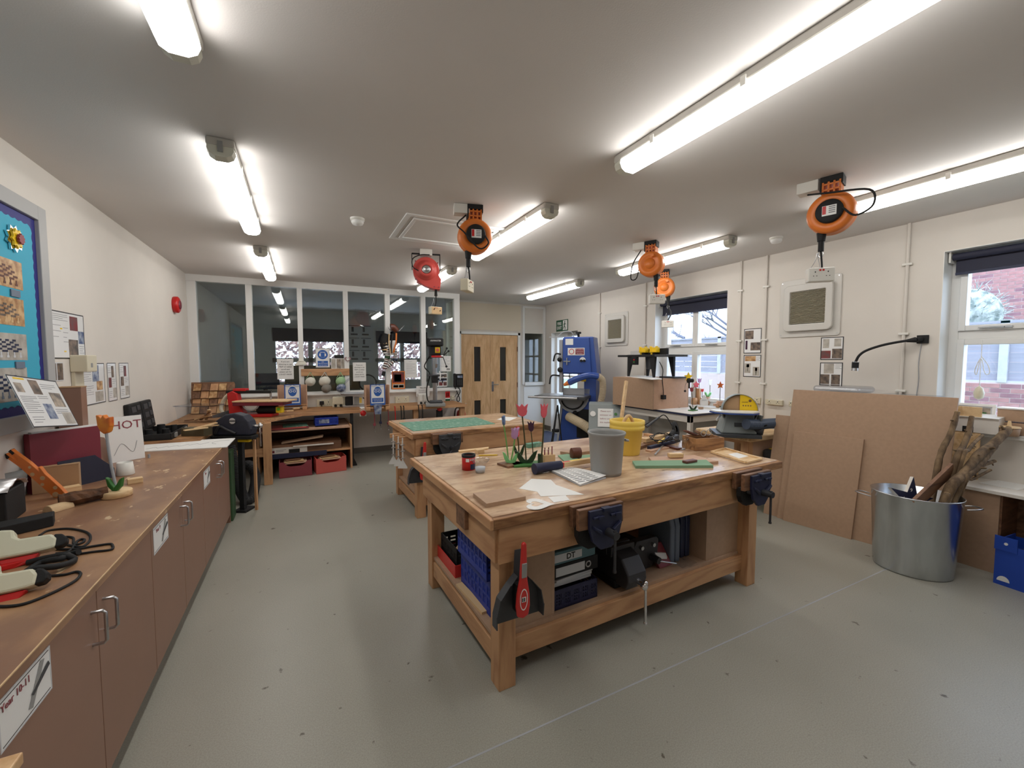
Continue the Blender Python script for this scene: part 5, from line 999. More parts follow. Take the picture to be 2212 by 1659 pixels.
c = Pz(62, 1150, HC); t = ob('black_wedge', MB().prism([(-0.1, -0.05), (0.08, -0.02), (0.09, 0.06), (-0.1, 0.05)], 0, 0.05), 'matt_black', None, (c.x-0.02, c.y+0.03, HC), rz=R(25), bev=0.004, label='black wedge shaped holder in front of the black box', cat='holder')
# giraffe cut-out, bark, logs
a = Pz(142, 1074, HC); d0 = depth_of(a); top = Pd(22, 974, d0*0.96); t = thing('giraffe_cutout', 'orange wooden giraffe cut-out leaning with its black feet up', 'cut-out', a); ax = (top-a); L = ax.length; up_ = ax/L; rt_ = (FLATR-up_*FLATR.dot(up_)).normalized()
gi = [(-0.03, 0), (0.025, 0.0), (0.035, 0.05*L/0.3), (0.04, 0.45*L), (0.052, 0.56*L), (0.045, 0.58*L), (0.028, 0.52*L), (0.03, 0.70*L), (0.02, L), (-0.002, L), (0.0, 0.86*L), (-0.012, 0.84*L), (-0.022, L), (-0.045, L), (-0.035, 0.75*L), (-0.04, 0.4*L), (-0.045, 0.1*L)]
mb = MB(); cut(mb, gi[::1], (0, 0, 0), rt_, up_, 0.016); ob('giraffe_body', mb, 'orange_plastic', t, bev=0.002)
mb = MB(); F = fmat((0, 0, 0), rt_, up_); mb.M = F; mb.box(0.0, 0.019, L*0.93, L*1.003, -0.009, 0.009); ob('hoof', mb, 'matt_black', t); mb = MB(); mb.M = F; mb.box(-0.044, -0.024, L*0.93, L*1.003, -0.009, 0.009); ob('hoof', mb, 'matt_black', t)
for x, y, r in ((-0.02, 0.12, 0.02), (0.015, 0.2, 0.014), (-0.025, 0.35, 0.012), (0.01, 0.42, 0.016), (-0.015, 0.55, 0.014), (0.01, 0.65, 0.01), (0.015, 0.03, 0.018)):
    mb = MB(); mb.M = F; mb.prism([(x+r*math.cos(k*PI/5), y*L+r*0.7*math.sin(k*PI/5)) for k in range(10)], 0.0075, 0.0086); ob('spot', mb, 'mdf_edge', t)
c = Pz(178, 1088, HC); t = thing('bark_slab', 'rough dark bark slab lying by the tulip base', 'bark', (c.x, c.y+0.02, HC), R(25)); mb = MB(); rng = random.Random(2); vs = []; N = 9
for i in range(N+1):
    f = i/N; w = 0.058*(0.6+0.4*math.sin(PI*min(1, f*0.9+0.15))); 
    for k in range(8):
        a = 2*PI*k/8; vs.append((-0.09+0.18*f, w*math.cos(a)*rng.uniform(0.85, 1.1), 0.034+0.033*math.sin(a)*rng.uniform(0.8, 1.1)))
mb.add(vs, [(i*8+k, i*8+(k+1) % 8, (i+1)*8+(k+1) % 8, (i+1)*8+k) for i in range(N) for k in range(8)]+[tuple(range(8))[::-1], tuple(range(N*8, N*8+8))]); ob('bark', mb, 'bark_dark', t)
c = Pz(103, 1108, HC); mb = MB(); mb.M = fmat((0, 0, 0), (1, 0, 0), (0, 0, 1)); mb.prism([(0.032*math.cos(R(a)), 0.034*math.sin(R(a))) for a in range(0, 181, 15)], -0.09, 0.0); ob('half_log', mb, 'cut_wood', None, (c.x, c.y, HC), rz=R(-35), bev=0.002, label='pale half-round log offcut before the bark slab', cat='log')
block('wood_chunk', 'small pale offcut behind the half-round log', 'offcut', Pz(150, 1062, HC), (0.09, 0.06, 0.03), 'pine_pale', R(30)); block('wood_chunk', 'pale pine offcut right of the tulip base', 'offcut', Pz(292, 1043, HC), (0.07, 0.05, 0.03), 'pine_pale', R(20))
c = Pz(120, 1063, HC); t = thing('cardboard_box', 'small cardboard box behind the giraffe cut-out', 'box', (c.x-0.015, c.y+0.045, HC), R(14)); ob('box_body', MB().box(-0.085, 0.10, -0.04, 0.03, 0, 0.145), 'cardboard', t, bev=0.002); ob('flap', MB().box(-0.086, 0.101, -0.041, 0.0, 0.145, 0.148), 'cardboard', t)
# tulip with orange head on a turned base, white mug
b = Pz(247, 1062, HC+0.035); d = depth_of(b); s = Pd(224, 933, d)-b; t = thing('wooden_tulip', 'big orange and red wooden tulip on a pale disc base', 'tulip', (b.x, b.y+0.03, HC)); 
ob('stand', MB().lathe([(0.001, 0.035), (0.063, 0.035), (0.066, 0.03), (0.066, 0.004), (0.062, 0), (0.001, 0)], n=28), 'pine_pale', t); z0 = Vector((0, 0, 0.035))
ob('stem', MB().tube([z0, z0+s*0.5+Vector((-0.004, 0, 0)), z0+s], 0.007, 10), 'foam_grey', t); mb = MB()
cut(mb, [(-0.04, 0.05), (-0.024, 0.045), (-0.012, 0.032), (-0.002, 0.052), (0.012, 0.03), (0.035, 0.04), (0.034, -0.01), (0.022, -0.045), (0.0, -0.055), (-0.02, -0.04), (-0.034, -0.01)][::-1], z0+s+Vector((0, 0, 0.04)), th=0.03); ob('flower', mb, 'tulip_orange', t, bev=0.005)
for q in (-1, 1):
    mb = MB(); cut(mb, [(0, 0), (0.012*q, 0.0), (0.036*q, 0.025), (0.046*q, 0.075), (0.03*q, 0.065), (0.012*q, 0.035), (0.0, 0.02)][::-q], z0+Vector((0, -0.012, 0)), th=0.02); ob('leaf', mb, 'green_paint', t, bev=0.004)
c = Pz(263, 1030, HC); t = thing('white_mug', 'white conical pot behind the orange tulip', 'pot', (c.x, c.y+0.06, HC)); ob('mug_wall', MB().lathe([(0.001, 0), (0.046, 0), (0.048, 0.004), (0.040, 0.082), (0.037, 0.082), (0.043, 0.008), (0.001, 0.008)], n=28), 'white_plastic', t)
# files and laminated sheets
A = Pd(52, 930, 2.28); Bq = Pd(205, 915, 2.6); mh = Vector((A.x, A.y, HC)); rzm = math.atan2(Bq.y-A.y, Bq.x-A.x); bw_ = (Vector((Bq.x, Bq.y, 0))-Vector((A.x, A.y, 0))).length; bux = Vector((math.cos(rzm), math.sin(rzm), 0)); buy = Vector((-math.sin(rzm), math.cos(rzm), 0))
for k in range(4):
    t = thing('ring_binder', ['maroon ring binder, front one of the row at the left wall', 'maroon ring binder, second of the row at the left wall', 'maroon ring binder, third of the row at the left wall', 'maroon ring binder, rearmost of the row at the left wall'][k], 'binder', mh+bux*(0.02+0.012*k)+buy*(0.004-0.045*k if 0 else -0.002+0.047*k), rzm, 'maroon ring binders'); hh = 0.335-0.012*k; w = bw_+0.008*k
    ob('front_cover', MB().box(0, w, -0.004, 0, 0, hh), 'maroon', t); ob('back_cover', MB().box(0, w, 0.034, 0.038, 0, hh), 'maroon', t); ob('spine', MB().box(-0.004, 0, -0.004, 0.038, 0, hh), 'maroon', t); ob('pages', MB().box(0.01, w-0.005, 0.004, 0.03, 0.008, hh+0.008), 'paper', t)
for k, (ox, oy) in enumerate(((0.26, -0.055), (0.34, 0.20))):
    t = thing('magazine_file', ['black magazine file in front of the maroon binders', 'black magazine file behind the maroon binders'][k], 'file holder', mh+bux*ox+buy*oy, rzm, 'magazine files'); sd = [(-0.16, 0), (0.12, 0), (0.12, 0.06), (0.02, 0.165), (-0.16, 0.165)]
    F = fmat((0, 0, 0), (1, 0, 0), (0, 0, 1)); mb = MB(); mb.M = F; mb.prism(sd, 0.0, 0.004); ob('side_panel', mb, 'blind_navy', t)
    ob('base_panel', MB().box(-0.16, 0.12, 0.0, 0.045, 0, 0.004), 'blind_navy', t); ob('front_lip', MB().box(0.116, 0.12, 0, 0.045, 0.004, 0.06), 'blind_navy', t)
# laminated sheet leaning above the binders
E1 = [('r', 0.36, 0.66, 0.54, 0.95, 'photo_dark'), ('r', 0.68, 0.42, 0.93, 0.72, 'photo_mid'), ('r', 0.42, 0.16, 0.60, 0.47, 'photo_blue'), ('r', 0.74, 0.05, 0.97, 0.30, 'photo_pale'), ('r', 0.06, 0.68, 0.20, 0.86, 'photo_mid'), ('r', 0.10, 0.93, 0.30, 0.965, 'bright_yellow'),
      ('l', 0.06, 0.60, 0.36, 4, 0.035), ('l', 0.06, 0.45, 0.36, 5, 0.04), ('l', 0.58, 0.88, 0.9, 3, 0.04), ('l', 0.64, 0.36, 0.92, 3, 0.04), ('l', 0.08, 0.2, 0.3, 3, 0.05), ('l', 0.4, 0.62, 0.6, 2, 0.04)]
t = poster('laminated_sheet', 'laminated instruction sheet leaning on top of the binders', 'sheet', Px(72, 924, -1.2), (0, 1, -0.12), (-0.35, 0.11, 0.92), 0.46, 0.285, E1, 'ink', 'laminate', 'laminated instruction sheets', 0.002, 0.006)
def E2(k): return [('r', 0.45, 0.62, 0.72, 0.92, ['photo_red', 'photo_dark', 'photo_red'][k]), ('r', 0.10, 0.36, 0.42, 0.62, ['photo_dark', 'photo_red', 'photo_dark'][k]), ('r', 0.55, 0.08, 0.95, 0.34, 'photo_pale'), ('l', 0.08, 0.93, 0.4, 4, 0.06), ('l', 0.5, 0.56, 0.9, 3, 0.05), ('l', 0.1, 0.25, 0.45, 4, 0.05)]
o, w, h = leftwall(103, 667, 184, 775)
poster('laminated_sheet', 'large glossy laminated sheet on the left wall beside the noticeboard', 'sheet', o, *LEFTW, w, h, [('r', 0.56, 0.62, 0.80, 0.93, 'photo_red'), ('r', 0.50, 0.04, 0.78, 0.42, 'photo_dark'), ('r', 0.80, 0.34, 0.98, 0.62, 'photo_blue'), ('l', 0.05, 0.93, 0.5, 4, 0.04), ('l', 0.08, 0.7, 0.3, 3, 0.12), ('l', 0.36, 0.66, 0.5, 4, 0.1), ('l', 0.82, 0.28, 0.97, 5, 0.05), ('r', 0.28, 0.62, 0.34, 0.65, 'bright_yellow'), ('r', 0.36, 0.14, 0.42, 0.17, 'bright_yellow')], 'ink', 'laminate', 'laminated instruction sheets', 0.002, 0.007)
o, w, h = leftwall(176, 785, 228, 868); poster('laminated_sheet', 'portrait laminated sheet low on the left wall, widest of three', 'sheet', o, *LEFTW, w, h, [('r', 0.42, 0.55, 0.72, 0.95, 'photo_blue'), ('r', 0.60, 0.33, 0.88, 0.55, 'photo_wood'), ('r', 0.52, 0.05, 0.9, 0.30, 'photo_pale'), ('l', 0.05, 0.93, 0.36, 8, 0.05), ('l', 0.05, 0.45, 0.45, 5, 0.05)], 'ink', 'laminate', 'laminated instruction sheets', 0.002, 0.006)
o, w, h = leftwall(230, 784, 253, 864); poster('laminated_sheet', 'portrait laminated sheet low on the left wall, middle of three', 'sheet', o, *LEFTW, w, h, E2(1), 'ink', 'laminate', 'laminated instruction sheets', 0.002, 0.005)
o, w, h = leftwall(256, 784, 280, 858); poster('laminated_sheet', 'portrait laminated sheet low on the left wall, farthest of three', 'sheet', o, *LEFTW, w, h, E2(2), 'ink', 'laminate', 'laminated instruction sheets', 0.002, 0.005)
o, w, h = leftwall(106, 783, 138, 822); poster('photo_print', 'small pair of brown photographs under the glossy sheet', 'photo', o, *LEFTW, w, h, [('r', 0.04, 0.05, 0.46, 0.95, 'photo_dark'), ('r', 0.54, 0.05, 0.96, 0.95, 'photo_dark')], None, 'paper_shade', None, 0.001)
a = Px(148, 804, XL+0.001); b = Px(174, 778, XL+0.001); t = thing('wall_dispenser', 'cream box dispenser on the left wall below the glossy sheet', 'dispenser', (XL+0.001, (a.y+b.y)/2, a.z)); ob('case', MB().box(0, 0.09, -0.07, 0.08, 0, 0.115), 'cream_plastic', t, bev=0.006); ob('vent_slot', MB().box(0.0895, 0.0905, -0.02, 0.01, 0.03, 0.06), 'mid_grey', t); ob('lower_cover', MB().box(0, 0.02, -0.06, 0.07, -0.13, 0), 'cream_plastic', t, bev=0.003)
a = Px(158, 860, -1.33); t = thing('brown_carton', 'tall brown carton behind the laminated sheet', 'carton', (-1.33, a.y, HC), R(6)); ob('carton_body', MB().box(-0.06, 0.05, -0.05, 0.06, 0, 0.57), 'laminate_brown', t, bev=0.002); ob('lid', MB().box(-0.062, 0.052, -0.052, 0.062, 0.57, 0.576), 'cardboard', t)
a = Pz(252, 965, HC); dd = depth_of(a); ps = [Pd(245, 905, dd), Pd(250, 968, dd), Pd(268, 962, dd*1.02), Pd(262, 890, dd*1.04)]
rt_, up_ = Vector((0.45, 0.9, 0)), Vector((-0.14, 0.0, 1)); t = poster('hand_lettered_sign', 'hand-lettered white paper sign reading HOT, propped behind the orange tulip', 'sign', Vector((Pd(236, 1002, 3.0).x, Pd(236, 1002, 3.0).y, HC+0.001)), (0.8, 0.6, 0), (-0.06, 0.08, 1), 0.21, 0.33, [('t', 'HOT', 0.55, 0.80, 0.085, 'dull_red')], None, 'paper', None, 0.0015)
ob('pencil_outline', MB().tube([(0.03, 0.05, 0.003), (0.08, 0.13, 0.003), (0.14, 0.06, 0.003), (0.17, 0.14, 0.003)], 0.0012, 5), 'text_grey', t)
t = ob('brown_board', MB().prism([(-0.16, 0), (0.16, 0), (0.16, 0.17), (-0.16, 0.26)], 0, 0.006), 'laminate_brown', None, label='sloping brown board leaning on the wall behind the HOT sign', cat='board'); p = Px(190, 905, XL+0.03); frame(t, (XL+0.11, p.y, HC+0.004), (0, 1, 0), (-0.35, 0, 1))
wb = [Pz(265, 977, HC+0.008), Pz(490, 965, HC+0.008), Pz(508, 946, HC+0.008), Pz(330, 955, HC+0.008)]; c = sum(wb, Vector())/4; pts = [(p.x-c.x, p.y-c.y) for p in wb]; pts = pts if sum(pts[i][0]*pts[(i+1) % 4][1]-pts[(i+1) % 4][0]*pts[i][1] for i in range(4)) > 0 else pts[::-1]
t = thing('foam_board', 'white foam board with pencil outlines across the far counter end', 'board', (c.x, c.y, HC)); ob('board', MB().prism(pts, 0, 0.008), 'paper', t, bev=0.001); mb = MB()
for k in range(3): mb.tube([(-0.25+0.14*k, -0.1+0.02*k, 0.0085), (-0.2+0.14*k, -0.05+0.02*k, 0.0085), (-0.17+0.14*k, -0.09+0.02*k, 0.0085), (-0.12+0.14*k, -0.02+0.02*k, 0.0085)], 0.0012, 4)
mb.tube([(0.27+0.08*math.cos(R(a)), -0.02+0.08*math.sin(R(a)), 0.0085) for a in range(60, 260, 20)], 0.0012, 4); ob('pencil_outline', mb, 'text_grey', t)
a = Pz(280, 980, HC); e_ = Pd(303, 935, depth_of(a)*1.05); ob('thin_stick', MB().cyl((0, 0, 0.003), e_-a, 0.0025, n=6), 'pine_pale', None, a, label='thin pale stick leaning out of the open tool case', cat='stick'); ob('grey_peg', MB().cyl((0, 0, 0), (0, 0, 0.028), 0.008, n=10), 'foam_grey', None, Pz(322, 989, HC), label='small grey peg standing on the brown counter', cat='peg')
# ---------------------------------------------------------------- noticeboard and bell on the left wall
nb = thing('noticeboard', 'grey framed noticeboard with a blue border at the left edge', 'noticeboard', (XL, 2.6, 1.135)); y0, y1, z0, z1 = -1.05, 0.985, 0.0, 1.295; k = 0.085
ob('frame_side', MB().box(0, 0.03, y1-k, y1, z0, z1), 'frame_grey', nb, bev=0.004); ob('frame_side', MB().box(0, 0.03, y0, y0+k, z0, z1), 'frame_grey', nb, bev=0.004); ob('frame_top', MB().box(0, 0.03, y0+k, y1-k, z1-k, z1), 'frame_grey', nb, bev=0.004); ob('frame_bottom', MB().box(0, 0.03, y0+k, y1-k, z0, z0+k), 'frame_grey', nb, bev=0.004)
ob('blue_border', MB().box(0.002, 0.010, y0+k, y1-k, z0+k, z1-k), 'border_blue', nb); sc = []; yy0, yy1, zz0, zz1 = y0+k+0.055, y1-k-0.055, z0+k+0.06, z1-k-0.06
def scal(a, b, fixed, ax, s):
    n = int(abs(b-a)/0.055); out = []
    for i in range(n):
        for q in (0.15, 0.5, 0.85):
            v = a+(b-a)*(i+q)/n; o_ = 0.014*math.sin(PI*q)*s; out.append((v, fixed+o_) if ax == 0 else (fixed+o_, v))
    return out
pl = scal(yy0, yy1, zz0, 0, -1)+scal(zz0, zz1, yy1, 1, 1)+scal(yy1, yy0, zz1, 0, 1)+scal(zz1, zz0, yy0, 1, -1); mb = MB(); mb.M = fmat((0.010, 0, 0), *LEFTW); mb.prism(pl, 0, 0.003); ob('cyan_backing', mb, 'backing_cyan', nb)
def bpic(px0, py0, px1, py1, m, label, cap=True):
    a, b = Px(px0, py0, XL+0.014), Px(px1, py1, XL+0.014); w, h = b.y-a.y, a.z-b.z; return thing('board_photo', label, 'photo', (XL+0.0135, a.y, b.z), group='photographs on the noticeboard'), w, h
rng = random.Random(6)
for k, (q, l, c1, c2) in enumerate((((0, 553, 50, 628), 'photograph of a wooden chess set, top one on the noticeboard', 'photo_wood', 'skin_brown'), ((0, 638, 54, 706), 'photograph of a plain chess board, second on the noticeboard', 'pine_pale', 'photo_dark'), ((2, 718, 60, 778), 'photograph of a blue chess set, third on the noticeboard', 'photo_blue', 'navy'), ((6, 795, 62, 862), 'photograph of a grey-blue chess set, lowest on the noticeboard', 'photo_blue', 'case_navy'))):
    t, w, h = bpic(*q, None, l); x0 = -0.22; F = fmat((0, 0, 0), *LEFTW); mb = MB(); mb.M = F; mb.box(x0, w, 0, h, 0, 0.001); ob('print', mb, 'photo_pale' if k > 1 else 'photo_wood', t)
    mb = MB(); mb.M = F; W_ = w-x0
    for i in range(8):
        for j in range(6):
            if (i+j) % 2 == 0: s0 = 0.72-0.05*j; cx = x0+W_*0.5; mb.box(cx+W_*(i-4)/8*s0*1.15, cx+W_*(i-3)/8*s0*1.15, h*(0.30+j*0.08), h*(0.375+j*0.08), 0.001, 0.0016)
    ob('chess_squares', mb, c2, t)
    for i in range(7):
        cx = x0+W_*(0.10+i*0.125); mb = MB(); mb.M = F; mb.box(cx-0.010, cx+0.010, h*0.10, h*0.18, 0.0016, 0.0022).box(cx-0.005, cx+0.005, h*0.18, h*0.30, 0.0016, 0.0022); ob('chess_piece', mb, ['skin_brown', 'mdf_edge', 'paper_shade', 'case_grey'][k], t)
    if k in (0, 2): mb = MB(); mb.M = F; mb.box(w-0.12, w-0.04, -0.045, -0.008, 0.001, 0.006); ob('caption_holder', mb, 'case_grey', t)
a = Px(27, 515, XL+0.016); st = thing('foil_rosette', 'crumpled gold and silver foil rosette on the noticeboard', 'rosette', (XL+0.0135, a.y, a.z)); mb = MB(); F = fmat((0, 0, 0), *LEFTW); mb.M = F; rng = random.Random(8)
for rr_, m_ in ((0.075, 'chrome'), (0.055, 'bright_yellow'), (0.03, 'dull_red')):
    mb = MB(); mb.M = F; pts = [((rr_ if i % 2 == 0 else rr_*0.72)*math.cos(PI*i/9+rr_*9), (rr_ if i % 2 == 0 else rr_*0.72)*math.sin(PI*i/9+rr_*9)) for i in range(18)]; mb.prism(pts, 0.012*(0.08-rr_)/0.02, 0.012*(0.08-rr_)/0.02+0.01); ob('star_layer', mb, m_, st)
a = Px(375, 658, XL); t = thing('alarm_sounder', 'round red fire alarm sounder high on the left wall', 'alarm', (XL, a.y, a.z)); F = Matrix.Rotation(PI/2, 4, 'Y'); mb = MB(); mb.M = F; mb.lathe([(0.095, 0), (0.10, 0.01), (0.10, 0.045), (0.08, 0.06), (0.001, 0.062)], n=28); ob('sounder_body', mb, 'red_paint', t); mb = MB(); mb.M = F; mb.lathe([(0.055, 0.061), (0.05, 0.07), (0.001, 0.072)], n=24); ob('sounder_dome', mb, 'maroon', t)
# ---------------------------------------------------------------- corner and back bench
HB = 0.80
pl = [(XL+0.01, 4.66), (-0.86, 4.66), (-0.84, 5.40), (-0.61, 5.60), (-0.03, 6.33), (2.38, 6.40), (2.38, YB-0.065), (XL+0.01, YB-0.065)]
bb = thing('back_bench', 'long pine topped bench filling the corner and the back wall', 'bench', (0, 6.7, 0))
ob('bench_top', MB().prism(pl, HB-0.038, HB), 'pine_worn', bb, world=True, bev=0.003)
ob('edge_strip', MB().beam((-0.612, 5.597, HB-0.02), (-0.032, 6.325, HB-0.02), 0.006, 0.042), 'pine_x', bb, world=True); ob('edge_strip', MB().beam((-0.03, 6.326, HB-0.02), (2.38, 6.396, HB-0.02), 0.006, 0.042), 'pine_x', bb, world=True)
ob('leg', MB().box(-0.46, -0.37, 5.80, 5.87, 0, HB-0.04), 'pine_z', bb, world=True, bev=0.003); ob('leg', MB().box(1.52, 1.60, 6.46, 6.54, 0, HB-0.04), 'pine_z', bb, world=True, bev=0.003); ob('leg', MB().box(2.28, 2.36, 6.44, 6.52, 0, HB-0.04), 'pine_z', bb, world=True, bev=0.003)
ob('steel_leg', MB().box(0.585, 0.625, 6.36, 6.40, 0.02, HB-0.04).box(0.575, 0.66, 6.32, 6.9, 0, 0.02), 'matt_black', bb, world=True)
ob('cross_rail', MB().box(-1.35, -0.46, 5.82, 5.85, 0.36, 0.45), 'pine_x', bb, world=True)
sh = thing('shelf_unit', 'open shelf unit below the back bench', 'shelf', (0.06, 6.55, 0)); ob('side_panel', MB().box(0.505, 0.53, -0.33, 0.45, 0, 0.61), 'pine_z', sh); ob('side_panel', MB().box(-0.62, -0.60, -0.33, 0.45, 0, 0.61), 'pine_z', sh); 
for z, m_ in ((0.575, 'mdf_pink'), (0.265, 'pine_x')): ob('shelf_board', MB().box(-0.60, 0.505, -0.33, 0.45, z, z+0.022), m_, sh)
ob('back_board', MB().box(-0.60, 0.505, 0.45, 0.46, 0, 0.61), 'dark_wood', sh); ob('blue_front_edge', MB().box(-0.50, 0.20, -0.345, -0.33, 0.225, 0.287), 'navy', sh)
t = crate('storage_crate', 'small blue slotted crate on the upper shelf under the back bench', (0.27, 6.42, 0.6145), 0.05, 0.30, 0.22, 0.11, 'crate_blue'); ob('paper_slip', MB().box(-0.10, 0.03, -0.112, -0.111, 0.03, 0.085), 'photo_blue', t)
sheets = [(-0.35, 6.42, 0.598, 0.42, 0.40, 'maroon', 'maroon sheet lowest in the pile on the upper shelf'), (-0.16, 6.40, 0.606, 0.40, 0.36, 'dull_red', 'red sheet in the pile on the upper shelf'), (-0.22, 6.40, 0.614, 0.46, 0.36, 'coral_red', 'pale pink sheet in the pile on the upper shelf'), (-0.12, 6.44, 0.622, 0.30, 0.30, 'mat_green', 'green sheet on top of the pile on the upper shelf')]
for x, y, z, w, d, m_, l in sheets: block('plastic_sheet', l, 'sheet', (x, y, z), (w, d, 0.0075), m_, 0.06, 0.0008, 'plastic sheets on the shelf')
mb = MB(); ob('long_board', MB().beam((0, 0, 0), (0.50, -0.06, 0.062), 0.12, 0.02), 'mdf', None, (-0.28, 6.36, 0.41), bev=0.001, label='long brown board tilted on the middle shelf', cat='board'); block('dark_board', 'stack of dark boards filling the middle shelf', 'boards', (0.0, 6.5, 0.2875), (0.9, 0.5, 0.11), 'dark_wood', 0)
t = thing('flat_carton', 'flat white carton with small print on the middle shelf', 'carton', (-0.20, 6.26, 0.2875)); ob('carton_body', MB().box(-0.22, 0.22, -0.035, 0.08, 0, 0.075), 'white_card', t, bev=0.002); ob('cut_out', MB().box(-0.0, 0.13, -0.0355, -0.03, 0.0, 0.05), 'matt_black', t); ob('label_print', MB().box(-0.19, -0.165, -0.0362, -0.035, 0.015, 0.045), 'maroon', t)
for k in range(2): ob('print_line', MB().box(-0.15, -0.03-0.03*k, -0.0358, -0.035, 0.045-0.018*k, 0.050-0.018*k), 'text_grey', t)
block('white_board', 'white board resting on the flat carton', 'board', (0.10, 6.26, 0.363), (0.50, 0.12, 0.012), 'white_card', 0)
def plastic_bin(label, x0, x1, y, m, rz):
    w = (x1-x0)/2; t = thing('plastic_bin', label, 'bin', ((x0+x1)/2, y, 0), rz, 'red plastic bins on the floor'); H = 0.205; F = fmat((0, 0, 0), (1, 0, 0), (0, 0, 1))
    mb = MB(); mb.M = F; mb.prism([(-w, 0), (w, 0), (w, H), (w*0.72, H), (w*0.5, H-0.05), (w*0.3, H-0.062), (-w*0.3, H-0.062), (-w*0.5, H-0.05), (-w*0.72, H), (-w, H)], -0.006, 0); ob('front_panel', mb, m, t)
    ob('bin_sides', MB().box(-w, -w+0.006, 0.006, 0.30, 0, H).box(w-0.006, w, 0.006, 0.30, 0, H).box(-w, w, 0.294, 0.30, 0, H).box(-w, w, 0, 0.3, 0, 0.006), m, t)
    for k in range(3): ob('scrap_board', MB().box(-w*0.75+0.02*k, w*0.7-0.03*k, 0.03+0.03*k, 0.25-0.01*k, 0.17+0.016*k, 0.178+0.016*k), ['mdf_pink', 'pine_pale', 'dark_wood'][k], t, rz=0.06*k)
plastic_bin('dull red bin of offcuts on the floor, nearer the pine leg', -0.31, 0.07, 6.05, 'dull_red', 0.02); plastic_bin('brighter red bin of offcuts on the floor by the steel leg', 0.12, 0.50, 6.08, 'coral_red', 0.12)
# far counter: engineer's vise, its stand, extractor hoses, tool case, clear box
v = thing('leg_vise', 'big dark engineer vise with chrome tommy bar at the counter end', 'vise', (-0.66, 4.92, 0.0)); q = Pd(505, 920, depth_of((-0.66, 4.9, 0.85))); L = Vector(v.location); zc = 0.90
F = fmat((q.x-L.x, q.y-L.y, 0), FLATR, (0, 0, 1)); mb = MB(); mb.M = F; mb.prism([(-0.21, 0.775), (0.17, 0.775), (0.18, 0.84), (0.16, 0.92), (0.11, 0.975), (0.02, 1.0), (-0.08, 0.985), (-0.16, 0.93), (-0.21, 0.86)], -0.10, 0.02); ob('vise_body', mb, 'vise_dark', v, bev=0.02, seg=3)
mb = MB(); mb.M = F; mb.cyl((0.01, 0.925, 0.02), (0.01, 0.925, 0.035), 0.03, n=20); ob('bolt_head', mb, 'steel', v); mb = MB(); mb.M = F; mb.box(-0.018, 0.038, 0.919, 0.930, 0.0345, 0.0365); ob('bolt_slot', mb, 'matt_black', v); mb = MB(); mb.M = F; mb.tube([(-0.17, 0.80, 0.022), (-0.12, 0.87, 0.03), (-0.05, 0.84, 0.03), (0.03, 0.80, 0.022)], 0.014, 8); ob('cast_rib', mb, 'cast_iron', v)
mb = MB(); mb.M = F; mb.cyl((0.16, 0.865, -0.04), (0.235, 0.865, -0.04), 0.016).ball((0.24, 0.868, -0.04), 0.022); ob('screw_end', mb, 'chrome', v); mb = MB(); mb.M = F; mb.cyl((0.235, 0.88, -0.04), (0.237, 0.66, -0.035), 0.0085).ball((0.235, 0.885, -0.04), 0.014); ob('tommy_bar', mb, 'chrome', v)
mb = MB(); mb.M = F; mb.box(-0.22, 0.19, 0.74, 0.775, -0.09, 0.03); ob('swivel_base', mb, 'matt_black', v, bev=0.008); mb = MB(); mb.M = F; mb.box(0.02, 0.14, 0.705, 0.74, -0.06, -0.01); ob('yellow_clamp', mb, 'bright_yellow', v, bev=0.01)
mb = MB(); mb.M = F; mb.box(0.015, 0.06, 0, 0.70, -0.06, -0.02).box(-0.03, 0.10, 0, 0.02, -0.14, 0.02); ob('stand_leg', mb, 'matt_black', v); mb = MB(); mb.M = F; mb.box(0.14, 0.162, 0, 0.72, -0.085, -0.063); ob('wooden_post', mb, 'pine_z', v)
h0 = Pd(497, 962, 4.55); f1 = Pz(523, 1078, 0.07); 
ob('extractor_hose', MB().hose([h0-h0, Pd(505, 1000, 4.55)-h0, Pd(512, 1040, 4.5)-h0, Pz(530, 1078, 0.06)-h0, Pz(545, 1072, 0.065)-h0, Pd(552, 1030, 4.75)-h0, Pd(540, 1005, 4.8)-h0, Pd(522, 1008, 4.85)-h0], 0.052, 14), 'rubber', None, h0, label='black ribbed extractor hose looping down to the floor', cat='hose')
h0 = Pd(455, 908, 5.2); t = thing('extractor_hose', 'grey ribbed hose running from the vise to the scroll saw', 'hose', h0); ob('hose_wall', MB().hose([h0-h0, Pd(490, 896, 5.4)-h0, Pd(520, 889, 5.6)-h0, Pd(536, 892, 5.7)-h0], 0.05, 14), 'dark_grey', t); ob('hose_clip', MB().cyl(Pd(524, 890, 5.63)-h0, Pd(526, 890, 5.65)-h0, 0.057, n=18), 'chrome', t); ob('hose_end', MB().cyl(Pd(536, 892, 5.7)-h0, Pd(560, 893, 5.85)-h0, 0.042, 0.03), 'matt_black', t); ob('red_nozzle', MB().cyl(Pd(560, 890, 5.85)-h0, Pd(566, 889, 5.9)-h0, 0.03, 0.024), 'dull_red', t)
t = thing('green_extractor', 'dark green extractor cabinet hidden beyond the counter end', 'extractor', (-0.72, 4.72, 0)); ob('cabinet', MB().box(-0.22, 0.093, -0.09, 0.10, 0.0, 0.66), 'dark_green', t, bev=0.01); ob('base', MB().box(-0.2, 0.08, -0.07, 0.08, -0.0, 0.02), 'matt_black', t)
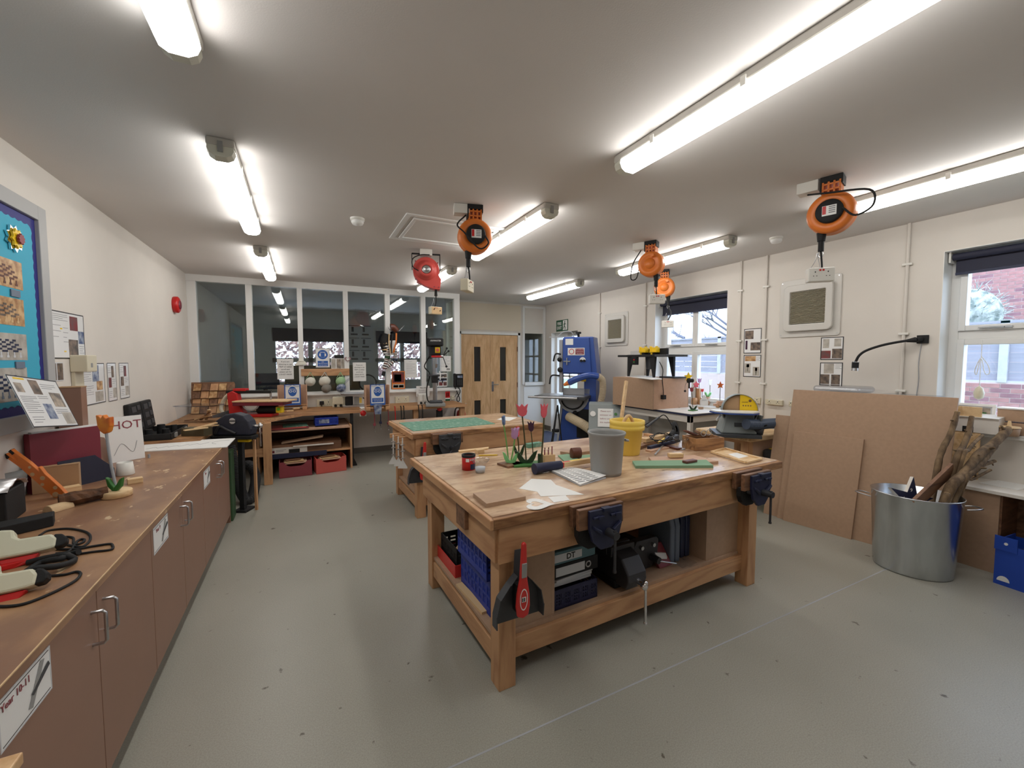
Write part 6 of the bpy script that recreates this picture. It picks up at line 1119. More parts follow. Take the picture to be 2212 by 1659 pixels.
t = thing('tool_case_open', 'open black tool case on the far counter by the left wall', 'case', (-1.22, 5.02, HB)); ob('case_tray', MB().box(-0.15, 0.14, -0.30, 0.30, 0, 0.012).box(-0.15, -0.14, -0.30, 0.30, 0.012, 0.06).box(0.13, 0.14, -0.30, 0.30, 0.012, 0.06).box(-0.14, 0.13, -0.30, -0.29, 0.012, 0.06).box(-0.14, 0.13, 0.29, 0.30, 0.012, 0.06), 'matt_black', t, bev=0.004)
lid = ob('case_lid', MB().box(0, 0.045, -0.30, -0.01, 0, 0.27).box(0, 0.045, 0.01, 0.30, 0, 0.27), 'matt_black', t, (-0.16, 0, 0.06), rot=(0, -0.12, 0), bev=0.012)
for k in range(2):
    for j in range(3): ob('lid_recess', MB().box(0.045, 0.049, -0.26+0.31*k, -0.15+0.31*k, 0.03+0.08*j, 0.08+0.08*j).box(0.045, 0.052, -0.13+0.31*k, -0.06+0.31*k, 0.04+0.08*j, 0.085+0.08*j), 'dark_grey', lid, bev=0.003)
for k, (x, y, r, h) in enumerate(((-0.06, -0.15, 0.03, 0.075), (-0.02, 0.06, 0.035, 0.09), (0.06, 0.14, 0.028, 0.07), (0.04, -0.05, 0.03, 0.06))): ob('tool_socket', MB().cyl((x, y, 0.012), (x, y, 0.012+h), r, r*0.9), 'matt_black', t)
for y in (-0.18, 0.18): ob('latch', MB().box(0.14, 0.152, y-0.03, y+0.03, 0.01, 0.05), 'mid_grey', t)
q = Pz(437, 912, HB); t = thing('clear_box', 'clear plastic box of wood strips on the corner bench', 'box', (q.x-0.02, q.y+0.05, HB), R(-30)); w, d, h = 0.20, 0.13, 0.20
ob('box_wall', MB().hexa([(-w*0.88, -d*0.88, 0), (w*0.88, -d*0.88, 0), (w*0.88, d*0.88, 0), (-w*0.88, d*0.88, 0), (-w, -d, h), (w, -d, h), (w, d, h), (-w, d, h)]), 'clear_plastic', t); ob('rim', MB().box(-w-0.012, w+0.012, -d-0.012, -d, h-0.012, h).box(-w-0.012, w+0.012, d, d+0.012, h-0.012, h).box(-w-0.012, -w, -d, d, h-0.012, h).box(w, w+0.012, -d, d, h-0.012, h), 'poly_bag', t)
for k in range(5): ob('wood_strip', MB().beam((-0.14+0.04*k, -0.07+0.03*k, 0.02), (0.10+0.015*k, 0.05-0.03*k, 0.05+0.025*k), 0.03, 0.012), ['dark_wood', 'pine_pale', 'pine_x', 'dark_wood', 'mdf_edge'][k], None, t.location, rz=R(-30), label=['dark strip lowest in the clear box', 'pale strip in the clear box', 'pine strip in the clear box', 'dark strip crossing in the clear box', 'board strip on top in the clear box'][k], cat='strip', group='strips in the clear box')
block('grey_wooden_box', 'low grey-brown box in front of the clear box', 'box', Pz(432, 941, HB)+Vector((-0.03, 0.04, 0)), (0.22, 0.11, 0.075), 'interior_dark', R(-28)); 
for k in range(3): a = Pz(415+22*k, 930-4*k, HB+0.076); ob('strip_offcut', MB().beam((0, 0, 0.006), (0.16, 0.10, 0.006+0.03*(k == 1)), 0.03, 0.01), ['mdf_edge', 'pine_pale', 'mdf_edge'][k], None, a+Vector((-0.06, 0, 0.0)), label=['pale strip lying across the left of the grey box', 'pale strip tilted across the grey box', 'pale strip lying across the right of the grey box'][k], cat='strip', group='strips on the grey box')
q = Pd(458, 858, 5.6); t = thing('carved_panel', 'wooden panel of carved shingle blocks leaning at the corner', 'panel', Vector((q.x+0.03, q.y, HB)), R(-10)); mb = MB(); ob('backing', MB().hexa([(-0.28, 0, 0), (0.24, 0, 0), (0.24, 0.02, 0), (-0.28, 0.02, 0), (-0.30, 0.10, 0.42), (0.20, 0.10, 0.42), (0.20, 0.12, 0.42), (-0.30, 0.12, 0.42)]), 'dark_wood', t); rng = random.Random(3)
for r in range(4):
    for c_ in range(5): x = -0.27+0.098*c_+0.008*(r % 2); ob('shingle', MB().hexa([(x, 0.024*r-0.025-rng.uniform(0, .02), 0.10*r+0.01), (x+0.088, 0.024*r-0.025, 0.10*r+0.01), (x+0.088, 0.024*r+0.0, 0.10*r+0.01), (x, 0.024*r, 0.10*r+0.01), (x, 0.024*r+0.012, 0.10*r+0.10), (x+0.088, 0.024*r+0.012, 0.10*r+0.10), (x+0.088, 0.024*r+0.024, 0.10*r+0.10), (x, 0.024*r+0.024, 0.10*r+0.10)]), ['photo_wood', 'dark_wood_z', 'pine_z'][(r*2+c_) % 3], t)
# red scroll saw
q = Pz(565, 900, HB); t = thing('scroll_saw', 'red scroll saw with a long black arm on the corner bench', 'scroll saw', (q.x-0.03, q.y+0.05, HB), R(-22))
ob('base', MB().box(-0.30, 0.20, -0.10, 0.10, 0, 0.04), 'red_paint', t, bev=0.01); ob('saw_table', MB().box(-0.24, 0.42, -0.16, 0.14, 0.195, 0.212), 'cut_wood', t, bev=0.004); ob('table_skirt', MB().box(-0.24, 0.36, -0.15, 0.12, 0.15, 0.194), 'maroon', t, bev=0.006)
mb = MB(); mb.M = fmat((0, 0.05, 0), (1, 0, 0), (0, 0, 1)); mb.prism([(-0.34, 0.04), (-0.16, 0.04), (-0.22, 0.16), (-0.24, 0.30), (-0.30, 0.33), (-0.36, 0.30)], -0.0, 0.10); ob('column', mb, 'red_paint', t, bev=0.01); ob('upper_arm', MB().beam((-0.38, 0.0, 0.315), (0.16, 0.0, 0.315), 0.05, 0.04), 'matt_black', t, bev=0.008); ob('red_motor_cap', MB().box(-0.30, -0.14, -0.03, 0.06, 0.325, 0.36), 'red_paint', t, bev=0.01)
ob('blade_clamp', MB().cyl((0.15, 0, 0.21), (0.15, 0, 0.32), 0.012), 'steel', t); ob('motor', MB().cyl((0.0, -0.02, 0.09), (0.24, -0.02, 0.09), 0.05), 'matt_black', t); ob('bevel_arc', MB().tube([(-0.03+0.1*math.cos(R(a)), -0.13, 0.19+0.1*math.sin(R(a))) for a in range(200, 341, 20)], 0.01, 6, 0), 'mid_grey', t); ob('yellow_switch', MB().box(0.24, 0.32, -0.08, -0.01, 0.05, 0.13), 'bright_yellow', t, bev=0.01); ob('green_button', MB().cyl((0.28, -0.08, 0.10), (0.28, -0.095, 0.10), 0.018), 'lime_green', t); ob('flex', MB().tube([(-0.34, 0.1, 0.28), (-0.46, 0.12, 0.25), (-0.52, 0.1, 0.10), (-0.44, 0.05, 0.0)], 0.022, 8), 'cream_plastic', t)
for k in range(4): block('saw_offcut', ['pine offcut by the scroll saw switch, left', 'pine offcut by the scroll saw switch, middle', 'pine offcut by the scroll saw switch, right', 'pale stick leaning on the offcuts by the scroll saw'][k], 'offcut', Pz(598+14*k, 893-2*k, HB)+Vector((0, 0.02, 0.021 if k == 3 else 0)), (0.09, 0.03, 0.02), ['mdf_edge', 'pine_x', 'pine_pale', 'mdf_edge'][k], R(-20+15*k), group='offcuts by the scroll saw')
# goggle stands
def goggle_stand(label, px, w, apron):
    q = Pz(px, 886, HB); t = thing('goggle_stand', label, 'goggle stand', (q.x, q.y+0.03, HB), group='wooden goggle stands'); h = 0.36
    ob('side_panel', MB().box(-w, -w+0.012, 0, 0.12, 0.03, h), 'mdf_pink', t); ob('side_panel', MB().box(w-0.012, w, 0, 0.12, 0.03, h), 'mdf_pink', t); ob('back_panel', MB().box(-w, w, 0.12, 0.13, 0.03, h), 'mdf_pink', t); ob('shelf', MB().box(-w+0.012, w-0.012, 0, 0.12, 0.06, 0.072), 'pine_x', t)
    for s in (-1, 1): ob('foot', MB().box(s*w*0.8-0.03, s*w*0.8+0.03, -0.03, 0.12, 0, 0.05), 'pine_x', t, bev=0.003)
    sg = ob('sign_board', MB().box(-0.105, 0.105, -0.012, -0.004, 0.07, 0.37), 'sign_blue', t); ob('sign_paper', MB().box(-0.09, 0.09, -0.0135, -0.012, 0.10, 0.36), 'paper', sg)
    F = fmat((0, -0.0136, 0), (1, 0, 0), (0, 0, 1)); mb = MB(); mb.M = F; mb.prism([(0.055*math.cos(R(a)), 0.27+0.07*math.sin(R(a))) for a in range(0, 360, 20)], 0, 0.001); ob('face_symbol', mb, 'sign_blue', sg)
    mb = MB(); mb.M = F
    for s in (-1, 1): mb.ring([(s*0.024+0.02*math.cos(R(a)), 0.272+0.017*math.sin(R(a))) for a in range(0, 360, 30)], [(s*0.024+0.013*math.cos(R(a)), 0.272+0.011*math.sin(R(a))) for a in range(0, 360, 30)], 0.001, 0.0018)
    mb.box(-0.05, 0.05, 0.30, 0.306, 0.001, 0.0018); ob('goggle_symbol', mb, 'paper', sg)
    mb = MB(); mb.M = F; mb.box(-0.078, 0.078, 0.115, 0.175, 0, 0.001); ob('caption_panel', mb, 'sign_blue', sg)
    for k, s in enumerate(('EYE PROTECTION', 'MUST BE WORN')): text(sg, s, 0.015, (0, -0.0152, 0.155-0.022*k), 'paper', rot=(PI/2, 0, 0))
    for s in (-1, 1): ob('goggles', MB().tube([(s*0.06+0.045*math.cos(a), -0.03-0.01*math.sin(a), 0.365+0.022*math.sin(a)) for a in [k*PI/6 for k in range(13)]], 0.007, 6, 0), 'poly_bag', None, t.location, label='clear safety goggles on the %s of the %s goggle stand' % (('left', 'right')[s > 0], ('left', 'right')[apron]), cat='goggles', group='clear goggles on the stands')
    if apron: ob('blue_apron_tag', MB().hexa([(-0.045, -0.02, -0.06), (0.04, -0.02, -0.06), (0.04, -0.015, -0.06), (-0.045, -0.015, -0.06), (-0.06, -0.02, 0.085), (0.06, -0.02, 0.085), (0.06, -0.015, 0.085), (-0.06, -0.015, 0.085)]), 'photo_blue', t)
goggle_stand('wooden goggle stand with a blue sign, left one by the scroll saw', 633, 0.19, 0); goggle_stand('wooden goggle stand with a blue sign, right one below the puppet', 817, 0.17, 1)
def wallsocket(label, px0, py0, px1, py1, y=YB-0.001, name='wall_socket', plane='back', n=2, plug=False):
    if plane == 'back': a, b = Py(px0, py0, y), Py(px1, py1, y); w, h = abs(b.x-a.x), a.z-b.z; t = thing(name, label, 'socket', group='white wall sockets'); t.matrix_world = fmat((a.x, y, b.z), *BACKW)
    else: a, b = Px(px0, py0, XR-0.001), Px(px1, py1, XR-0.001); w, h = abs(a.y-b.y), a.z-b.z; t = thing(name, label, 'socket', group='white wall sockets'); t.matrix_world = fmat((XR-0.001, a.y, b.z), *RIGHTW)
    ob('face_plate', MB().box(0, w, 0, h, 0, 0.035), 'cream_plastic', t, bev=0.004); mb = MB()
    for i in range(n): cx = w*(i+0.5)/n; mb.box(cx-0.004, cx+0.004, h*0.55, h*0.72, 0.035, 0.0358).box(cx-0.018, cx-0.010, h*0.32, h*0.38, 0.035, 0.0358).box(cx+0.010, cx+0.018, h*0.32, h*0.38, 0.035, 0.0358)
    ob('pin_slots', mb, 'ink', t); mb = MB()
    for i in range(n): mb.box(w*(i+0.5)/n-0.006, w*(i+0.5)/n+0.006, h*0.78, h*0.9, 0.035, 0.039)
    ob('rocker_switch', mb, 'white_gloss', t)
    if plug: ob('plug', MB().box(w*0.18, w*0.45, h*0.35, h*0.8, 0.035, 0.075), 'matt_black', t, bev=0.006); ob('plug_flex', MB().tube([(w*0.3, h*0.35, 0.055), (w*0.25, -0.04, 0.08), (-0.05, -0.10, 0.10), (-0.22, -0.112, 0.10)], 0.006, 6), 'matt_black', t)
wallsocket('double wall socket with a black plug, left above the back bench', 684, 863, 718, 878, plug=True); wallsocket('double wall socket in the middle above the back bench', 853, 857, 883, 870); wallsocket('single wall socket right of the drill press', 974, 855, 981, 863, n=1)
q = Pz(732, 880, HB); t = thing('power_unit', 'cream power unit box with two dark dials on the back bench', 'power unit', (q.x, q.y, HB), R(-6)); ob('casing', MB().box(-0.09, 0.13, 0, 0.16, 0, 0.155), 'cream_plastic', t, bev=0.01); ob('front_ridge', MB().box(-0.085, 0.07, -0.012, 0, 0.05, 0.15), 'cream_plastic', t, bev=0.004)
for x in (-0.045, 0.03): ob('dial', MB().cyl((x, 0, 0.028), (x, -0.014, 0.028), 0.02), 'matt_black', t)
q = Pz(914, 874, HB); t = thing('power_unit', 'narrow white power box with two dark dials left of the drill press', 'power unit', (q.x, q.y, HB), R(-6)); ob('casing', MB().box(-0.075, 0.075, 0, 0.12, 0, 0.17), 'white_plastic', t, bev=0.008); ob('front_ridge', MB().box(-0.06, -0.005, -0.01, 0, 0.06, 0.16).box(0.01, 0.065, -0.01, 0, 0.06, 0.16), 'white_plastic', t, bev=0.003)
for x in (-0.032, 0.036): ob('dial', MB().cyl((x, 0, 0.028), (x, -0.014, 0.028), 0.019), 'matt_black', t)
q = Pz(762, 880, HB); t = thing('scroll_saw', 'small grey scroll saw with a round table on the back bench', 'scroll saw', (q.x+0.02, q.y, HB), R(-8)); ob('base', MB().box(-0.16, 0.16, 0, 0.18, 0, 0.03), 'steel', t, bev=0.004); ob('motor_body', MB().box(-0.13, -0.02, 0.02, 0.15, 0.03, 0.16), 'matt_black', t, bev=0.01); ob('switch_box', MB().box(0.0, 0.07, 0.02, 0.12, 0.04, 0.15), 'mid_grey', t, bev=0.004); ob('yellow_label', MB().box(0.075, 0.11, 0.03, 0.1, 0.06, 0.14), 'yellow_plastic', t); ob('saw_table', MB().lathe([(0.001, 0.2), (0.19, 0.2), (0.2, 0.212), (0.19, 0.222), (0.001, 0.224)], (0, 0.06, 0), n=30, sy=0.7), 'foam_grey', t); ob('arm', MB().tube([(-0.13, 0.12, 0.2), (-0.15, 0.14, 0.33), (-0.08, 0.10, 0.42), (-0.04, 0.06, 0.43)], 0.016, 8), 'poly_bag', t); ob('flex', MB().tube([(0.13, 0.05, 0.14), (0.17, 0.02, 0.10), (0.18, 0.0, 0.01)], 0.009, 6), 'matt_black', t)
slab('note_paper', [(776, 879), (794, 875), (808, 879), (780, 883)], HB, 0.0015, 'paper', 'white note paper beside the small grey scroll saw', 'paper')
q = Py(785, 893, 6.31); t = thing('stop_button', 'round red stop button under the back bench edge, left', 'button', (q.x, 6.345, q.z)); ob('button_box', MB().box(-0.045, 0.045, -0.0, 0.05, -0.045, 0.05), 'white_plastic', t, bev=0.004); ob('button', MB().ball((0, -0.012, 0), 0.042, sy=0.8), 'red_paint', t)
q = Py(952, 883, 6.36); t = thing('stop_button', 'red topped stop button under the bench by the extinguisher', 'button', (q.x, 6.42, q.z)); ob('button_box', MB().box(-0.04, 0.05, -0.0, 0.06, -0.16, -0.03), 'matt_black', t, bev=0.004); ob('button', MB().ball((0, 0, 0), 0.045), 'red_paint', t)
def clampy(label, px, col_, ln):
    q = Py(px, 873, 6.30); t = thing('clamp', label, 'clamp', (q.x, 6.315, HB-0.005), group='clamps hung on the back bench edge'); ob('bar', MB().tube([(0, 0.02, 0.03), (0, -0.012, 0.035), (0.0, -0.02, 0.0), (0.004, -0.02, -ln*0.5), (0.0, -0.02, -ln)], 0.008, 6), col_, t); ob('jaw', MB().box(-0.018, 0.018, -0.04, -0.01, -ln*0.78-0.02, -ln*0.72), col_, t, bev=0.003); ob('screw', MB().cyl((0.004, -0.03, -ln*0.8), (0.002, -0.03, -ln-0.04), 0.006).ball((0.002, -0.03, -ln-0.045), 0.009), 'steel', t)
for a in (('red clamp at the far left of the bench edge row', 808, 'dull_red', 0.27), ('dark blue clamp, second in the bench edge row', 821, 'navy', 0.24), ('red clamp, third in the bench edge row', 838, 'dull_red', 0.26), ('red clamp, fourth in the bench edge row', 853, 'red_paint', 0.24), ('black clamp, left of the pine bench leg', 866, 'matt_black', 0.24), ('black clamp, just beside the pine bench leg', 872, 'matt_black', 0.2), ('black clamp right of the pine bench leg', 904, 'matt_black', 0.22), ('rightmost black clamp under the white power box', 912, 'matt_black', 0.22)): clampy(*a)
q = Py(925, 905, 6.75); block('grey_stool_box', 'grey topped box on the floor below the drill press', 'box', (q.x, 6.8, 0), (0.36, 0.30, q.z), 'mdf_pink'); q = Py(963, 910, 6.7); block('dark_carton', 'open dark box on the floor beside the extinguisher', 'box', (q.x+0.0, 6.78, 0), (0.24, 0.2, q.z+0.04), 'matt_black')
# drill press
q = Pz(945, 878, HB); t = thing('drill_press', 'black and grey pillar drill standing on the back bench', 'drill press', (q.x, q.y+0.12, HB), R(-14)); ob('base', MB().box(-0.15, 0.15, -0.16, 0.16, 0, 0.05), 'mid_grey', t, bev=0.01); ob('base_boss', MB().box(-0.09, 0.11, -0.14, 0.06, 0.05, 0.085), 'dark_grey', t, bev=0.01); ob('pillar', MB().cyl((0, 0.06, 0.05), (0, 0.06, 0.90), 0.036, n=24), 'steel', t)
ob('work_table', MB().box(-0.13, 0.14, -0.20, 0.02, 0.475, 0.495), 'cast_iron', t, bev=0.004); ob('table_arm', MB().box(-0.035, 0.035, -0.10, 0.06, 0.40, 0.475).cyl((0, 0.06, 0.36), (0, 0.06, 0.475), 0.055), 'cast_iron', t, bev=0.004); ob('table_crank', MB().tube([(0.04, 0, 0.42), (0.10, 0, 0.42), (0.12, -0.01, 0.36)], 0.008, 6).cyl((0.05, -0.05, 0.425), (0.18, -0.06, 0.42), 0.012), 'matt_black', t)
ob('motor', MB().cyl((-0.02, 0.18, 0.74), (-0.02, 0.18, 0.94), 0.075), 'dark_grey', t); ob('head_casting', MB().box(-0.07, 0.09, -0.15, 0.12, 0.79, 0.94), 'matt_black', t, bev=0.02); hc = MB(); hc.M = fmat((0, 0, 0.94), (1, 0, 0), (0, 1, 0)); hc.prism([(-0.10, -0.20), (0.11, -0.20), (0.13, -0.1), (0.12, 0.22), (0.06, 0.27), (-0.06, 0.27), (-0.12, 0.2), (-0.13, -0.1)], 0, 0.12); ob('belt_cover', hc, 'matt_black', t, bev=0.014)
text(t, 'AXMINSTER', 0.03, (0.01, -0.2012, 1.015), 'paper', rot=(PI/2, 0, 0)); ob('yellow_stop', MB().box(0.0, 0.075, -0.162, -0.15, 0.83, 0.92), 'bright_yellow', t, bev=0.006); ob('red_paddle', MB().cyl((0.037, -0.162, 0.875), (0.037, -0.185, 0.875), 0.024), 'coral_red', t)
ob('quill', MB().cyl((0.02, -0.10, 0.66), (0.02, -0.10, 0.79), 0.026), 'steel', t); ob('chuck', MB().cyl((0.02, -0.10, 0.60), (0.02, -0.10, 0.67), 0.018, 0.026), 'chrome', t); ob('chuck_guard', MB().lathe([(0.075, 0.54), (0.075, 0.76)], (0.02, -0.10, 0), n=24), 'clear_plastic', t); ob('guard_collar', MB().lathe([(0.03, 0.76), (0.077, 0.76), (0.077, 0.79), (0.03, 0.79)], (0.02, -0.10, 0), n=24), 'red_paint', t)
c = Vector((0.12, -0.08, 0.78)); ob('feed_hub', MB().cyl((0.08, -0.08, 0.78), (0.13, -0.08, 0.78), 0.025), 'steel', t)
for a in (20, 140, 260): d = Vector((0.35, -math.cos(R(a))*0.6, math.sin(R(a)))).normalized(); ob('feed_handle', MB().cyl(c, c+d*0.16, 0.006).ball(c+d*0.17, 0.018), 'matt_black', t)
ob('vise_white_arm', MB().tube([(0.06, -0.19, 0.55), (0.075, -0.20, 0.5), (0.07, -0.2, 0.42)], 0.009, 6), 'paper', t); ob('flex', MB().tube([(-0.08, 0.1, 0.78), (-0.16, 0.05, 0.62), (-0.08, 0.0, 0.5), (-0.13, -0.02, 0.28), (-0.12, 0.0, 0.10), (-0.06, 0.0, 0.03)], 0.009, 6), 'matt_black', t)
# extinguisher and phone
t = thing('fire_extinguisher', 'red water fire extinguisher beside the double doors', 'fire extinguisher', (2.50, 7.02, 0.0)); ob('bracket', MB().box(-0.03, 0.03, 0.075, 0.138, 0.45, 0.52), 'mid_grey', t); ob('cylinder', MB().lathe([(0.001, 0.0), (0.074, 0.0), (0.08, 0.01), (0.08, 0.56), (0.07, 0.61), (0.035, 0.645), (0.03, 0.66), (0.001, 0.66)], n=28), 'red_paint', t); ob('valve', MB().cyl((0, 0, 0.66), (0, 0, 0.70), 0.02).box(-0.015, 0.09, -0.012, 0.012, 0.69, 0.702).beam((-0.01, 0, 0.71), (0.10, 0, 0.745), 0.02, 0.006), 'steel', t, bev=0.002); ob('hose', MB().tube([(-0.02, 0, 0.68), (-0.10, 0, 0.66), (-0.13, -0.02, 0.5), (-0.10, -0.03, 0.3)], 0.012, 8), 'matt_black', t); text(t, 'WATER', 0.04, (0, -0.0815, 0.50), 'paper', rot=(PI/2, 0, 0)); ob('white_band', MB().lathe([(0.0805, 0.385), (0.0805, 0.40)], n=28), 'paper', t)
q = Py(990, 822, YB-0.03); t = thing('wall_phone', 'black desk phone hung on the white partition post', 'phone', (q.x, YB-0.021, q.z), R(-12)); ob('phone_body', MB().hexa([(-0.085, -0.035, -0.12), (0.085, -0.035, -0.12), (0.085, 0, -0.12), (-0.085, 0, -0.12), (-0.085, -0.055, 0.12), (0.085, -0.055, 0.12), (0.085, 0, 0.12), (-0.085, 0, 0.12)]), 'matt_black', t, bev=0.006); ob('handset', MB().box(-0.095, -0.045, -0.085, -0.045, -0.11, 0.13), 'matt_black', t, bev=0.014); ob('screen', MB().box(-0.02, 0.07, -0.057, -0.052, 0.05, 0.09), 'photo_blue', t); mb = MB()
for i in range(3):
    for j in range(4): mb.box(-0.02+i*0.03, 0.0+i*0.03, -0.052, -0.044, -0.085+j*0.028, -0.067+j*0.028)
ob('keypad', mb, 'dark_grey', t); ob('coiled_cord', MB().tube([(-0.06, -0.04, -0.12), (-0.02, -0.04, -0.22), (0.02, -0.04, -0.33), (-0.01, -0.04, -0.38), (-0.03, -0.04, -0.32), (0.03, -0.04, -0.2), (0.0, -0.03, -0.12)], 0.008, 6).tube([(-0.02, -0.03, -0.22), (-0.06, -0.03, -0.28), (-0.08, -0.02, -0.32)], 0.005, 6), 'matt_black', t)
# ---------------------------------------------------------------- papers and hangings on the partition
def backposter(name, label, cat, px0, py0, px1, py1, els, y=YB+0.033, border='ink', sheet='paper', group=None, bw=0.006, tilt=0.0):
    a, b = Py(px0, py0, y), Py(px1, py1, y); return poster(name, label, cat, (a.x, y, b.z), (1, 0, 0), (0, tilt, 1), b.x-a.x, a.z-b.z, els, border, sheet, group, 0.002, bw)
NT = ['If you are', 'planning to cut', 'MDF on either', 'scroll saw', 'please ask for', 'a DUST MASK']
tx = lambda s: [('t', l, 0.5, 0.86-0.125*k, s, 'ink') for k, l in enumerate(NT)]
backposter('dust_mask_notice', 'white dust mask notice on the glass left of the mask rail', 'notice', 598, 775, 635, 819, tx(0.029), border=None, group='dust mask notices'); backposter('dust_mask_notice', 'white dust mask notice on the glass right of the mask rail', 'notice', 762, 783, 791, 823, tx(0.026), border=None, group='dust mask notices')
t = backposter('ear_protection_sign', 'white framed sign with a blue ear defender symbol', 'sign', 681, 752, 713, 794, [('r', 0.14, 0.07, 0.86, 0.35, 'sign_blue'), ('t', 'EAR', 0.5, 0.29, 0.020, 'paper'), ('t', 'PROTECTION', 0.5, 0.21, 0.021, 'paper'), ('t', 'MUST BE WORN', 0.5, 0.12, 0.016, 'paper')], border='frame_grey', bw=0.008)
w, h = 0.188, 0.30
a, b = Py(681, 752, YB+0.033), Py(713, 794, YB+0.033); w, h = b.x-a.x, a.z-b.z; mb = MB(); mb.prism([(w/2+0.36*w*math.cos(R(k)), 0.67*h+0.36*w*math.sin(R(k))) for k in range(0, 360, 12)], 0.0026, 0.0032); ob('blue_disc', mb, 'sign_blue', t); mb = MB(); mb.prism(rrect(w*0.30, h*0.27, w*0.08, cx=w/2, cy=0.66*h), 0.0032, 0.0038); ob('head_symbol', mb, 'paper_shade', t); mb = MB(); mb.prism(rrect(w*0.26, h*0.25, w*0.07, cx=w/2, cy=0.655*h), 0.0038, 0.0042); ob('face_symbol', mb, 'sign_blue', t)
mb = MB(); mb.prism(rrect(w*0.10, h*0.14, w*0.04, cx=w*0.31, cy=0.66*h), 0.0042, 0.005); mb.prism(rrect(w*0.10, h*0.14, w*0.04, cx=w*0.69, cy=0.66*h), 0.0042, 0.005); mb.box(w*0.30, w*0.70, h*0.79, h*0.805, 0.0042, 0.005); ob('ear_defender_symbol', mb, 'paper', t)
backposter('photo_sheet', 'sheet of pale mask pictures above the wooden mask rail', 'picture', 715, 774, 748, 797, [('r', 0.03, 0.08, 0.30, 0.92, 'photo_pale'), ('r', 0.36, 0.05, 0.64, 0.95, 'photo_mid'), ('r', 0.66, 0.1, 0.97, 0.95, 'photo_pale')], border=None)
backposter('photo_calendar', 'orange calendar with a machine picture on the partition', 'calendar', 846, 802, 875, 840, [('r', 0.06, 0.36, 0.94, 0.95, 'photo_red'), ('r', 0.18, 0.42, 0.72, 0.82, 'photo_dark'), ('r', 0.06, 0.06, 0.94, 0.28, 'photo_pale'), ('r', 0.12, 0.09, 0.48, 0.22, 'photo_dark'), ('r', 0.54, 0.09, 0.88, 0.22, 'photo_dark')], border=None, sheet='orange_plastic', y=YB-0.028)
backposter('typed_letter', 'white typed letter on the glass right of the calendar', 'letter', 873, 777, 901, 816, [('l', 0.35, 0.90, 0.62, 1, 0.05), ('l', 0.16, 0.78, 0.85, 11, 0.055)], border=None); backposter('typed_letter', 'white typed letter on the glass behind the drill press', 'letter', 950, 769, 974, 802, [('l', 0.1, 0.92, 0.9, 10, 0.07), ('r', 0.6, 0.08, 0.9, 0.2, 'mid_grey')], border=None)
backposter('photo_sheet', 'sheet of small dark pictures on the glass behind the drill pillar', 'picture', 938, 806, 966, 835, [('r', 0.04, 0.68, 0.36, 0.92, 'photo_blue'), ('r', 0.40, 0.68, 0.66, 0.92, 'photo_dark'), ('r', 0.70, 0.68, 0.96, 0.92, 'photo_dark'), ('r', 0.04, 0.08, 0.30, 0.34, 'photo_dark'), ('r', 0.36, 0.08, 0.64, 0.34, 'photo_red'), ('r', 0.70, 0.08, 0.96, 0.34, 'photo_red'), ('r', 0.04, 0.4, 0.96, 0.62, 'photo_blue')], border=None)
backposter('machine_notice', 'white machine notice on the sill left of the drill press', 'notice', 899, 834, 928, 856, [('t', 'Pillar drill', 0.5, 0.82, 0.028, 'ink'), ('t', 'This machine is not', 0.5, 0.60, 0.019, 'ink'), ('t', 'to be used outside', 0.5, 0.42, 0.019, 'ink'), ('t', 'of staff in attendance', 0.5, 0.24, 0.018, 'ink')], border=None, y=YB-0.07)
t = backposter('fire_point_sign', 'small red and green fire point sign beside the drill press', 'sign', 962, 846, 972, 866, [('r', 0.0, 0.34, 1, 1, 'red_paint'), ('r', 0.25, 0.45, 0.42, 0.9, 'paper'), ('r', 0.58, 0.5, 0.76, 0.9, 'paper'), ('r', 0.0, 0.0, 1, 0.22, 'sign_green')], border=None, y=YB-0.066)
a = Py(1002, 737, YD-0.03); b = Py(993, 777, YD-0.03); ob('door_stay_cover', MB().box(2.735, 2.775, -0.012, 0, b.z, a.z), 'white_gloss', None, (0, YD-0.031, 0), bev=0.002, label='slim white cover plate on the left door frame', cat='cover plate')
a, b = Py(650, 797, YB-0.03), Py(755, 811, YB-0.03); mr = thing('mask_rail', 'orange pine rail holding dust masks across two posts', 'rail', (a.x, YB-0.021, b.z)); w, h = b.x-a.x, a.z-b.z; ob('rail_board', MB().box(0, w, -0.02, 0, 0, h), 'pine_x', mr, bev=0.006)
hooks = [(0.18, 'mask_white', 'white cup dust mask hanging first on the pine rail', 'strap_green'), (0.47, 'mask_white', 'wide white half mask hanging in the middle of the rail', 'mask_white'), (0.50, 'mask_grey', 'grey dust mask hanging lowest below the rail middle', 'mask_grey'), (0.80, 'strap_green', 'green strapped mask hanging at the rail right end', 'strap_green'), (0.81, 'photo_blue', 'pale blue mask hanging below the green strapped one', 'strap_green')]
for f_ in (0.2, 0.48, 0.8): ob('hook', MB().tube([(w*f_, -0.02, h*0.5), (w*f_, -0.045, h*0.45), (w*f_, -0.05, h*0.55)], 0.005, 6), 'steel', mr)
for k, (f_, m_, l, sm_) in enumerate(hooks):
    dz = -0.10 if k in (0, 1, 3) else -0.21; t = thing('dust_mask', l, 'mask', mr.location+Vector((w*f_, -0.045, h*0.5)), group='dust masks on the rail'); s_ = 0.075 if k != 1 else 0.085
    ob('mask_shell', MB().lathe([(0.001, 0.055), (s_*0.5, 0.045), (s_*0.9, 0.018), (s_, 0)], n=20).fr(Matrix.Identity(4)), m_, t, (0, -0.015, dz-0.04), rot=(PI/2+0.35, 0, 0.2)); 
    for s in (-1, 1): ob('strap', MB().tube([(0, 0, 0.0), (s*0.03, -0.005, dz*0.5), (s*s_*0.85, -0.01, dz)], 0.004, 5), sm_, t)
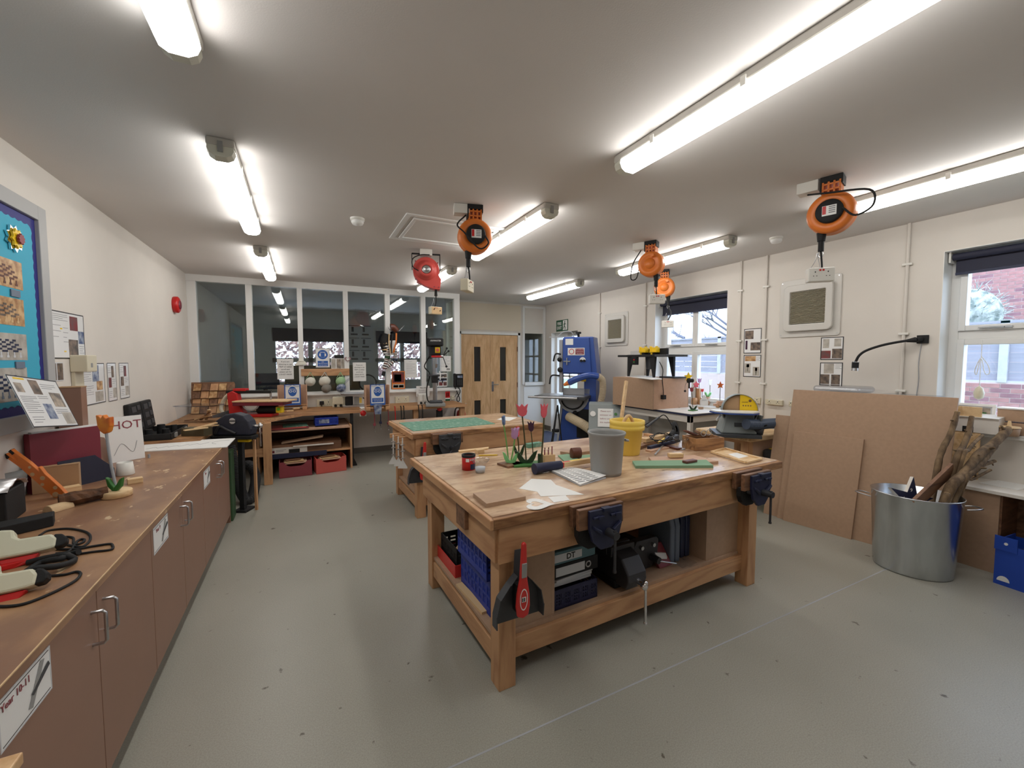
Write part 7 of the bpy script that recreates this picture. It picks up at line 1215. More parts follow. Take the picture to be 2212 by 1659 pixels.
t = thing('paper_mask', 'folded cream dust mask hung on the second white post', 'mask', Vector((0.5*(Py(640, 785, YB-0.02).x+Py(661, 785, YB-0.02).x), YB-0.022, Py(650, 776, YB-0.02).z))); ob('mask_shell', MB().hexa([(-0.09, -0.02, -0.10), (0.085, -0.05, -0.085), (0.085, 0.0, -0.085), (-0.09, 0.0, -0.10), (-0.05, -0.02, -0.03), (0.055, -0.03, -0.03), (0.055, 0, -0.03), (-0.05, 0, -0.03)]), 'mask_white', t, bev=0.01); ob('cap_fold', MB().hexa([(-0.04, -0.03, -0.03), (0.045, -0.03, -0.03), (0.045, 0, -0.03), (-0.04, 0, -0.03), (-0.01, -0.005, 0.02), (0.01, -0.005, 0.02), (0.01, 0, 0.02), (-0.01, 0, 0.02)]), 'mask_white', t)
q = Py(751, 776, YB-0.02); t = thing('heart_ornament', 'dark red heart ornament with a white heart inside on a post', 'ornament', (q.x, YB-0.021, q.z)); t.matrix_world = fmat((q.x, YB-0.022, q.z), *BACKW); mb = MB(); mb.prism(heart(0.10, 40), 0, 0.008); ob('heart_plate', mb, 'maroon', t); mb = MB(); mb.prism(heart(0.052, 36), 0.008, 0.011); ob('heart_panel', mb, 'paper', t); mb = MB()
for (x, y) in heart(0.077, 16): mb.cyl((x, y, 0.008), (x, y, 0.011), 0.0055, n=8)
ob('bead_dots', mb, 'paper', t, kind='stuff'); ob('cord', MB().tube([(0, 0.045, 0.005), (0.0, 0.10, 0.004), (0, 0.15, 0.0)], 0.0015, 4), 'paper', t)
# striped wooden antelope puppet hanging on the post
q = Py(846, 708, YB-0.08); t = thing('antelope_puppet', 'striped wooden antelope puppet hanging on a partition post', 'puppet', (1.27, YB-0.09, q.z)); S = 2.9/417*2.2
def pp(px, py): a = Py(px, py, YB-0.09); return (a.x-1.27, 0, a.z-q.z)
ob('torso', MB().tube([pp(836, 722), pp(832, 738), pp(833, 752), pp(838, 765)], lambda u: 0.085-0.045*abs(u-0.4), 12), 'matt_black', t)
for k in range(4): ob('torso_band', MB().cyl(pp(832+k, 740+7*k), pp(832+k, 743+7*k), 0.083-0.005*k, n=14), ['mdf_edge', 'paper'][k % 2], t)
ob('chest_panel', MB().hexa([(0.0, -0.05, pp(0, 764)[2]), (0.06, -0.05, pp(0, 764)[2]), (0.06, -0.01, pp(0, 764)[2]), (0.0, -0.01, pp(0, 764)[2]), (-0.03, -0.10, pp(0, 720)[2]), (0.11, -0.09, pp(0, 718)[2]), (0.11, -0.01, pp(0, 718)[2]), (-0.0, -0.01, pp(0, 720)[2])]), 'paper', t, bev=0.01)
ob('chest_stripe', MB().tube([pp(854, 720), pp(853, 740), pp(848, 762)], 0.014, 6), 'orange_plastic', t, (0, -0.08, 0)); ob('chest_stripe', MB().tube([pp(846, 722), pp(843, 742), pp(843, 764)], 0.012, 6), 'matt_black', t, (0, -0.10, 0)); ob('belly_stripe', MB().tube([pp(838, 722), pp(838, 740), pp(842, 764)], 0.010, 6), 'mdf_edge', t, (0, -0.10, 0))
ob('head', MB().tube([pp(842, 708), pp(848, 708), pp(856, 716)], lambda u: 0.06-0.015*u, 12), 'skin_brown', t, (0, -0.08, 0)); ob('horn', MB().tube([pp(843, 717), pp(838, 710), pp(836, 706)], lambda u: 0.008-0.005*u, 6), 'foam_grey', t, (0, -0.08, 0)); ob('horn', MB().tube([pp(860, 716), pp(866, 709), pp(871, 704)], lambda u: 0.009-0.006*u, 6), 'foam_grey', t, (0, -0.08, 0))
def limb(pts, r):
    P = smooth_path([pp(*p) for p in pts], 6); n = len(P)-1
    for i in range(n): ob('leg_band', MB().cyl(P[i], P[i+1], r*(1-0.25*i/n), r*(1-0.25*(i+1)/n), 10), ['paper', 'matt_black', 'paper', 'skin_brown'][i % 4], t, (0, -0.03, 0))
limb([(833, 740), (836, 757), (836, 770), (833, 782), (829, 797)], 0.045); limb([(853, 757), (853, 770), (853, 777)], 0.034); limb([(853, 778), (842, 788), (832, 795)], 0.03)
ob('knee', MB().ball(pp(836, 772), 0.046), 'dark_green', t, (0, -0.03, 0)); ob('knee', MB().ball(pp(853, 777), 0.037), 'navy', t, (0, -0.03, 0)); ob('hoof', MB().cyl(pp(829, 802), pp(827, 812), 0.026, 0.03), 'matt_black', t, (0, -0.03, 0)); ob('hanging_cord', MB().tube([(0, 0.02, 0.0), (0, 0.06, 0.12)], 0.002, 4, 0), 'paper', t)
# ---------------------------------------------------------------- bandsaw
q = Pd(1252, 800, 7.0); t = thing('bandsaw', 'tall blue bandsaw with a grey table near the fire exit', 'bandsaw', (q.x, q.y, 0), R(-50)); W_ = 0.30
ob('base_cabinet', MB().hexa([(-0.30, -0.24, 0), (0.30, -0.24, 0), (0.30, 0.22, 0), (-0.30, 0.22, 0), (-0.22, -0.20, 0.84), (0.30, -0.20, 0.84), (0.30, 0.18, 0.84), (-0.22, 0.18, 0.84)]), 'machine_blue', t, bev=0.012); ob('grey_flank', MB().hexa([(-0.345, -0.22, 0), (-0.305, -0.24, 0), (-0.305, 0.2, 0), (-0.345, 0.2, 0), (-0.265, -0.2, 0.84), (-0.225, -0.2, 0.84), (-0.225, 0.18, 0.84), (-0.265, 0.18, 0.84)]), 'foam_grey', t)
ob('column', MB().box(0.10, 0.30, -0.10, 0.18, 0.84, 1.30), 'machine_blue', t, bev=0.01); mb = MB(); mb.M = fmat((0, -0.17, 0), (1, 0, 0), (0, 0, 1)); mb.prism([(-0.24, 1.29), (0.33, 1.29), (0.26, 1.90), (-0.24, 1.90)], -0.34, 0.0); ob('upper_housing', mb, 'machine_blue', t, bev=0.015); mb = MB(); mb.M = fmat((0, -0.172, 0), (1, 0, 0), (0, 0, 1)); mb.prism([(-0.235, 1.31), (0.24, 1.31), (0.20, 1.885), (-0.235, 1.885)], 0, 0.03); ob('wheel_door', mb, 'machine_blue', t, bev=0.008)
F = fmat((0, -0.2025, 0), (1, 0, 0), (0, 0, 1))
sg = ob('safety_sign', MB().fr(F).box(-0.15, 0.13, 1.60, 1.72, 0, 0.002), 'paper', t); ob('red_panel', MB().fr(F).box(-0.02, 0.12, 1.612, 1.708, 0.002, 0.003), 'dull_red', sg); ob('prohibition_ring', MB().fr(F).ring([(-0.085+0.045*math.cos(R(a)), 1.66+0.045*math.sin(R(a))) for a in range(0, 360, 20)], [(-0.085+0.035*math.cos(R(a)), 1.66+0.035*math.sin(R(a))) for a in range(0, 360, 20)], 0.002, 0.003), 'red_paint', sg)
for k, s in enumerate(('No unauthorised', 'persons to use', 'this machine')): text(sg, s, 0.019, (0.05, -0.2058, 1.69-0.03*k), 'paper', rot=(PI/2, 0, 0))
ob('data_plate', MB().fr(F).box(-0.19, -0.06, 1.77, 1.87, 0, 0.002), 'paper', t); ob('star_knob', MB().fr(F).box(-0.22, -0.10, 1.49, 1.51, 0.0, 0.02).box(-0.17, -0.15, 1.44, 1.56, 0.0, 0.02), 'steel', t, bev=0.005); ob('gauge', MB().fr(F).prism([(0.10+0.05*math.cos(R(a)), 1.52+0.05*math.sin(R(a))) for a in range(0, 181, 15)], 0, 0.004), 'paper', t); ob('gauge_knob', MB().fr(F).cyl((0.08, 1.51, 0), (0.08, 1.51, 0.03), 0.02).cyl((0.13, 1.51, 0), (0.13, 1.51, 0.03), 0.02), 'matt_black', t)
ob('guide_post', MB().box(-0.31, -0.25, -0.16, -0.08, 0.98, 1.86), 'foam_grey', t, bev=0.004); ob('blade', MB().box(-0.245, -0.243, -0.20, -0.185, 0.9, 1.3), 'steel', t)
ob('lever_handle', MB().tube([(-0.28, -0.16, 1.62), (-0.36, -0.2, 1.62), (-0.39, -0.22, 1.5)], 0.013, 8), 'matt_black', t); ob('lever_handle', MB().tube([(-0.30, -0.16, 1.26), (-0.42, -0.22, 1.26), (-0.45, -0.24, 1.12)], 0.013, 8), 'matt_black', t); ob('black_knob', MB().ball((-0.29, -0.2, 1.53), 0.04).ball((-0.28, -0.2, 1.36), 0.045), 'matt_black', t); ob('top_knob', MB().cyl((-0.02, -0.02, 1.9), (-0.02, -0.02, 1.96), 0.02).cyl((-0.02, -0.02, 1.96), (-0.02, -0.02, 1.99), 0.045), 'matt_black', t); ob('top_rail_guard', MB().box(-0.5, -0.06, -0.13, -0.11, 1.9, 1.915).tube([(-0.35, -0.12, 1.91), (-0.25, -0.12, 1.99), (-0.12, -0.12, 1.99), (-0.07, -0.12, 1.91)], 0.006, 6), 'foam_grey', t)
ob('saw_table', MB().box(-0.62, 0.22, -0.52, 0.05, 0.90, 0.945), 'dark_grey', t, bev=0.006); ob('table_surface', MB().box(-0.60, 0.20, -0.50, 0.03, 0.945, 0.948), 'steel', t); ob('rip_fence', MB().box(-0.26, 0.20, -0.10, -0.06, 0.948, 1.05), 'foam_grey', t, bev=0.004); ob('fence_rail', MB().cyl((-0.72, -0.53, 0.92), (0.1, -0.53, 0.92), 0.018), 'steel', t); mb = MB(); mb.M = fmat((0, -0.2, 0), (1, 0, 0), (0, 0, 1)); mb.prism([(-0.05+0.25*math.cos(R(a)), 0.90+0.24*math.sin(R(a))) for a in range(180, 361, 12)], -0.05, 0.04); ob('trunnion', mb, 'foam_grey', t, bev=0.008); ob('tilt_arc', MB().tube([(-0.05+0.19*math.cos(R(a)), -0.255, 0.90+0.18*math.sin(R(a))) for a in range(195, 350, 15)], 0.012, 6, 0), 'matt_black', t); ob('tilt_knob', MB().ball((-0.0, -0.27, 0.66), 0.04), 'matt_black', t); ob('motor_recess', MB().box(0.02, 0.29, -0.235, -0.205, 0.25, 0.72), 'matt_black', t)
ob('yellow_stop', MB().box(0.06, 0.14, -0.15, -0.11, 1.17, 1.26), 'bright_yellow', t, bev=0.005); ob('stop_knob', MB().cyl((0.07, -0.15, 1.215), (0.07, -0.19, 1.215), 0.03), 'red_paint', t)
h = q; p = lambda a, b, d: Pd(a, b, d)-Vector((q.x, q.y, 0))
t2 = thing('dust_hose', 'blue sleeved dust hose with orange nozzle beside the bandsaw blade', 'hose', (q.x, q.y, 0)); ob('orange_nozzle', MB().cyl(p(1218, 832, 6.75), p(1232, 825, 6.75), 0.02, 0.05), 'orange_plastic', t2); ob('blue_sleeve', MB().tube([p(1230, 826, 6.75), p(1250, 817, 6.65), p(1272, 811, 6.6), p(1292, 813, 6.6)], 0.052, 14), 'machine_blue', t2); ob('ribbed_hose', MB().hose([p(1292, 813, 6.6), p(1301, 822, 6.65), p(1302, 845, 6.7), p(1297, 872, 6.75)], 0.055, 14), 'hose_duct', t2)
g0 = Pd(1229, 900, 6.8); ob('duct_hose', MB().hose([g0-g0, Pd(1243, 908, 6.65)-g0, Pd(1258, 916, 6.5)-g0, Pd(1276, 928, 6.35)-g0], 0.075, 16, 0.03), 'hose_duct', None, g0, label='cream ribbed duct hose from the bandsaw base to the grey unit', cat='hose')
q = Pd(1306, 900, 6.2); t = thing('dust_extractor', 'sloped grey extractor unit with a notice beside the bandsaw', 'extractor', (q.x, q.y, 0), R(-38)); mb = MB(); mb.M = fmat((-0.23, 0, 0), (0, -1, 0), (0, 0, 1)); mb.prism([(-0.25, 0), (0.20, 0), (0.24, 0.50), (0.10, 0.88), (-0.25, 0.88)], -0.46, 0.0); ob('cabinet', mb, 'machine_grey', t, bev=0.012)
F = fmat((0, -0.17, 0.69), (1, 0, 0), (0, 0.34, 0.94)); sg = ob('notice_plate', MB().fr(F).box(-0.10, 0.12, -0.14, 0.13, 0.012, 0.015), 'paper', t); ob('lamp_pod', MB().fr(F).box(0.12, 0.24, -0.12, 0.12, 0.01, 0.06), 'machine_grey', t, bev=0.008); ob('green_button', MB().fr(F).cyl((0.15, 0.04, 0.06), (0.15, 0.04, 0.07), 0.02), 'green_paint', t); ob('red_button', MB().fr(F).cyl((0.15, -0.04, 0.06), (0.15, -0.04, 0.07), 0.02), 'dull_red', t); ob('dial', MB().fr(F).cyl((-0.17, 0.05, 0.008), (-0.17, 0.05, 0.016), 0.04), 'paper', t)
mb = MB(); mb.M = F
for k, s in enumerate(('Please turn', 'extractor on', 'before using', 'this machine')):
    o = text(sg, s, 0.032, (0, 0, 0), 'dull_red'); o.matrix_local = F @ Matrix.Translation((0.01, 0.09-0.055*k, 0.0158))
# tripod leaning and fire door mat
q = Pz(1196, 985, 0); t = thing('tripod', 'slim black tripod stand left of the bandsaw', 'tripod', (q.x, q.y, 0)); top = Vector((0.10, 0.05, 0.80))
for k, (a, b) in enumerate(((-0.12, -0.1), (0.10, -0.12), (0.0, 0.12))): ob('leg', MB().cyl((a, b, 0.01), top, 0.012, 0.012, 8), 'matt_black', t)
ob('collar', MB().cyl(top*0.5-Vector((0, 0, 0.02)), top*0.5+Vector((0, 0, 0.02)), 0.06, n=12), 'matt_black', t); block('door_mat', 'dark blue vinyl mat by the fire exit', 'mat', (3.98, 6.95, 0), (1.35, 1.3, 0.004), 'blue_vinyl', 0, 0.0)
# ---------------------------------------------------------------- white table, board box, router table
TZ = 0.885; wt = thing('white_table', 'white topped table with a dark edge under the far window', 'table', (4.40, 4.25, 0)); ob('table_top', MB().box(-0.32, 0.325, -0.83, 0.50, TZ-0.006, TZ), 'white_card', wt); ob('top_edge', MB().box(-0.325, 0.327, -0.835, 0.505, TZ-0.028, TZ-0.0065), 'navy', wt); ob('apron', MB().box(-0.30, -0.275, -0.80, 0.47, TZ-0.11, TZ-0.028).box(-0.275, 0.30, -0.80, -0.775, TZ-0.11, TZ-0.028), 'white_card', wt)
for x in (-0.30, 0.25):
    for y in (-0.80, 0.42): ob('leg', MB().box(x, x+0.05, y, y+0.05, 0, TZ-0.028), 'white_card', wt, bev=0.003)
bx = thing('board_box', 'large plain brown board box standing on the white table', 'box', (4.32, 4.335, TZ)); bh = 0.395
ob('side_panel', MB().box(-0.325, -0.307, -0.385, 0.385, 0, bh), 'mdf', bx); ob('side_panel', MB().box(0.307, 0.325, -0.385, 0.385, 0, bh), 'mdf', bx); ob('end_panel', MB().box(-0.307, 0.307, -0.385, -0.367, 0, bh), 'mdf_pink', bx); ob('end_panel', MB().box(-0.307, 0.307, 0.367, 0.385, 0, bh), 'mdf', bx); ob('top_panel', MB().box(-0.307, 0.307, -0.367, 0.367, bh-0.018, bh), 'mdf_pink', bx); BZ = TZ+bh
slab('paper_stack', [(1352, 812), (1402, 811), (1430, 818), (1408, 819)], BZ, 0.01, 'paper', 'white papers on top of the board box under the router table', 'paper'); block('black_tray', 'low black tray on the right of the board box top', 'tray', (4.45, 4.05, BZ), (0.22, 0.26, 0.022), 'dark_grey', 0)
rt = thing('router_table', 'black router table with yellow guards on the board box', 'router table', (4.30, 4.30, BZ), R(0)); rh = 0.315
ob('table_top', MB().box(-0.20, 0.20, -0.25, 0.25, rh-0.03, rh), 'matt_black', rt, bev=0.004); ob('wing', MB().box(-0.20, 0.20, 0.26, 0.45, rh-0.03, rh-0.002), 'matt_black', rt, bev=0.004); ob('wing', MB().box(-0.20, 0.20, -0.45, -0.26, rh-0.03, rh-0.002), 'dark_grey', rt, bev=0.004)
for sx in (-1, 1):
    for sy in (-1, 1): x, y = sx*0.17, sy*0.21; ob('leg', MB().hexa([(x-0.012+sx*0.01, y-0.012+sy*0.03, 0.012 if sx < 0 else 0.0), (x+0.012+sx*0.01, y-0.012+sy*0.03, 0.012 if sx < 0 else 0.0), (x+0.012+sx*0.01, y+0.012+sy*0.03, 0.012 if sx < 0 else 0.0), (x-0.012+sx*0.01, y+0.012+sy*0.03, 0.012 if sx < 0 else 0.0), (x-0.02, y-0.045, rh-0.03), (x+0.02, y-0.045, rh-0.03), (x+0.02, y+0.045, rh-0.03), (x-0.02, y+0.045, rh-0.03)]), 'matt_black', rt)
ob('fence', MB().box(0.04, 0.07, -0.25, 0.24, rh, rh+0.085), 'matt_black', rt, bev=0.003)
for y in (0.13, -0.07): gd = ob('yellow_guard', MB().box(-0.03, 0.035, y-0.055, y+0.055, rh+0.03, rh+0.10).box(-0.04, 0.0, y-0.06, y-0.045, rh+0.03, rh+0.115).box(-0.04, 0.0, y+0.045, y+0.06, rh+0.03, rh+0.115), 'bright_yellow', rt, bev=0.003); ob('yellow_knob', MB().cyl((-0.06, y, rh), (-0.06, y, rh+0.03), 0.012).cyl((-0.06, y, rh+0.03), (-0.06, y, rh+0.04), 0.03), 'bright_yellow', rt)
ob('switch_box', MB().box(-0.235, -0.17, 0.05, 0.13, rh-0.14, rh-0.03), 'matt_black', rt, bev=0.006); ob('green_button', MB().box(-0.238, -0.234, 0.065, 0.085, rh-0.11, rh-0.09), 'green_paint', rt); ob('red_button', MB().box(-0.238, -0.234, 0.065, 0.085, rh-0.08, rh-0.06), 'red_paint', rt); ob('router_body', MB().cyl((0, 0, rh-0.2), (0, 0, rh-0.03), 0.06), 'dark_grey', rt); ob('clear_guard', MB().box(-0.15, -0.05, 0.12, 0.24, rh, rh+0.05), 'clear_plastic', rt)
p0 = Vector((4.12, 3.92, BZ+0.12)); ob('plug_lead', MB().tube([Vector((0, 0.05, 0.1)), Vector((0.03, 0.02, 0.0)), Vector((0.02, 0.015, -0.12)), Vector((0.03, 0.005, -0.26)), Vector((0.035, 0.005, -0.33))], 0.006, 6).box(0.01, 0.065, -0.015, 0.028, -0.385, -0.33), 'matt_black', None, p0, label='black lead and plug hanging down the board box side', cat='lead')
a = Pd(1489, 822, 5.3); t = thing('web_camera', 'small black camera with a thin cord on the board box corner', 'camera', a); ob('camera_body', MB().cyl((-0.03, 0, 0), (0.04, -0.02, 0), 0.025).cyl((-0.01, 0, -0.03), (-0.01, 0, 0.03), 0.018), 'matt_black', t); ob('bracket', MB().cyl((0, 0, -0.02), (0.0, 0.0, -0.10), 0.01), 'matt_black', t); ob('thin_cord', MB().tube([(-0.03, 0, -0.01), (-0.08, -0.01, -0.05), (-0.095, -0.02, -0.12)], 0.002, 4).ball((-0.095, -0.02, -0.13), 0.014), 'matt_black', t)
# flowers and toys by the far window
GW = 'painted wooden flowers at the far window'
def star(n, r0, r1): return [((r0 if i % 2 == 0 else r1)*math.sin(PI*i/n), (r0 if i % 2 == 0 else r1)*math.cos(PI*i/n)) for i in range(2*n)][::-1]
def flat_flower(name, label, px, py, d, m, out, stem=None, base=None, sm='stem_dark', cat='flower', th=0.014):
    a = Pd(px, py, d); zb = base if base is not None else a.z-0.05; t = thing(name, label, cat, (a.x, a.y, zb), group=GW); o = Vector((0, 0, a.z-zb)); mb = MB(); cut(mb, out, o, th=th); ob('flower', mb, m, t, bev=0.002)
    if stem: ob('stem', MB().cyl((0, 0, 0), o, 0.004, n=7), sm, t); ob('stand', MB().box(-0.035, 0.035, -0.025, 0.025, 0, 0.012), 'green_paint', t)
    return t
dW = depth_of((4.84, 4.0, 1)); sz = WA[2]+0.0125
flat_flower('wooden_daffodil', 'yellow wooden star flower on the board box by the window', 1487, 814, depth_of(Px(1487, 814, 4.62)), 'bright_yellow', star(5, 0.062, 0.03), base=BZ); flat_flower('wooden_star', 'orange and yellow star flower against the right window pane', 1556, 832, depth_of((4.86, 3.62, 1.2)), 'tulip_orange', star(5, 0.05, 0.022), True, sz)
tulip('rose tulip on a tall stem standing on the white table', (1497, 885), TZ+0.012, (1494, 846), 0.055, 0.06, 'dull_red', 'stem_dark', 'leaf_dark', (0.10, 0.055), GW, 0.2, 0.012, (0.12, 0.07, 0.012, 'green_paint', 0.2), 0.004)
for a in (('pink five petalled flower left of the lilac tulip on the sill', 1504, 831, 'tulip_pink', star(5, 0.05, 0.028)), ('lilac tulip on the far window sill', 1511, 822, 'tulip_lilac', [(x*0.055, y*0.06) for x, y in TUL][::-1]), ('crimson tulip on the far window sill', 1517, 843, 'red_plastic', [(x*0.045, y*0.045) for x, y in TUL][::-1]), ('white tulip at the middle of the far window sill', 1534, 826, 'white_gloss', [(x*0.05, y*0.075) for x, y in TUL][::-1])): flat_flower('wooden_tulip', a[0], a[1], a[2], dW-0.02, a[3], a[4], True, sz)
def sill_at(px, dx=0.0): p = Px(px, 860, 4.82+dx); return Vector((4.82+dx, p.y, sz))
c = sill_at(1500, -0.03); ob('turned_pot', MB().lathe([(0.001, 0), (0.038, 0), (0.042, 0.05), (0.036, 0.09), (0.001, 0.09)], n=20), 'pine_x', None, c, label='turned brown wooden pot on the far window sill', cat='pot'); t = thing('tall_block', 'tall pale wooden block on the far window sill', 'block', sill_at(1508, 0.04)); ob('block', MB().box(-0.02, 0.02, -0.03, 0.03, 0, 0.22), 'pine_z', t, bev=0.002)
t = thing('wooden_house', 'pale wooden house shape on the far window sill', 'model', sill_at(1521, -0.02)); mb = MB(); cut(mb, [(-0.05, 0), (0.05, 0), (0.05, 0.07), (0.0, 0.14), (-0.05, 0.07)], (0, 0, 0), th=0.03); ob('house_front', mb, 'white_card', t); mb = MB(); cut(mb, [(-0.03, 0.07), (0.03, 0.07), (0.03, 0.075), (-0.03, 0.075)], (-0.012, -0.016, 0), th=0.004); ob('shutter_slot', mb, 'mid_grey', t)
c = Pz(1533, 880, TZ); t = thing('turned_vase', 'reddish turned vase with paper flowers on the white table', 'vase', (c.x+0.02, c.y+0.05, TZ)); ob('vase', MB().lathe([(0.001, 0), (0.03, 0), (0.022, 0.025), (0.045, 0.07), (0.05, 0.085), (0.03, 0.09), (0.032, 0.13), (0.036, 0.14), (0.001, 0.14)], n=22), 'mdf_pink', t); mb = MB()
for k in range(4): a = k*1.6; mb.tube([(0, 0, 0.13), (0.03*math.cos(a), 0.03*math.sin(a), 0.17), (0.045*math.cos(a), 0.045*math.sin(a), 0.20)], lambda u: 0.007+0.006*math.sin(PI*u), 7)
ob('leaves', mb, 'leaf_light', t)
t = thing('toy_car', 'pale wooden toy car at the right of the far window sill', 'toy car', sill_at(1556, -0.04)); mb = MB(); cut(mb, [(-0.08, 0.02), (0.09, 0.02), (0.09, 0.045), (0.06, 0.06), (0.03, 0.085), (-0.03, 0.085), (-0.05, 0.055), (-0.08, 0.05)], (0, 0, 0), th=0.05); ob('car_body', mb, 'mdf_pink', t, bev=0.004)
for x in (-0.045, 0.055): ob('wheel', MB().cyl(FLATR*x+Vector((0, -0.03, 0.02)), FLATR*x+Vector((0, 0.0, 0.02)), 0.02), 'pine_x', t)
c = Pz(1467, 878, TZ); t = thing('desk_mouse_box', 'curved grey hand rest on the white table by the board box', 'rest', (c.x, c.y, TZ)); ob('rest_body', MB().hexa([(-0.08, -0.02, 0), (0.06, -0.05, 0), (0.08, 0.0, 0), (-0.06, 0.03, 0), (-0.03, -0.015, 0.05), (0.05, -0.035, 0.075), (0.06, -0.0, 0.075), (-0.02, 0.02, 0.05)]), 'foam_grey', t, bev=0.012); block('table_block', 'small orange-brown block on the white table', 'block', Pz(1514, 884, TZ), (0.05, 0.04, 0.03), 'mdf'); block('thin_strip', 'thin brown strip on the white table beside the board box', 'strip', Pz(1452, 881, TZ)+Vector((0.03, 0, 0)), (0.16, 0.03, 0.012), 'mdf', R(-28))
# ---------------------------------------------------------------- disc sander on its pine bench
PZ = 0.75; pb = thing('sander_bench', 'low pine bench carrying the disc sander', 'bench', (4.33, 2.94, 0)); ob('bench_top', MB().box(-0.36, 0.36, -0.33, 0.33, PZ-0.05, PZ), 'pine_pale', pb, bev=0.012)
for x in (-0.33, 0.25):
    for y in (-0.28, 0.20): ob('leg', MB().box(x, x+0.08, y, y+0.08, 0, PZ-0.05), 'pine_z', pb, bev=0.003)
ob('apron', MB().box(-0.31, -0.29, -0.20, 0.20, PZ-0.09, PZ-0.05), 'pine_y', pb); ob('side_panel', MB().box(-0.25, 0.25, -0.26, -0.245, 0.1, PZ-0.05), 'mdf_pink', pb); ob('shelf', MB().box(-0.30, 0.30, -0.24, 0.24, 0.38, 0.395), 'mdf', pb)
for k in range(3): block('dark_block', ['dark block left on the sander bench shelf', 'dark block in the middle of the sander bench shelf', 'dark block right on the sander bench shelf'][k], 'block', (4.16, 3.08-0.13*k, 0.395), (0.12, 0.09, 0.10+0.02*k), 'dark_wood', 0.2*k)
c = Pd(1592, 886, 4.22); ds = thing('disc_sander', 'grey disc sander with a yellow guard over a brown disc', 'sander', (c.x, c.y, PZ), R(-42)); dz = c.z-PZ
ob('plinth', MB().box(-0.21, 0.20, -0.13, 0.24, 0, 0.035), 'dark_grey', ds, bev=0.004); ob('pedestal', MB().hexa([(-0.16, -0.08, 0.035), (0.17, -0.08, 0.035), (0.17, 0.20, 0.035), (-0.16, 0.20, 0.035), (-0.10, -0.03, dz-0.01), (0.15, -0.03, dz-0.01), (0.15, 0.16, dz-0.01), (-0.10, 0.16, dz-0.01)]), 'machine_grey', ds, bev=0.015); ob('name_plate', MB().box(-0.035, 0.065, -0.072, -0.058, 0.105, 0.145), 'dark_grey', ds, bev=0.002)
ob('sanding_disc', MB().fr(fmat((0.02, -0.01, dz), (1, 0, 0), (0, 0, 1))).lathe([(0.001, 0.0), (0.155, 0.0), (0.155, -0.015)], n=40), 'cardboard', ds); ob('disc_rim', MB().fr(fmat((0.02, -0.02, dz), (1, 0, 0), (0, 0, 1))).lathe([(0.16, 0.012), (0.166, 0.012), (0.166, -0.05), (0.001, -0.05)], n=40), 'machine_grey', ds); yg = MB(); yg.M = fmat((0.02, -0.012, dz), (1, 0, 0), (0, 0, 1)); yg.prism([(0, 0.0)]+[(0.167*math.cos(R(a)), 0.167*math.sin(R(a))) for a in range(0, 91, 10)], 0.0, 0.012); gd = ob('yellow_guard', yg, 'bright_yellow', ds, bev=0.003)
mb = MB(); mb.M = fmat((0.02, -0.0245, dz), (1, 0, 0), (0, 0, 1)); mb.prism([(0.09+0.014*math.cos(R(a)), 0.10+0.014*math.sin(R(a))) for a in range(0, 360, 36)], 0, 0.001)
for k in range(4): mb.prism([(0.03+0.022*k+0.007*math.cos(R(a)), 0.05+0.007*math.sin(R(a))) for a in range(0, 360, 45)], 0, 0.001)
ob('guard_symbols', mb, 'dark_wood', gd, kind='stuff'); text(gd, 'DANGER', 0.014, (0.065, -0.0258, dz+0.085), 'dark_wood', rot=(PI/2, 0, 0))
tb = MB(); tb.M = Matrix.Translation((0, 0, dz-0.012)); tb.prism([(-0.26, -0.03), (-0.22, -0.14), (-0.10, -0.20), (0.10, -0.20), (0.17, -0.12), (0.18, -0.03)], 0, 0.016); ob('sander_table', tb, 'white_gloss', ds, bev=0.004); tb = MB(); tb.M = Matrix.Translation((0, 0, dz-0.024)); tb.prism([(-0.262, -0.03), (-0.222, -0.142), (-0.10, -0.202), (0.10, -0.202), (0.172, -0.12), (0.182, -0.03)], 0, 0.0115); ob('table_underside', tb, 'machine_blue', ds); mb = MB(); mb.M = fmat((0.185, 0, 0), (0, -1, 0), (0, 0, 1)); mb.prism([(-0.02, dz-0.04), (0.16, dz-0.03), (0.10, dz-0.10), (0.02, dz-0.18), (-0.05, dz-0.14)], -0.012, 0.0); ob('table_bracket', mb, 'machine_grey', ds, bev=0.003)
ob('motor', MB().fr(fmat((0.06, 0.05, dz), (1, 0, 0), (0, 0, 1))).lathe([(0.12, 0.0), (0.12, -0.03), (0.135, -0.06), (0.135, -0.14), (0.10, -0.18), (0.001, -0.19)], n=30), 'matt_black', ds); ob('lock_lever', MB().cyl((0.18, -0.06, 0.1), (0.24, -0.12, 0.14), 0.008), 'matt_black', ds); ob('dust_port', MB().cyl((0.16, -0.02, 0.085), (0.23, -0.05, 0.075), 0.055, 0.05), 'dark_grey', ds); ob('white_feed', MB().cyl((-0.21, -0.12, dz-0.09), (-0.16, -0.05, dz-0.05), 0.01), 'paper', ds)
g0 = Pd(1612, 916, 4.05); ob('sander_hose', MB().hose([g0-g0, Pd(1636, 917, 4.10)-g0, Pd(1662, 915, 4.18)-g0, Pd(1690, 914, 4.30)-g0, Pd(1715, 916, 4.42)-g0], 0.052, 16, 0.022), 'hose_blue', None, g0, label='blue-grey ribbed hose running from the disc sander behind the boards', cat='hose')
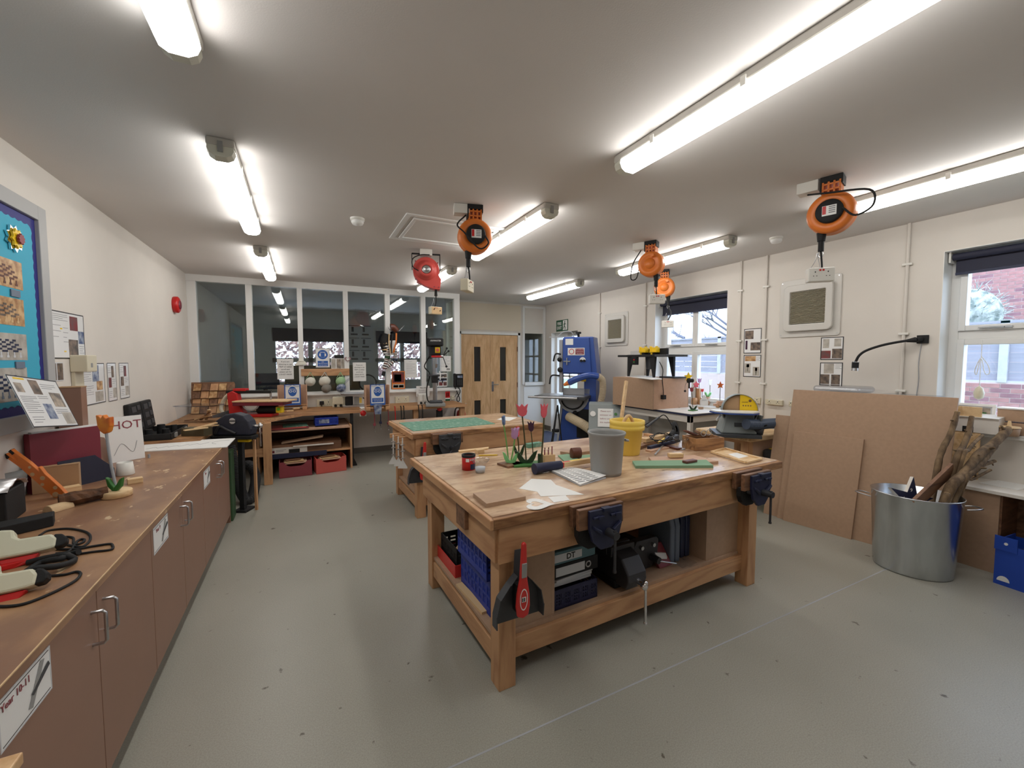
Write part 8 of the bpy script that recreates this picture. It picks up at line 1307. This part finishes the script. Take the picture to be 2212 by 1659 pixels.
c = Pz(1655, 1097, 0); gv = thing('green_vacuum', 'lime green workshop vacuum behind the leaning boards', 'vacuum', (c.x+0.20, c.y-0.02, 0), 0); ob('body', MB().box(-0.17, 0.17, -0.02, 0.09, 0.0, 0.50), 'lime_green', gv, bev=0.03); ob('lid', MB().box(-0.18, 0.18, -0.03, 0.10, 0.50, 0.60), 'dark_grey', gv, bev=0.03); ob('yellow_label', MB().box(-0.13, 0.02, -0.02, 0.06, 0.6, 0.603), 'bright_yellow', gv); ob('hose_flex', MB().tube([(-0.176, -0.01, 0.46), (-0.18, 0.0, 0.2), (-0.182, -0.03, 0.04), (-0.178, -0.05, 0.012)], 0.008, 6), 'matt_black', gv)
# ---------------------------------------------------------------- boards leaning, tub of branches, low counter, blue box
def leaning(name, label, y0, y1, z1, xb, xt, m, ed=True):
    yc = (y0+y1)/2; t = thing(name, label, 'board', (xb, yc, 0), group='brown boards leaning at the right wall'); h = (y1-y0)/2; sk = 0.14*(y1-y0); dx = sk/2
    ob('board', MB().hexa([(dx, -h, 0), (dx+0.015, -h, 0), (-dx+0.015, h, 0), (-dx, h, 0), (xt-xb+dx, -h, z1), (xt-xb+dx+0.015, -h, z1), (xt-xb-dx+0.015, h, z1), (xt-xb-dx, h, z1)]), m, t, bev=0.0008)
leaning('board_sheet', 'tallest brown board leaning by the right wall', 1.29, 2.385, 1.235, 4.135, 4.33, 'mdf'); leaning('board_sheet', 'brown board behind the tallest, showing at its left edge', 1.62, 2.52, 0.975, 4.125, 4.278, 'mdf'); leaning('board_sheet', 'smaller brown board in front, its top halfway up the tallest', 1.80, 2.32, 0.845, 4.080, 4.213, 'mdf')
c = Vector((3.945, 1.345, 0)); tub = thing('metal_tub', 'round galvanised metal tub holding branches and timber', 'tub', c, R(-62)); ob('tub_wall', MB().lathe([(0.001, 0.012), (0.19, 0.012), (0.197, 0.0), (0.203, 0.0), (0.206, 0.015), (0.232, 0.55), (0.237, 0.556), (0.237, 0.564), (0.229, 0.564), (0.202, 0.02), (0.001, 0.016)], n=56, sx=1.06, sy=0.94), 'galvanised', tub)
for s in (-1, 1): x = s*0.235*1.06; ob('wire_handle', MB().tube([(x, -0.05, 0.50), (x+s*0.05, -0.045, 0.51), (x+s*0.085, 0, 0.512), (x+s*0.05, 0.045, 0.51), (x, 0.05, 0.50)], 0.005, 6), 'steel', tub)
def stick(label, pts, r, name='branch', m='bark', d0=2.92, dd=0.12, knots=0, seed=1):
    P = [Pd(x, y, d0+dd*i/(len(pts)-1)) for i, (x, y) in enumerate(pts)]; lo = Vector((c.x+(P[0].x-c.x)*0.5, c.y+(P[0].y-c.y)*0.5, 0.05 if len(P) > 2 else 0.3)); P = [lo]+P; g0 = P[0].copy(); t = thing(name, label, 'branch', g0, group='branches in the metal tub'); Q = smooth_path([p-g0 for p in P], 5); rg = random.Random(seed); ob('wood', MB().tube(Q, lambda u: r*(1.05-0.25*u)*rg.uniform(0.92, 1.08), 9, 0), m, t); e_ = Q[-1]; f_ = (Q[-1]-Q[-2]).normalized(); ob('cut_end', MB().cyl(e_, e_+f_*0.002, r*0.78, n=10), 'cut_wood', t)
    if knots:
        mb = MB()
        for i in range(knots): j = rg.randrange(len(Q)//3, len(Q)-1); v = Vector((rg.gauss(0, 1), rg.gauss(0, 1), rg.gauss(0, 1))).normalized(); mb.cyl(Q[j], Q[j]+v*r*1.9, r*0.4, r*0.22, 6)
        ob('knots', mb, m, t, kind='stuff')
stick('straight branch leaning leftmost in the metal tub', [(2022, 1028), (2034, 975), (2054, 935), (2068, 890)], 0.021, d0=3.05, dd=0.06, knots=2); stick('upright branch with a dark top behind the others', [(2062, 1005), (2080, 965), (2092, 935), (2099, 900)], 0.020, d0=3.0, dd=0.1, knots=4, seed=2); stick('forked small branch with a pale cut tip', [(2076, 1000), (2092, 972), (2106, 955), (2122, 941)], 0.013, d0=2.98, dd=0.1, knots=3, seed=3)
stick('thickest branch leaning right out of the metal tub', [(2046, 1068), (2084, 1022), (2112, 985), (2144, 960), (2180, 926)], 0.032, d0=2.92, dd=0.14, knots=7, seed=4); stick('thick branch lying beside the thickest one', [(2066, 1058), (2108, 1010), (2130, 985), (2148, 962)], 0.027, d0=2.93, dd=0.12, knots=5, seed=5); stick('low thin stick pointing right over the tub rim', [(2072, 1054), (2104, 1034), (2140, 1015)], 0.011, d0=2.92, dd=0.05, seed=6); stick('short stub branch ending at the low counter', [(2084, 1040), (2118, 1008), (2148, 996)], 0.016, d0=2.95, dd=0.1, knots=2, seed=7); stick('cut log with a pale face at the tub front', [(2040, 1080), (2046, 1066)], 0.022, d0=2.88, dd=0.0, seed=8)
A = Pd(1994, 1072, 2.92); Bq = Pd(2056, 1012, 3.0); ex = Bq-A; lo = A-ex*0.35; ob('brown_plank', MB().beam((0, 0, 0), Bq-lo, 0.10, 0.022, (0.35, 0.9, 0.3)), 'dark_wood', None, lo, bev=0.002, label='brown plank leaning in the metal tub beside the branches', cat='plank')
A = Pd(1970, 1066, 2.98); t = thing('star_clock', 'navy star shaped clock with white edges stuck in the metal tub', 'clock', A); R_, U_ = (FLATR*0.97+Vector((0, 0, -0.24))).normalized(), Vector((0.30, 0.1, 1)).normalized(); U_ = (U_-R_*U_.dot(R_)).normalized(); F = fmat((0, 0, -0.05), R_, U_); st_ = star(5, 0.17, 0.062); mb = MB(); mb.M = F; mb.prism(st_, -0.025, 0.0); ob('star_edge', mb, 'white_card', t); mb = MB(); mb.M = F; mb.prism([(x*0.99, y*0.99) for x, y in st_], 0.0, 0.002); ob('star_face', mb, 'navy', t)
for s, x, y in (('9', -0.01, 0.07), ('12', 0.07, 0.02), ('6', -0.06, 0.0), ('3', 0.05, -0.06)): o = text(t, s, 0.035, (0, 0, 0), 'paper'); o.matrix_local = F @ Matrix.Translation((x, y, 0.0028))
LZ = 0.60; lc = thing('low_counter', 'low counter with a white top along the right wall', 'counter', (XR, 1.0, 0)); ob('counter_top', MB().box(-0.40, -0.005, -1.35, 1.50, LZ-0.025, LZ), 'white_card', lc, bev=0.003); ob('front_panel', MB().box(-0.36, -0.345, 0.04, 1.45, 0, LZ-0.025), 'mdf', lc); ob('divider', MB().box(-0.345, -0.02, 0.03, 0.048, 0, LZ-0.025), 'dark_wood', lc); ob('divider', MB().box(-0.345, -0.02, -0.8, -0.782, 0, LZ-0.025), 'dark_wood', lc); ob('back_panel', MB().box(-0.02, -0.01, -1.3, 0.03, 0, LZ-0.025), 'dark_wood', lc)
slab('white_sheet', [(2112, 1042), (2165, 1036), (2240, 1050), (2200, 1058)], LZ, 0.004, 'paper', 'white board offcut lying on the low counter', 'board'); t = thing('timber_corner', 'pale timber frame piece lying on the low counter', 'frame', Pz(2150, 1022, LZ)); ob('frame_bar', MB().box(-0.10, 0.14, -0.03, 0.02, 0, 0.035), 'cut_wood', t, rz=R(-20), bev=0.002); ob('frame_bar', MB().box(-0.12, -0.07, -0.02, 0.10, 0, 0.035), 'cut_wood', t, rz=R(-20), bev=0.002)
for k, (y, w, h) in enumerate(((2.10, 0.36, 0.68), (1.62, 0.36, 0.63))): t = thing('clear_storage_box', ['clear plastic storage box behind the tallest board, left', 'clear plastic storage box behind the tallest board, right'][k], 'storage box', (XR-0.20, y, LZ)); ob('box_wall', MB().box(-0.14, 0.15, -w/2, w/2, 0, h-0.06), 'clear_plastic', t, bev=0.02); ob('lid', MB().box(-0.15, 0.16, -w/2-0.01, w/2+0.01, h-0.06, h), 'poly_bag', t, bev=0.03, seg=3)
a = Pz(2145, 1258, 0); bb_ = thing('blue_box', 'blue corrugated box of dark offcuts at the right edge', 'box', (a.x, a.y, 0), R(-4)); ob('box_front', MB().box(0.0, 0.006, -0.55, 0.0, 0, 0.28), 'box_blue', bb_); ob('box_end', MB().box(0.006, 0.28, -0.006, 0.0, 0, 0.30).box(0.006, 0.28, -0.55, -0.544, 0, 0.30), 'box_blue', bb_); ob('box_back', MB().box(0.274, 0.28, -0.544, -0.006, 0, 0.28), 'box_blue', bb_); ob('box_base', MB().box(0.006, 0.274, -0.544, -0.006, 0, 0.006), 'box_blue', bb_); ob('corner_flap', MB().box(-0.006, 0.0, -0.10, 0.004, 0.24, 0.335), 'box_blue', bb_); ob('rivet', MB().cyl((-0.006, -0.05, 0.29), (-0.010, -0.05, 0.29), 0.009), 'paper', bb_); ob('white_patch', MB().fr(fmat((-0.0005, -0.045, 0.03), (0, -1, 0), (0, 0, 1))).prism([(0.03*math.cos(R(k)), 0.035*math.sin(R(k))) for k in range(0, 181, 20)], 0, 0.0015), 'paper', bb_)
rng = random.Random(5)
for k in range(7): ob('dark_offcut', MB().box(-0.07, 0.07, -0.035, 0.035, 0, 0.05), ['matt_black', 'dark_wood', 'cut_wood', 'dark_grey', 'matt_black', 'cut_wood', 'dark_wood'][k], None, (a.x+0.14+0.04*(k % 3-1), a.y-0.09-0.065*k, 0.20+0.025*(k % 2)), rot=(0.2*(k % 3-1), 0.25, 0.5*k), bev=0.002, label=['black offcut nearest the blue box flap', 'brown offcut in the blue box', 'pale offcut on top in the blue box', 'grey offcut in the blue box', 'black offcut in the middle of the blue box', 'pale offcut at the right of the blue box', 'brown offcut at the right of the blue box'][k], cat='offcut', group='offcuts in the blue box')
block('offcut_filling', 'mass of dark offcuts filling the blue box', 'offcuts', (a.x+0.14, a.y-0.28, 0.007), (0.24, 0.5, 0.19), 'matt_black', R(-4))
# right window sill
sB = WB[2]+0.0125; q = Px(2037, 905, 4.80); pf = thing('picture_frame', 'white framed picture of green cars on the right window sill', 'picture frame', (4.80, 1.38, sB)); q0, q1 = Px(2037, 852, 4.80), Px(2118, 905, 4.80); t = pf; t.matrix_world = fmat((4.79, min(1.5, q0.y), sB), (0.1, -1, 0), (0.12, 0, 1)); w, h = 0.30, 0.21; ob('frame', MB().box(0, w, 0, 0.02, 0, 0.02).box(0, w, h-0.02, h, 0, 0.02).box(0, 0.02, 0.02, h-0.02, 0, 0.02).box(w-0.02, w, 0.02, h-0.02, 0, 0.02), 'white_gloss', t, bev=0.002); ob('backing', MB().box(0.02, w-0.02, 0.02, h-0.02, 0, 0.006), 'paper_shade', t)
for i in range(2):
    for j in range(2): pc = ob('picture', MB().box(0.03+0.125*i, 0.145+0.125*i, 0.03+0.08*j, 0.10+0.08*j, 0.006, 0.008), 'photo_mid', t); ob('green_shape', MB().box(0.045+0.125*i, 0.125+0.125*i, 0.045+0.08*j, 0.065+0.08*j, 0.008, 0.009), 'green_paint', pc)
q = Px(2112, 905, 4.72); wbx = thing('white_carton', 'white carton with a black smile mark on the right window sill', 'carton', (4.70, q.y, sB), 0); ob('carton_body', MB().box(-0.09, 0.10, -0.14, 0.12, 0.0, 0.115), 'white_card', wbx, bev=0.002); ob('lid_flap', MB().hexa([(-0.10, -0.14, 0.116), (0.10, -0.14, 0.116), (0.10, 0.12, 0.116), (-0.10, 0.12, 0.116), (-0.10, -0.14, 0.121), (0.10, -0.14, 0.135), (0.10, 0.12, 0.135), (-0.10, 0.12, 0.121)]), 'white_card', wbx); ob('smile_mark', MB().tube([(0.03, -0.1405, 0.06), (-0.0, -0.1405, 0.035), (-0.03, -0.1405, 0.03), (-0.06, -0.1405, 0.045)], lambda u: 0.002+0.004*math.sin(PI*u), 6), 'ink', wbx); ob('black_patch', MB().box(-0.0915, -0.09, -0.01, 0.05, 0.0, 0.045), 'matt_black', wbx)
t = thing('wooden_box_model', 'open light wooden box model at the right edge of the sill', 'model', (4.78, Px(2190, 900, 4.78).y, sB)); ob('box_side', MB().box(-0.06, 0.06, -0.10, 0.07, 0.10, 0.19).box(-0.06, 0.06, -0.10, 0.07, 0, 0.09), 'mdf', t, bev=0.003); ob('lid_rim', MB().box(-0.065, 0.065, -0.105, 0.075, 0.19, 0.2), 'paper', t); t = thing('turned_bowl', 'turned wooden lidded bowl in front of the box model', 'bowl', (4.66, Px(2180, 925, 4.66).y, sB-0.001)); ob('bowl', MB().lathe([(0.001, 0), (0.05, 0), (0.055, 0.05), (0.052, 0.06), (0.001, 0.062)], n=24), 'mdf', t); ob('lid', MB().lathe([(0.06, 0.06), (0.055, 0.07), (0.012, 0.075), (0.008, 0.11), (0.001, 0.112)], n=24), 'mdf_edge', t)
q = Px(2122, 735, XR+0.12); bc = thing('blind_cord', 'white looped blind cord with a wooden acorn knob at the right window', 'cord', (XR+0.12, q.y, q.z)); q2 = Px(2120, 833, XR+0.12); L = q.z-q2.z; ob('cord_line', MB().cyl((0, 0, 0), (0, 0.0, -L), 0.0025, n=6), 'paper', bc); ob('cord_bow', MB().tube([(0, 0, -L*0.35), (0.0, -0.04, -L*0.55), (0.0, -0.05, -L*0.72), (0, -0.025, -L*0.72), (0, 0, -L*0.4), (0, 0.03, -L*0.65), (0, 0.02, -L*0.75), (0, 0.005, -L*0.4)], 0.003, 5), 'paper', bc); ob('acorn_knob', MB().lathe([(0.001, 0), (0.022, -0.02), (0.032, -0.06), (0.026, -0.10), (0.001, -0.115)], (0, 0, -L), n=18), 'cream_plastic', bc)
block('pale_board', 'pale plywood board behind the tallest brown board', 'board', (4.62, 1.40, LZ), (0.012, 0.36, 0.56), 'pine_pale', 0)
# ---------------------------------------------------------------- things fixed to the right wall
def rwall(px, py): return Px(px, py, XR-0.001)
for k, (y, z0, l) in enumerate(((5.95, 1.0, 'white conduit pipe left of the far wall vent'), (rwall(1395, 700).y, 0.95, 'white conduit pipe right of the far wall vent'), (3.29, 0.9, 'white conduit pipe left of the tulip posters'), (2.98, 0.85, 'white conduit pipe right of the tulip posters'), (1.745, 0.65, 'white conduit pipe left of the right window'))):
    t = thing('conduit_pipe', l, 'pipe', (XR-0.016, y, z0), group='white conduit pipes on the right wall'); ob('pipe', MB().cyl((0, 0, 0), (0, 0, ZC-z0), 0.0125, n=10), 'wall_paint', t)
    for z in (1.25, 1.75, 2.35): ob('saddle_clip', MB().box(-0.014, 0.0155, -0.035, 0.035, z-z0-0.01, z-z0+0.01), 'white_plastic', t, bev=0.004)
def vent(label, px0, py0, px1, py1):
    a, b = rwall(px0, py0), rwall(px1, py1); w, h = a.y-b.y, a.z-b.z; t = thing('wall_vent', label, 'vent', group='grey framed wall vents'); t.matrix_world = fmat((XR-0.001, (a.y+b.y)/2, (a.z+b.z)/2), *RIGHTW)
    ob('back_plate', MB().prism(rrect(w, h, 0.03), 0, 0.012), 'vent_grey', t, bev=0.004); mb = MB(); o_ = rrect(w*0.80, h*0.80, 0.05); i_ = rrect(w*0.58, h*0.56, 0.006); mb.ring(o_, i_, 0.012, 0.05); ob('inner_frame', mb, 'vent_grey', t, bev=0.008); ob('recess', MB().box(-w*0.29, w*0.29, -h*0.28, h*0.28, 0.0122, 0.016), 'matt_black', t); mb = MB(); n = 26
    for i in range(n): y = -h*0.275+h*0.55*(i+0.5)/n; mb.hexa([(-w*0.288, y-0.003, 0.018), (w*0.288, y-0.003, 0.018), (w*0.288, y-0.001, 0.018), (-w*0.288, y-0.001, 0.018), (-w*0.288, y+0.003, 0.036), (w*0.288, y+0.003, 0.036), (w*0.288, y+0.005, 0.036), (-w*0.288, y+0.005, 0.036)])
    ob('louvre_slats', mb, 'cream_plastic', t, kind='stuff'); mb = MB()
    for x in (-1, 1):
        for y in (-1, 1): mb.cyl((x*w*0.46, y*h*0.46, 0.012), (x*w*0.46, y*h*0.46, 0.015), 0.006, n=8)
    ob('corner_screws', mb, 'steel', t, kind='stuff')
vent('grey wall vent near the fire exit, farther one', 1308, 679, 1357, 746); vent('large grey wall vent below the orange reel', 1688, 610, 1815, 724)
def rposter(label, px0, py0, px1, py1, els, **k): a, b = rwall(px0, py0), rwall(px1, py1); return poster('wall_poster', label, 'poster', (XR-0.001, a.y, b.z), *RIGHTW, a.y-b.y, a.z-b.z, els, 'ink', 'laminate', 'laminated posters on the right wall', 0.002, 0.008)
rposter('laminated poster with three tulip making photographs, upper between the pipes', 1608, 711, 1644, 763, [('r', 0.06, 0.58, 0.55, 0.92, 'photo_dark'), ('r', 0.40, 0.12, 0.95, 0.44, 'photo_dark'), ('r', 0.10, 0.16, 0.22, 0.52, 'tulip_purple')]); t = rposter('laminated poster with tulip sketches, lower between the pipes', 1607, 767, 1643, 815, [('r', 0.08, 0.72, 0.70, 0.95, 'photo_wood'), ('r', 0.06, 0.18, 0.42, 0.62, 'photo_pale'), ('r', 0.55, 0.06, 0.92, 0.46, 'photo_pale'), ('r', 0.68, 0.28, 0.80, 0.42, 'tulip_red'), ('r', 0.72, 0.10, 0.76, 0.28, 'green_paint'), ('r', 0.18, 0.44, 0.34, 0.58, 'tulip_purple'), ('r', 0.24, 0.26, 0.27, 0.44, 'ink'), ('l', 0.72, 0.9, 0.95, 4, 0.05)])
rposter('laminated poster with four blurred pictures under the large vent', 1774, 729, 1821, 777, [('r', 0.04, 0.06, 0.46, 0.40, 'photo_red'), ('r', 0.52, 0.06, 0.95, 0.48, 'photo_dark'), ('r', 0.10, 0.52, 0.38, 0.92, 'photo_pale'), ('r', 0.60, 0.58, 0.90, 0.92, 'photo_pale')]); rposter('laminated poster with a pale picture and two dark ones, lowest under the vent', 1772, 783, 1819, 834, [('r', 0.18, 0.52, 0.62, 0.95, 'photo_pale'), ('r', 0.04, 0.06, 0.44, 0.48, 'photo_dark'), ('r', 0.52, 0.06, 0.90, 0.48, 'photo_dark'), ('l', 0.68, 0.92, 0.95, 4, 0.06)])
wallsocket('double wall socket low on the right wall, behind the disc sander', 1657, 862, 1693, 876, plane='right'); wallsocket('single switch plate left of the double socket on the right wall', 1632, 858, 1646, 872, plane='right', n=1); wallsocket('small socket at the tallest board edge', 1708, 866, 1716, 878, plane='right', n=1)
a, b = rwall(1202, 693), rwall(1227, 714); t = thing('fire_exit_sign', 'green FIRE EXIT sign over the fire door', 'sign'); w, h = a.y-b.y, a.z-b.z; t.matrix_world = fmat((XR-0.001, a.y, b.z), *RIGHTW); ob('sign_plate', MB().box(0, w, 0, h, 0, 0.004), 'sign_green', t); text(t, 'FIRE', 0.085, (w*0.28, h*0.68, 0.0052), 'paper', bold=0.002); text(t, 'EXIT', 0.085, (w*0.28, h*0.30, 0.0052), 'paper', bold=0.002); mb = MB(); mb.box(w*0.58, w*0.95, h*0.08, h*0.94, 0.0042, 0.005); ob('door_symbol', mb, 'paper', t); mb = MB(); z_ = 0.0052; mb.prism([(w*0.74+0.016*math.cos(R(k)), h*0.80+0.016*math.sin(R(k))) for k in range(0, 360, 30)], z_, z_+0.001)
for p0_, p1_, ww in (((0.74, 0.72), (0.70, 0.42), 0.03), ((0.70, 0.42), (0.80, 0.30), 0.018), ((0.80, 0.30), (0.76, 0.12), 0.016), ((0.70, 0.42), (0.62, 0.22), 0.018), ((0.74, 0.68), (0.84, 0.56), 0.012), ((0.73, 0.66), (0.63, 0.58), 0.012)): mb.beam((p0_[0]*w, p0_[1]*h, z_+0.0005), (p1_[0]*w, p1_[1]*h, z_+0.0005), ww, 0.001, (0, 0, 1))
ob('running_figure', mb, 'sign_green', t)
q = rwall(1992, 733); L = Vector((XR-0.001, q.y, q.z)); t = thing('gooseneck_lamp', 'black gooseneck lamp fixed to the right wall by the window', 'lamp', L); ob('wall_plate', MB().box(-0.02, 0, -0.045, 0.03, -0.035, 0.035), 'matt_black', t, bev=0.003); P = [Px(1978, 734, 4.66), Px(1945, 738, 4.60), Px(1905, 746, 4.54), Px(1872, 757, 4.50), Px(1856, 768, 4.48), Px(1848, 782, 4.48)]; P = [p-L for p in P]; ob('swivel', MB().cyl((-0.02, 0, 0), P[0], 0.022, 0.018), 'matt_black', t); ob('socket_cone', MB().cyl(P[0], P[0].lerp(P[1], 0.6), 0.024, 0.012), 'matt_black', t); ob('gooseneck', MB().tube(P, 0.0105, 9), 'matt_black', t); e_ = P[-1]; f_ = Vector((-0.01, 0.012, -1)).normalized(); ob('lamp_head', MB().cyl(e_, e_+f_*0.055, 0.026), 'matt_black', t); ob('lamp_rim', MB().cyl(e_+f_*0.055, e_+f_*0.08, 0.027, 0.029).cyl(e_-f_*0.004, e_+f_*0.003, 0.0265), 'chrome', t); ob('lamp_flex', MB().tube([(-0.01, 0.0, -0.035), (-0.012, 0.01, -0.2), (-0.008, 0.006, -0.36), (-0.01, 0.02, -0.55)], 0.0035, 5), 'foam_grey', t)
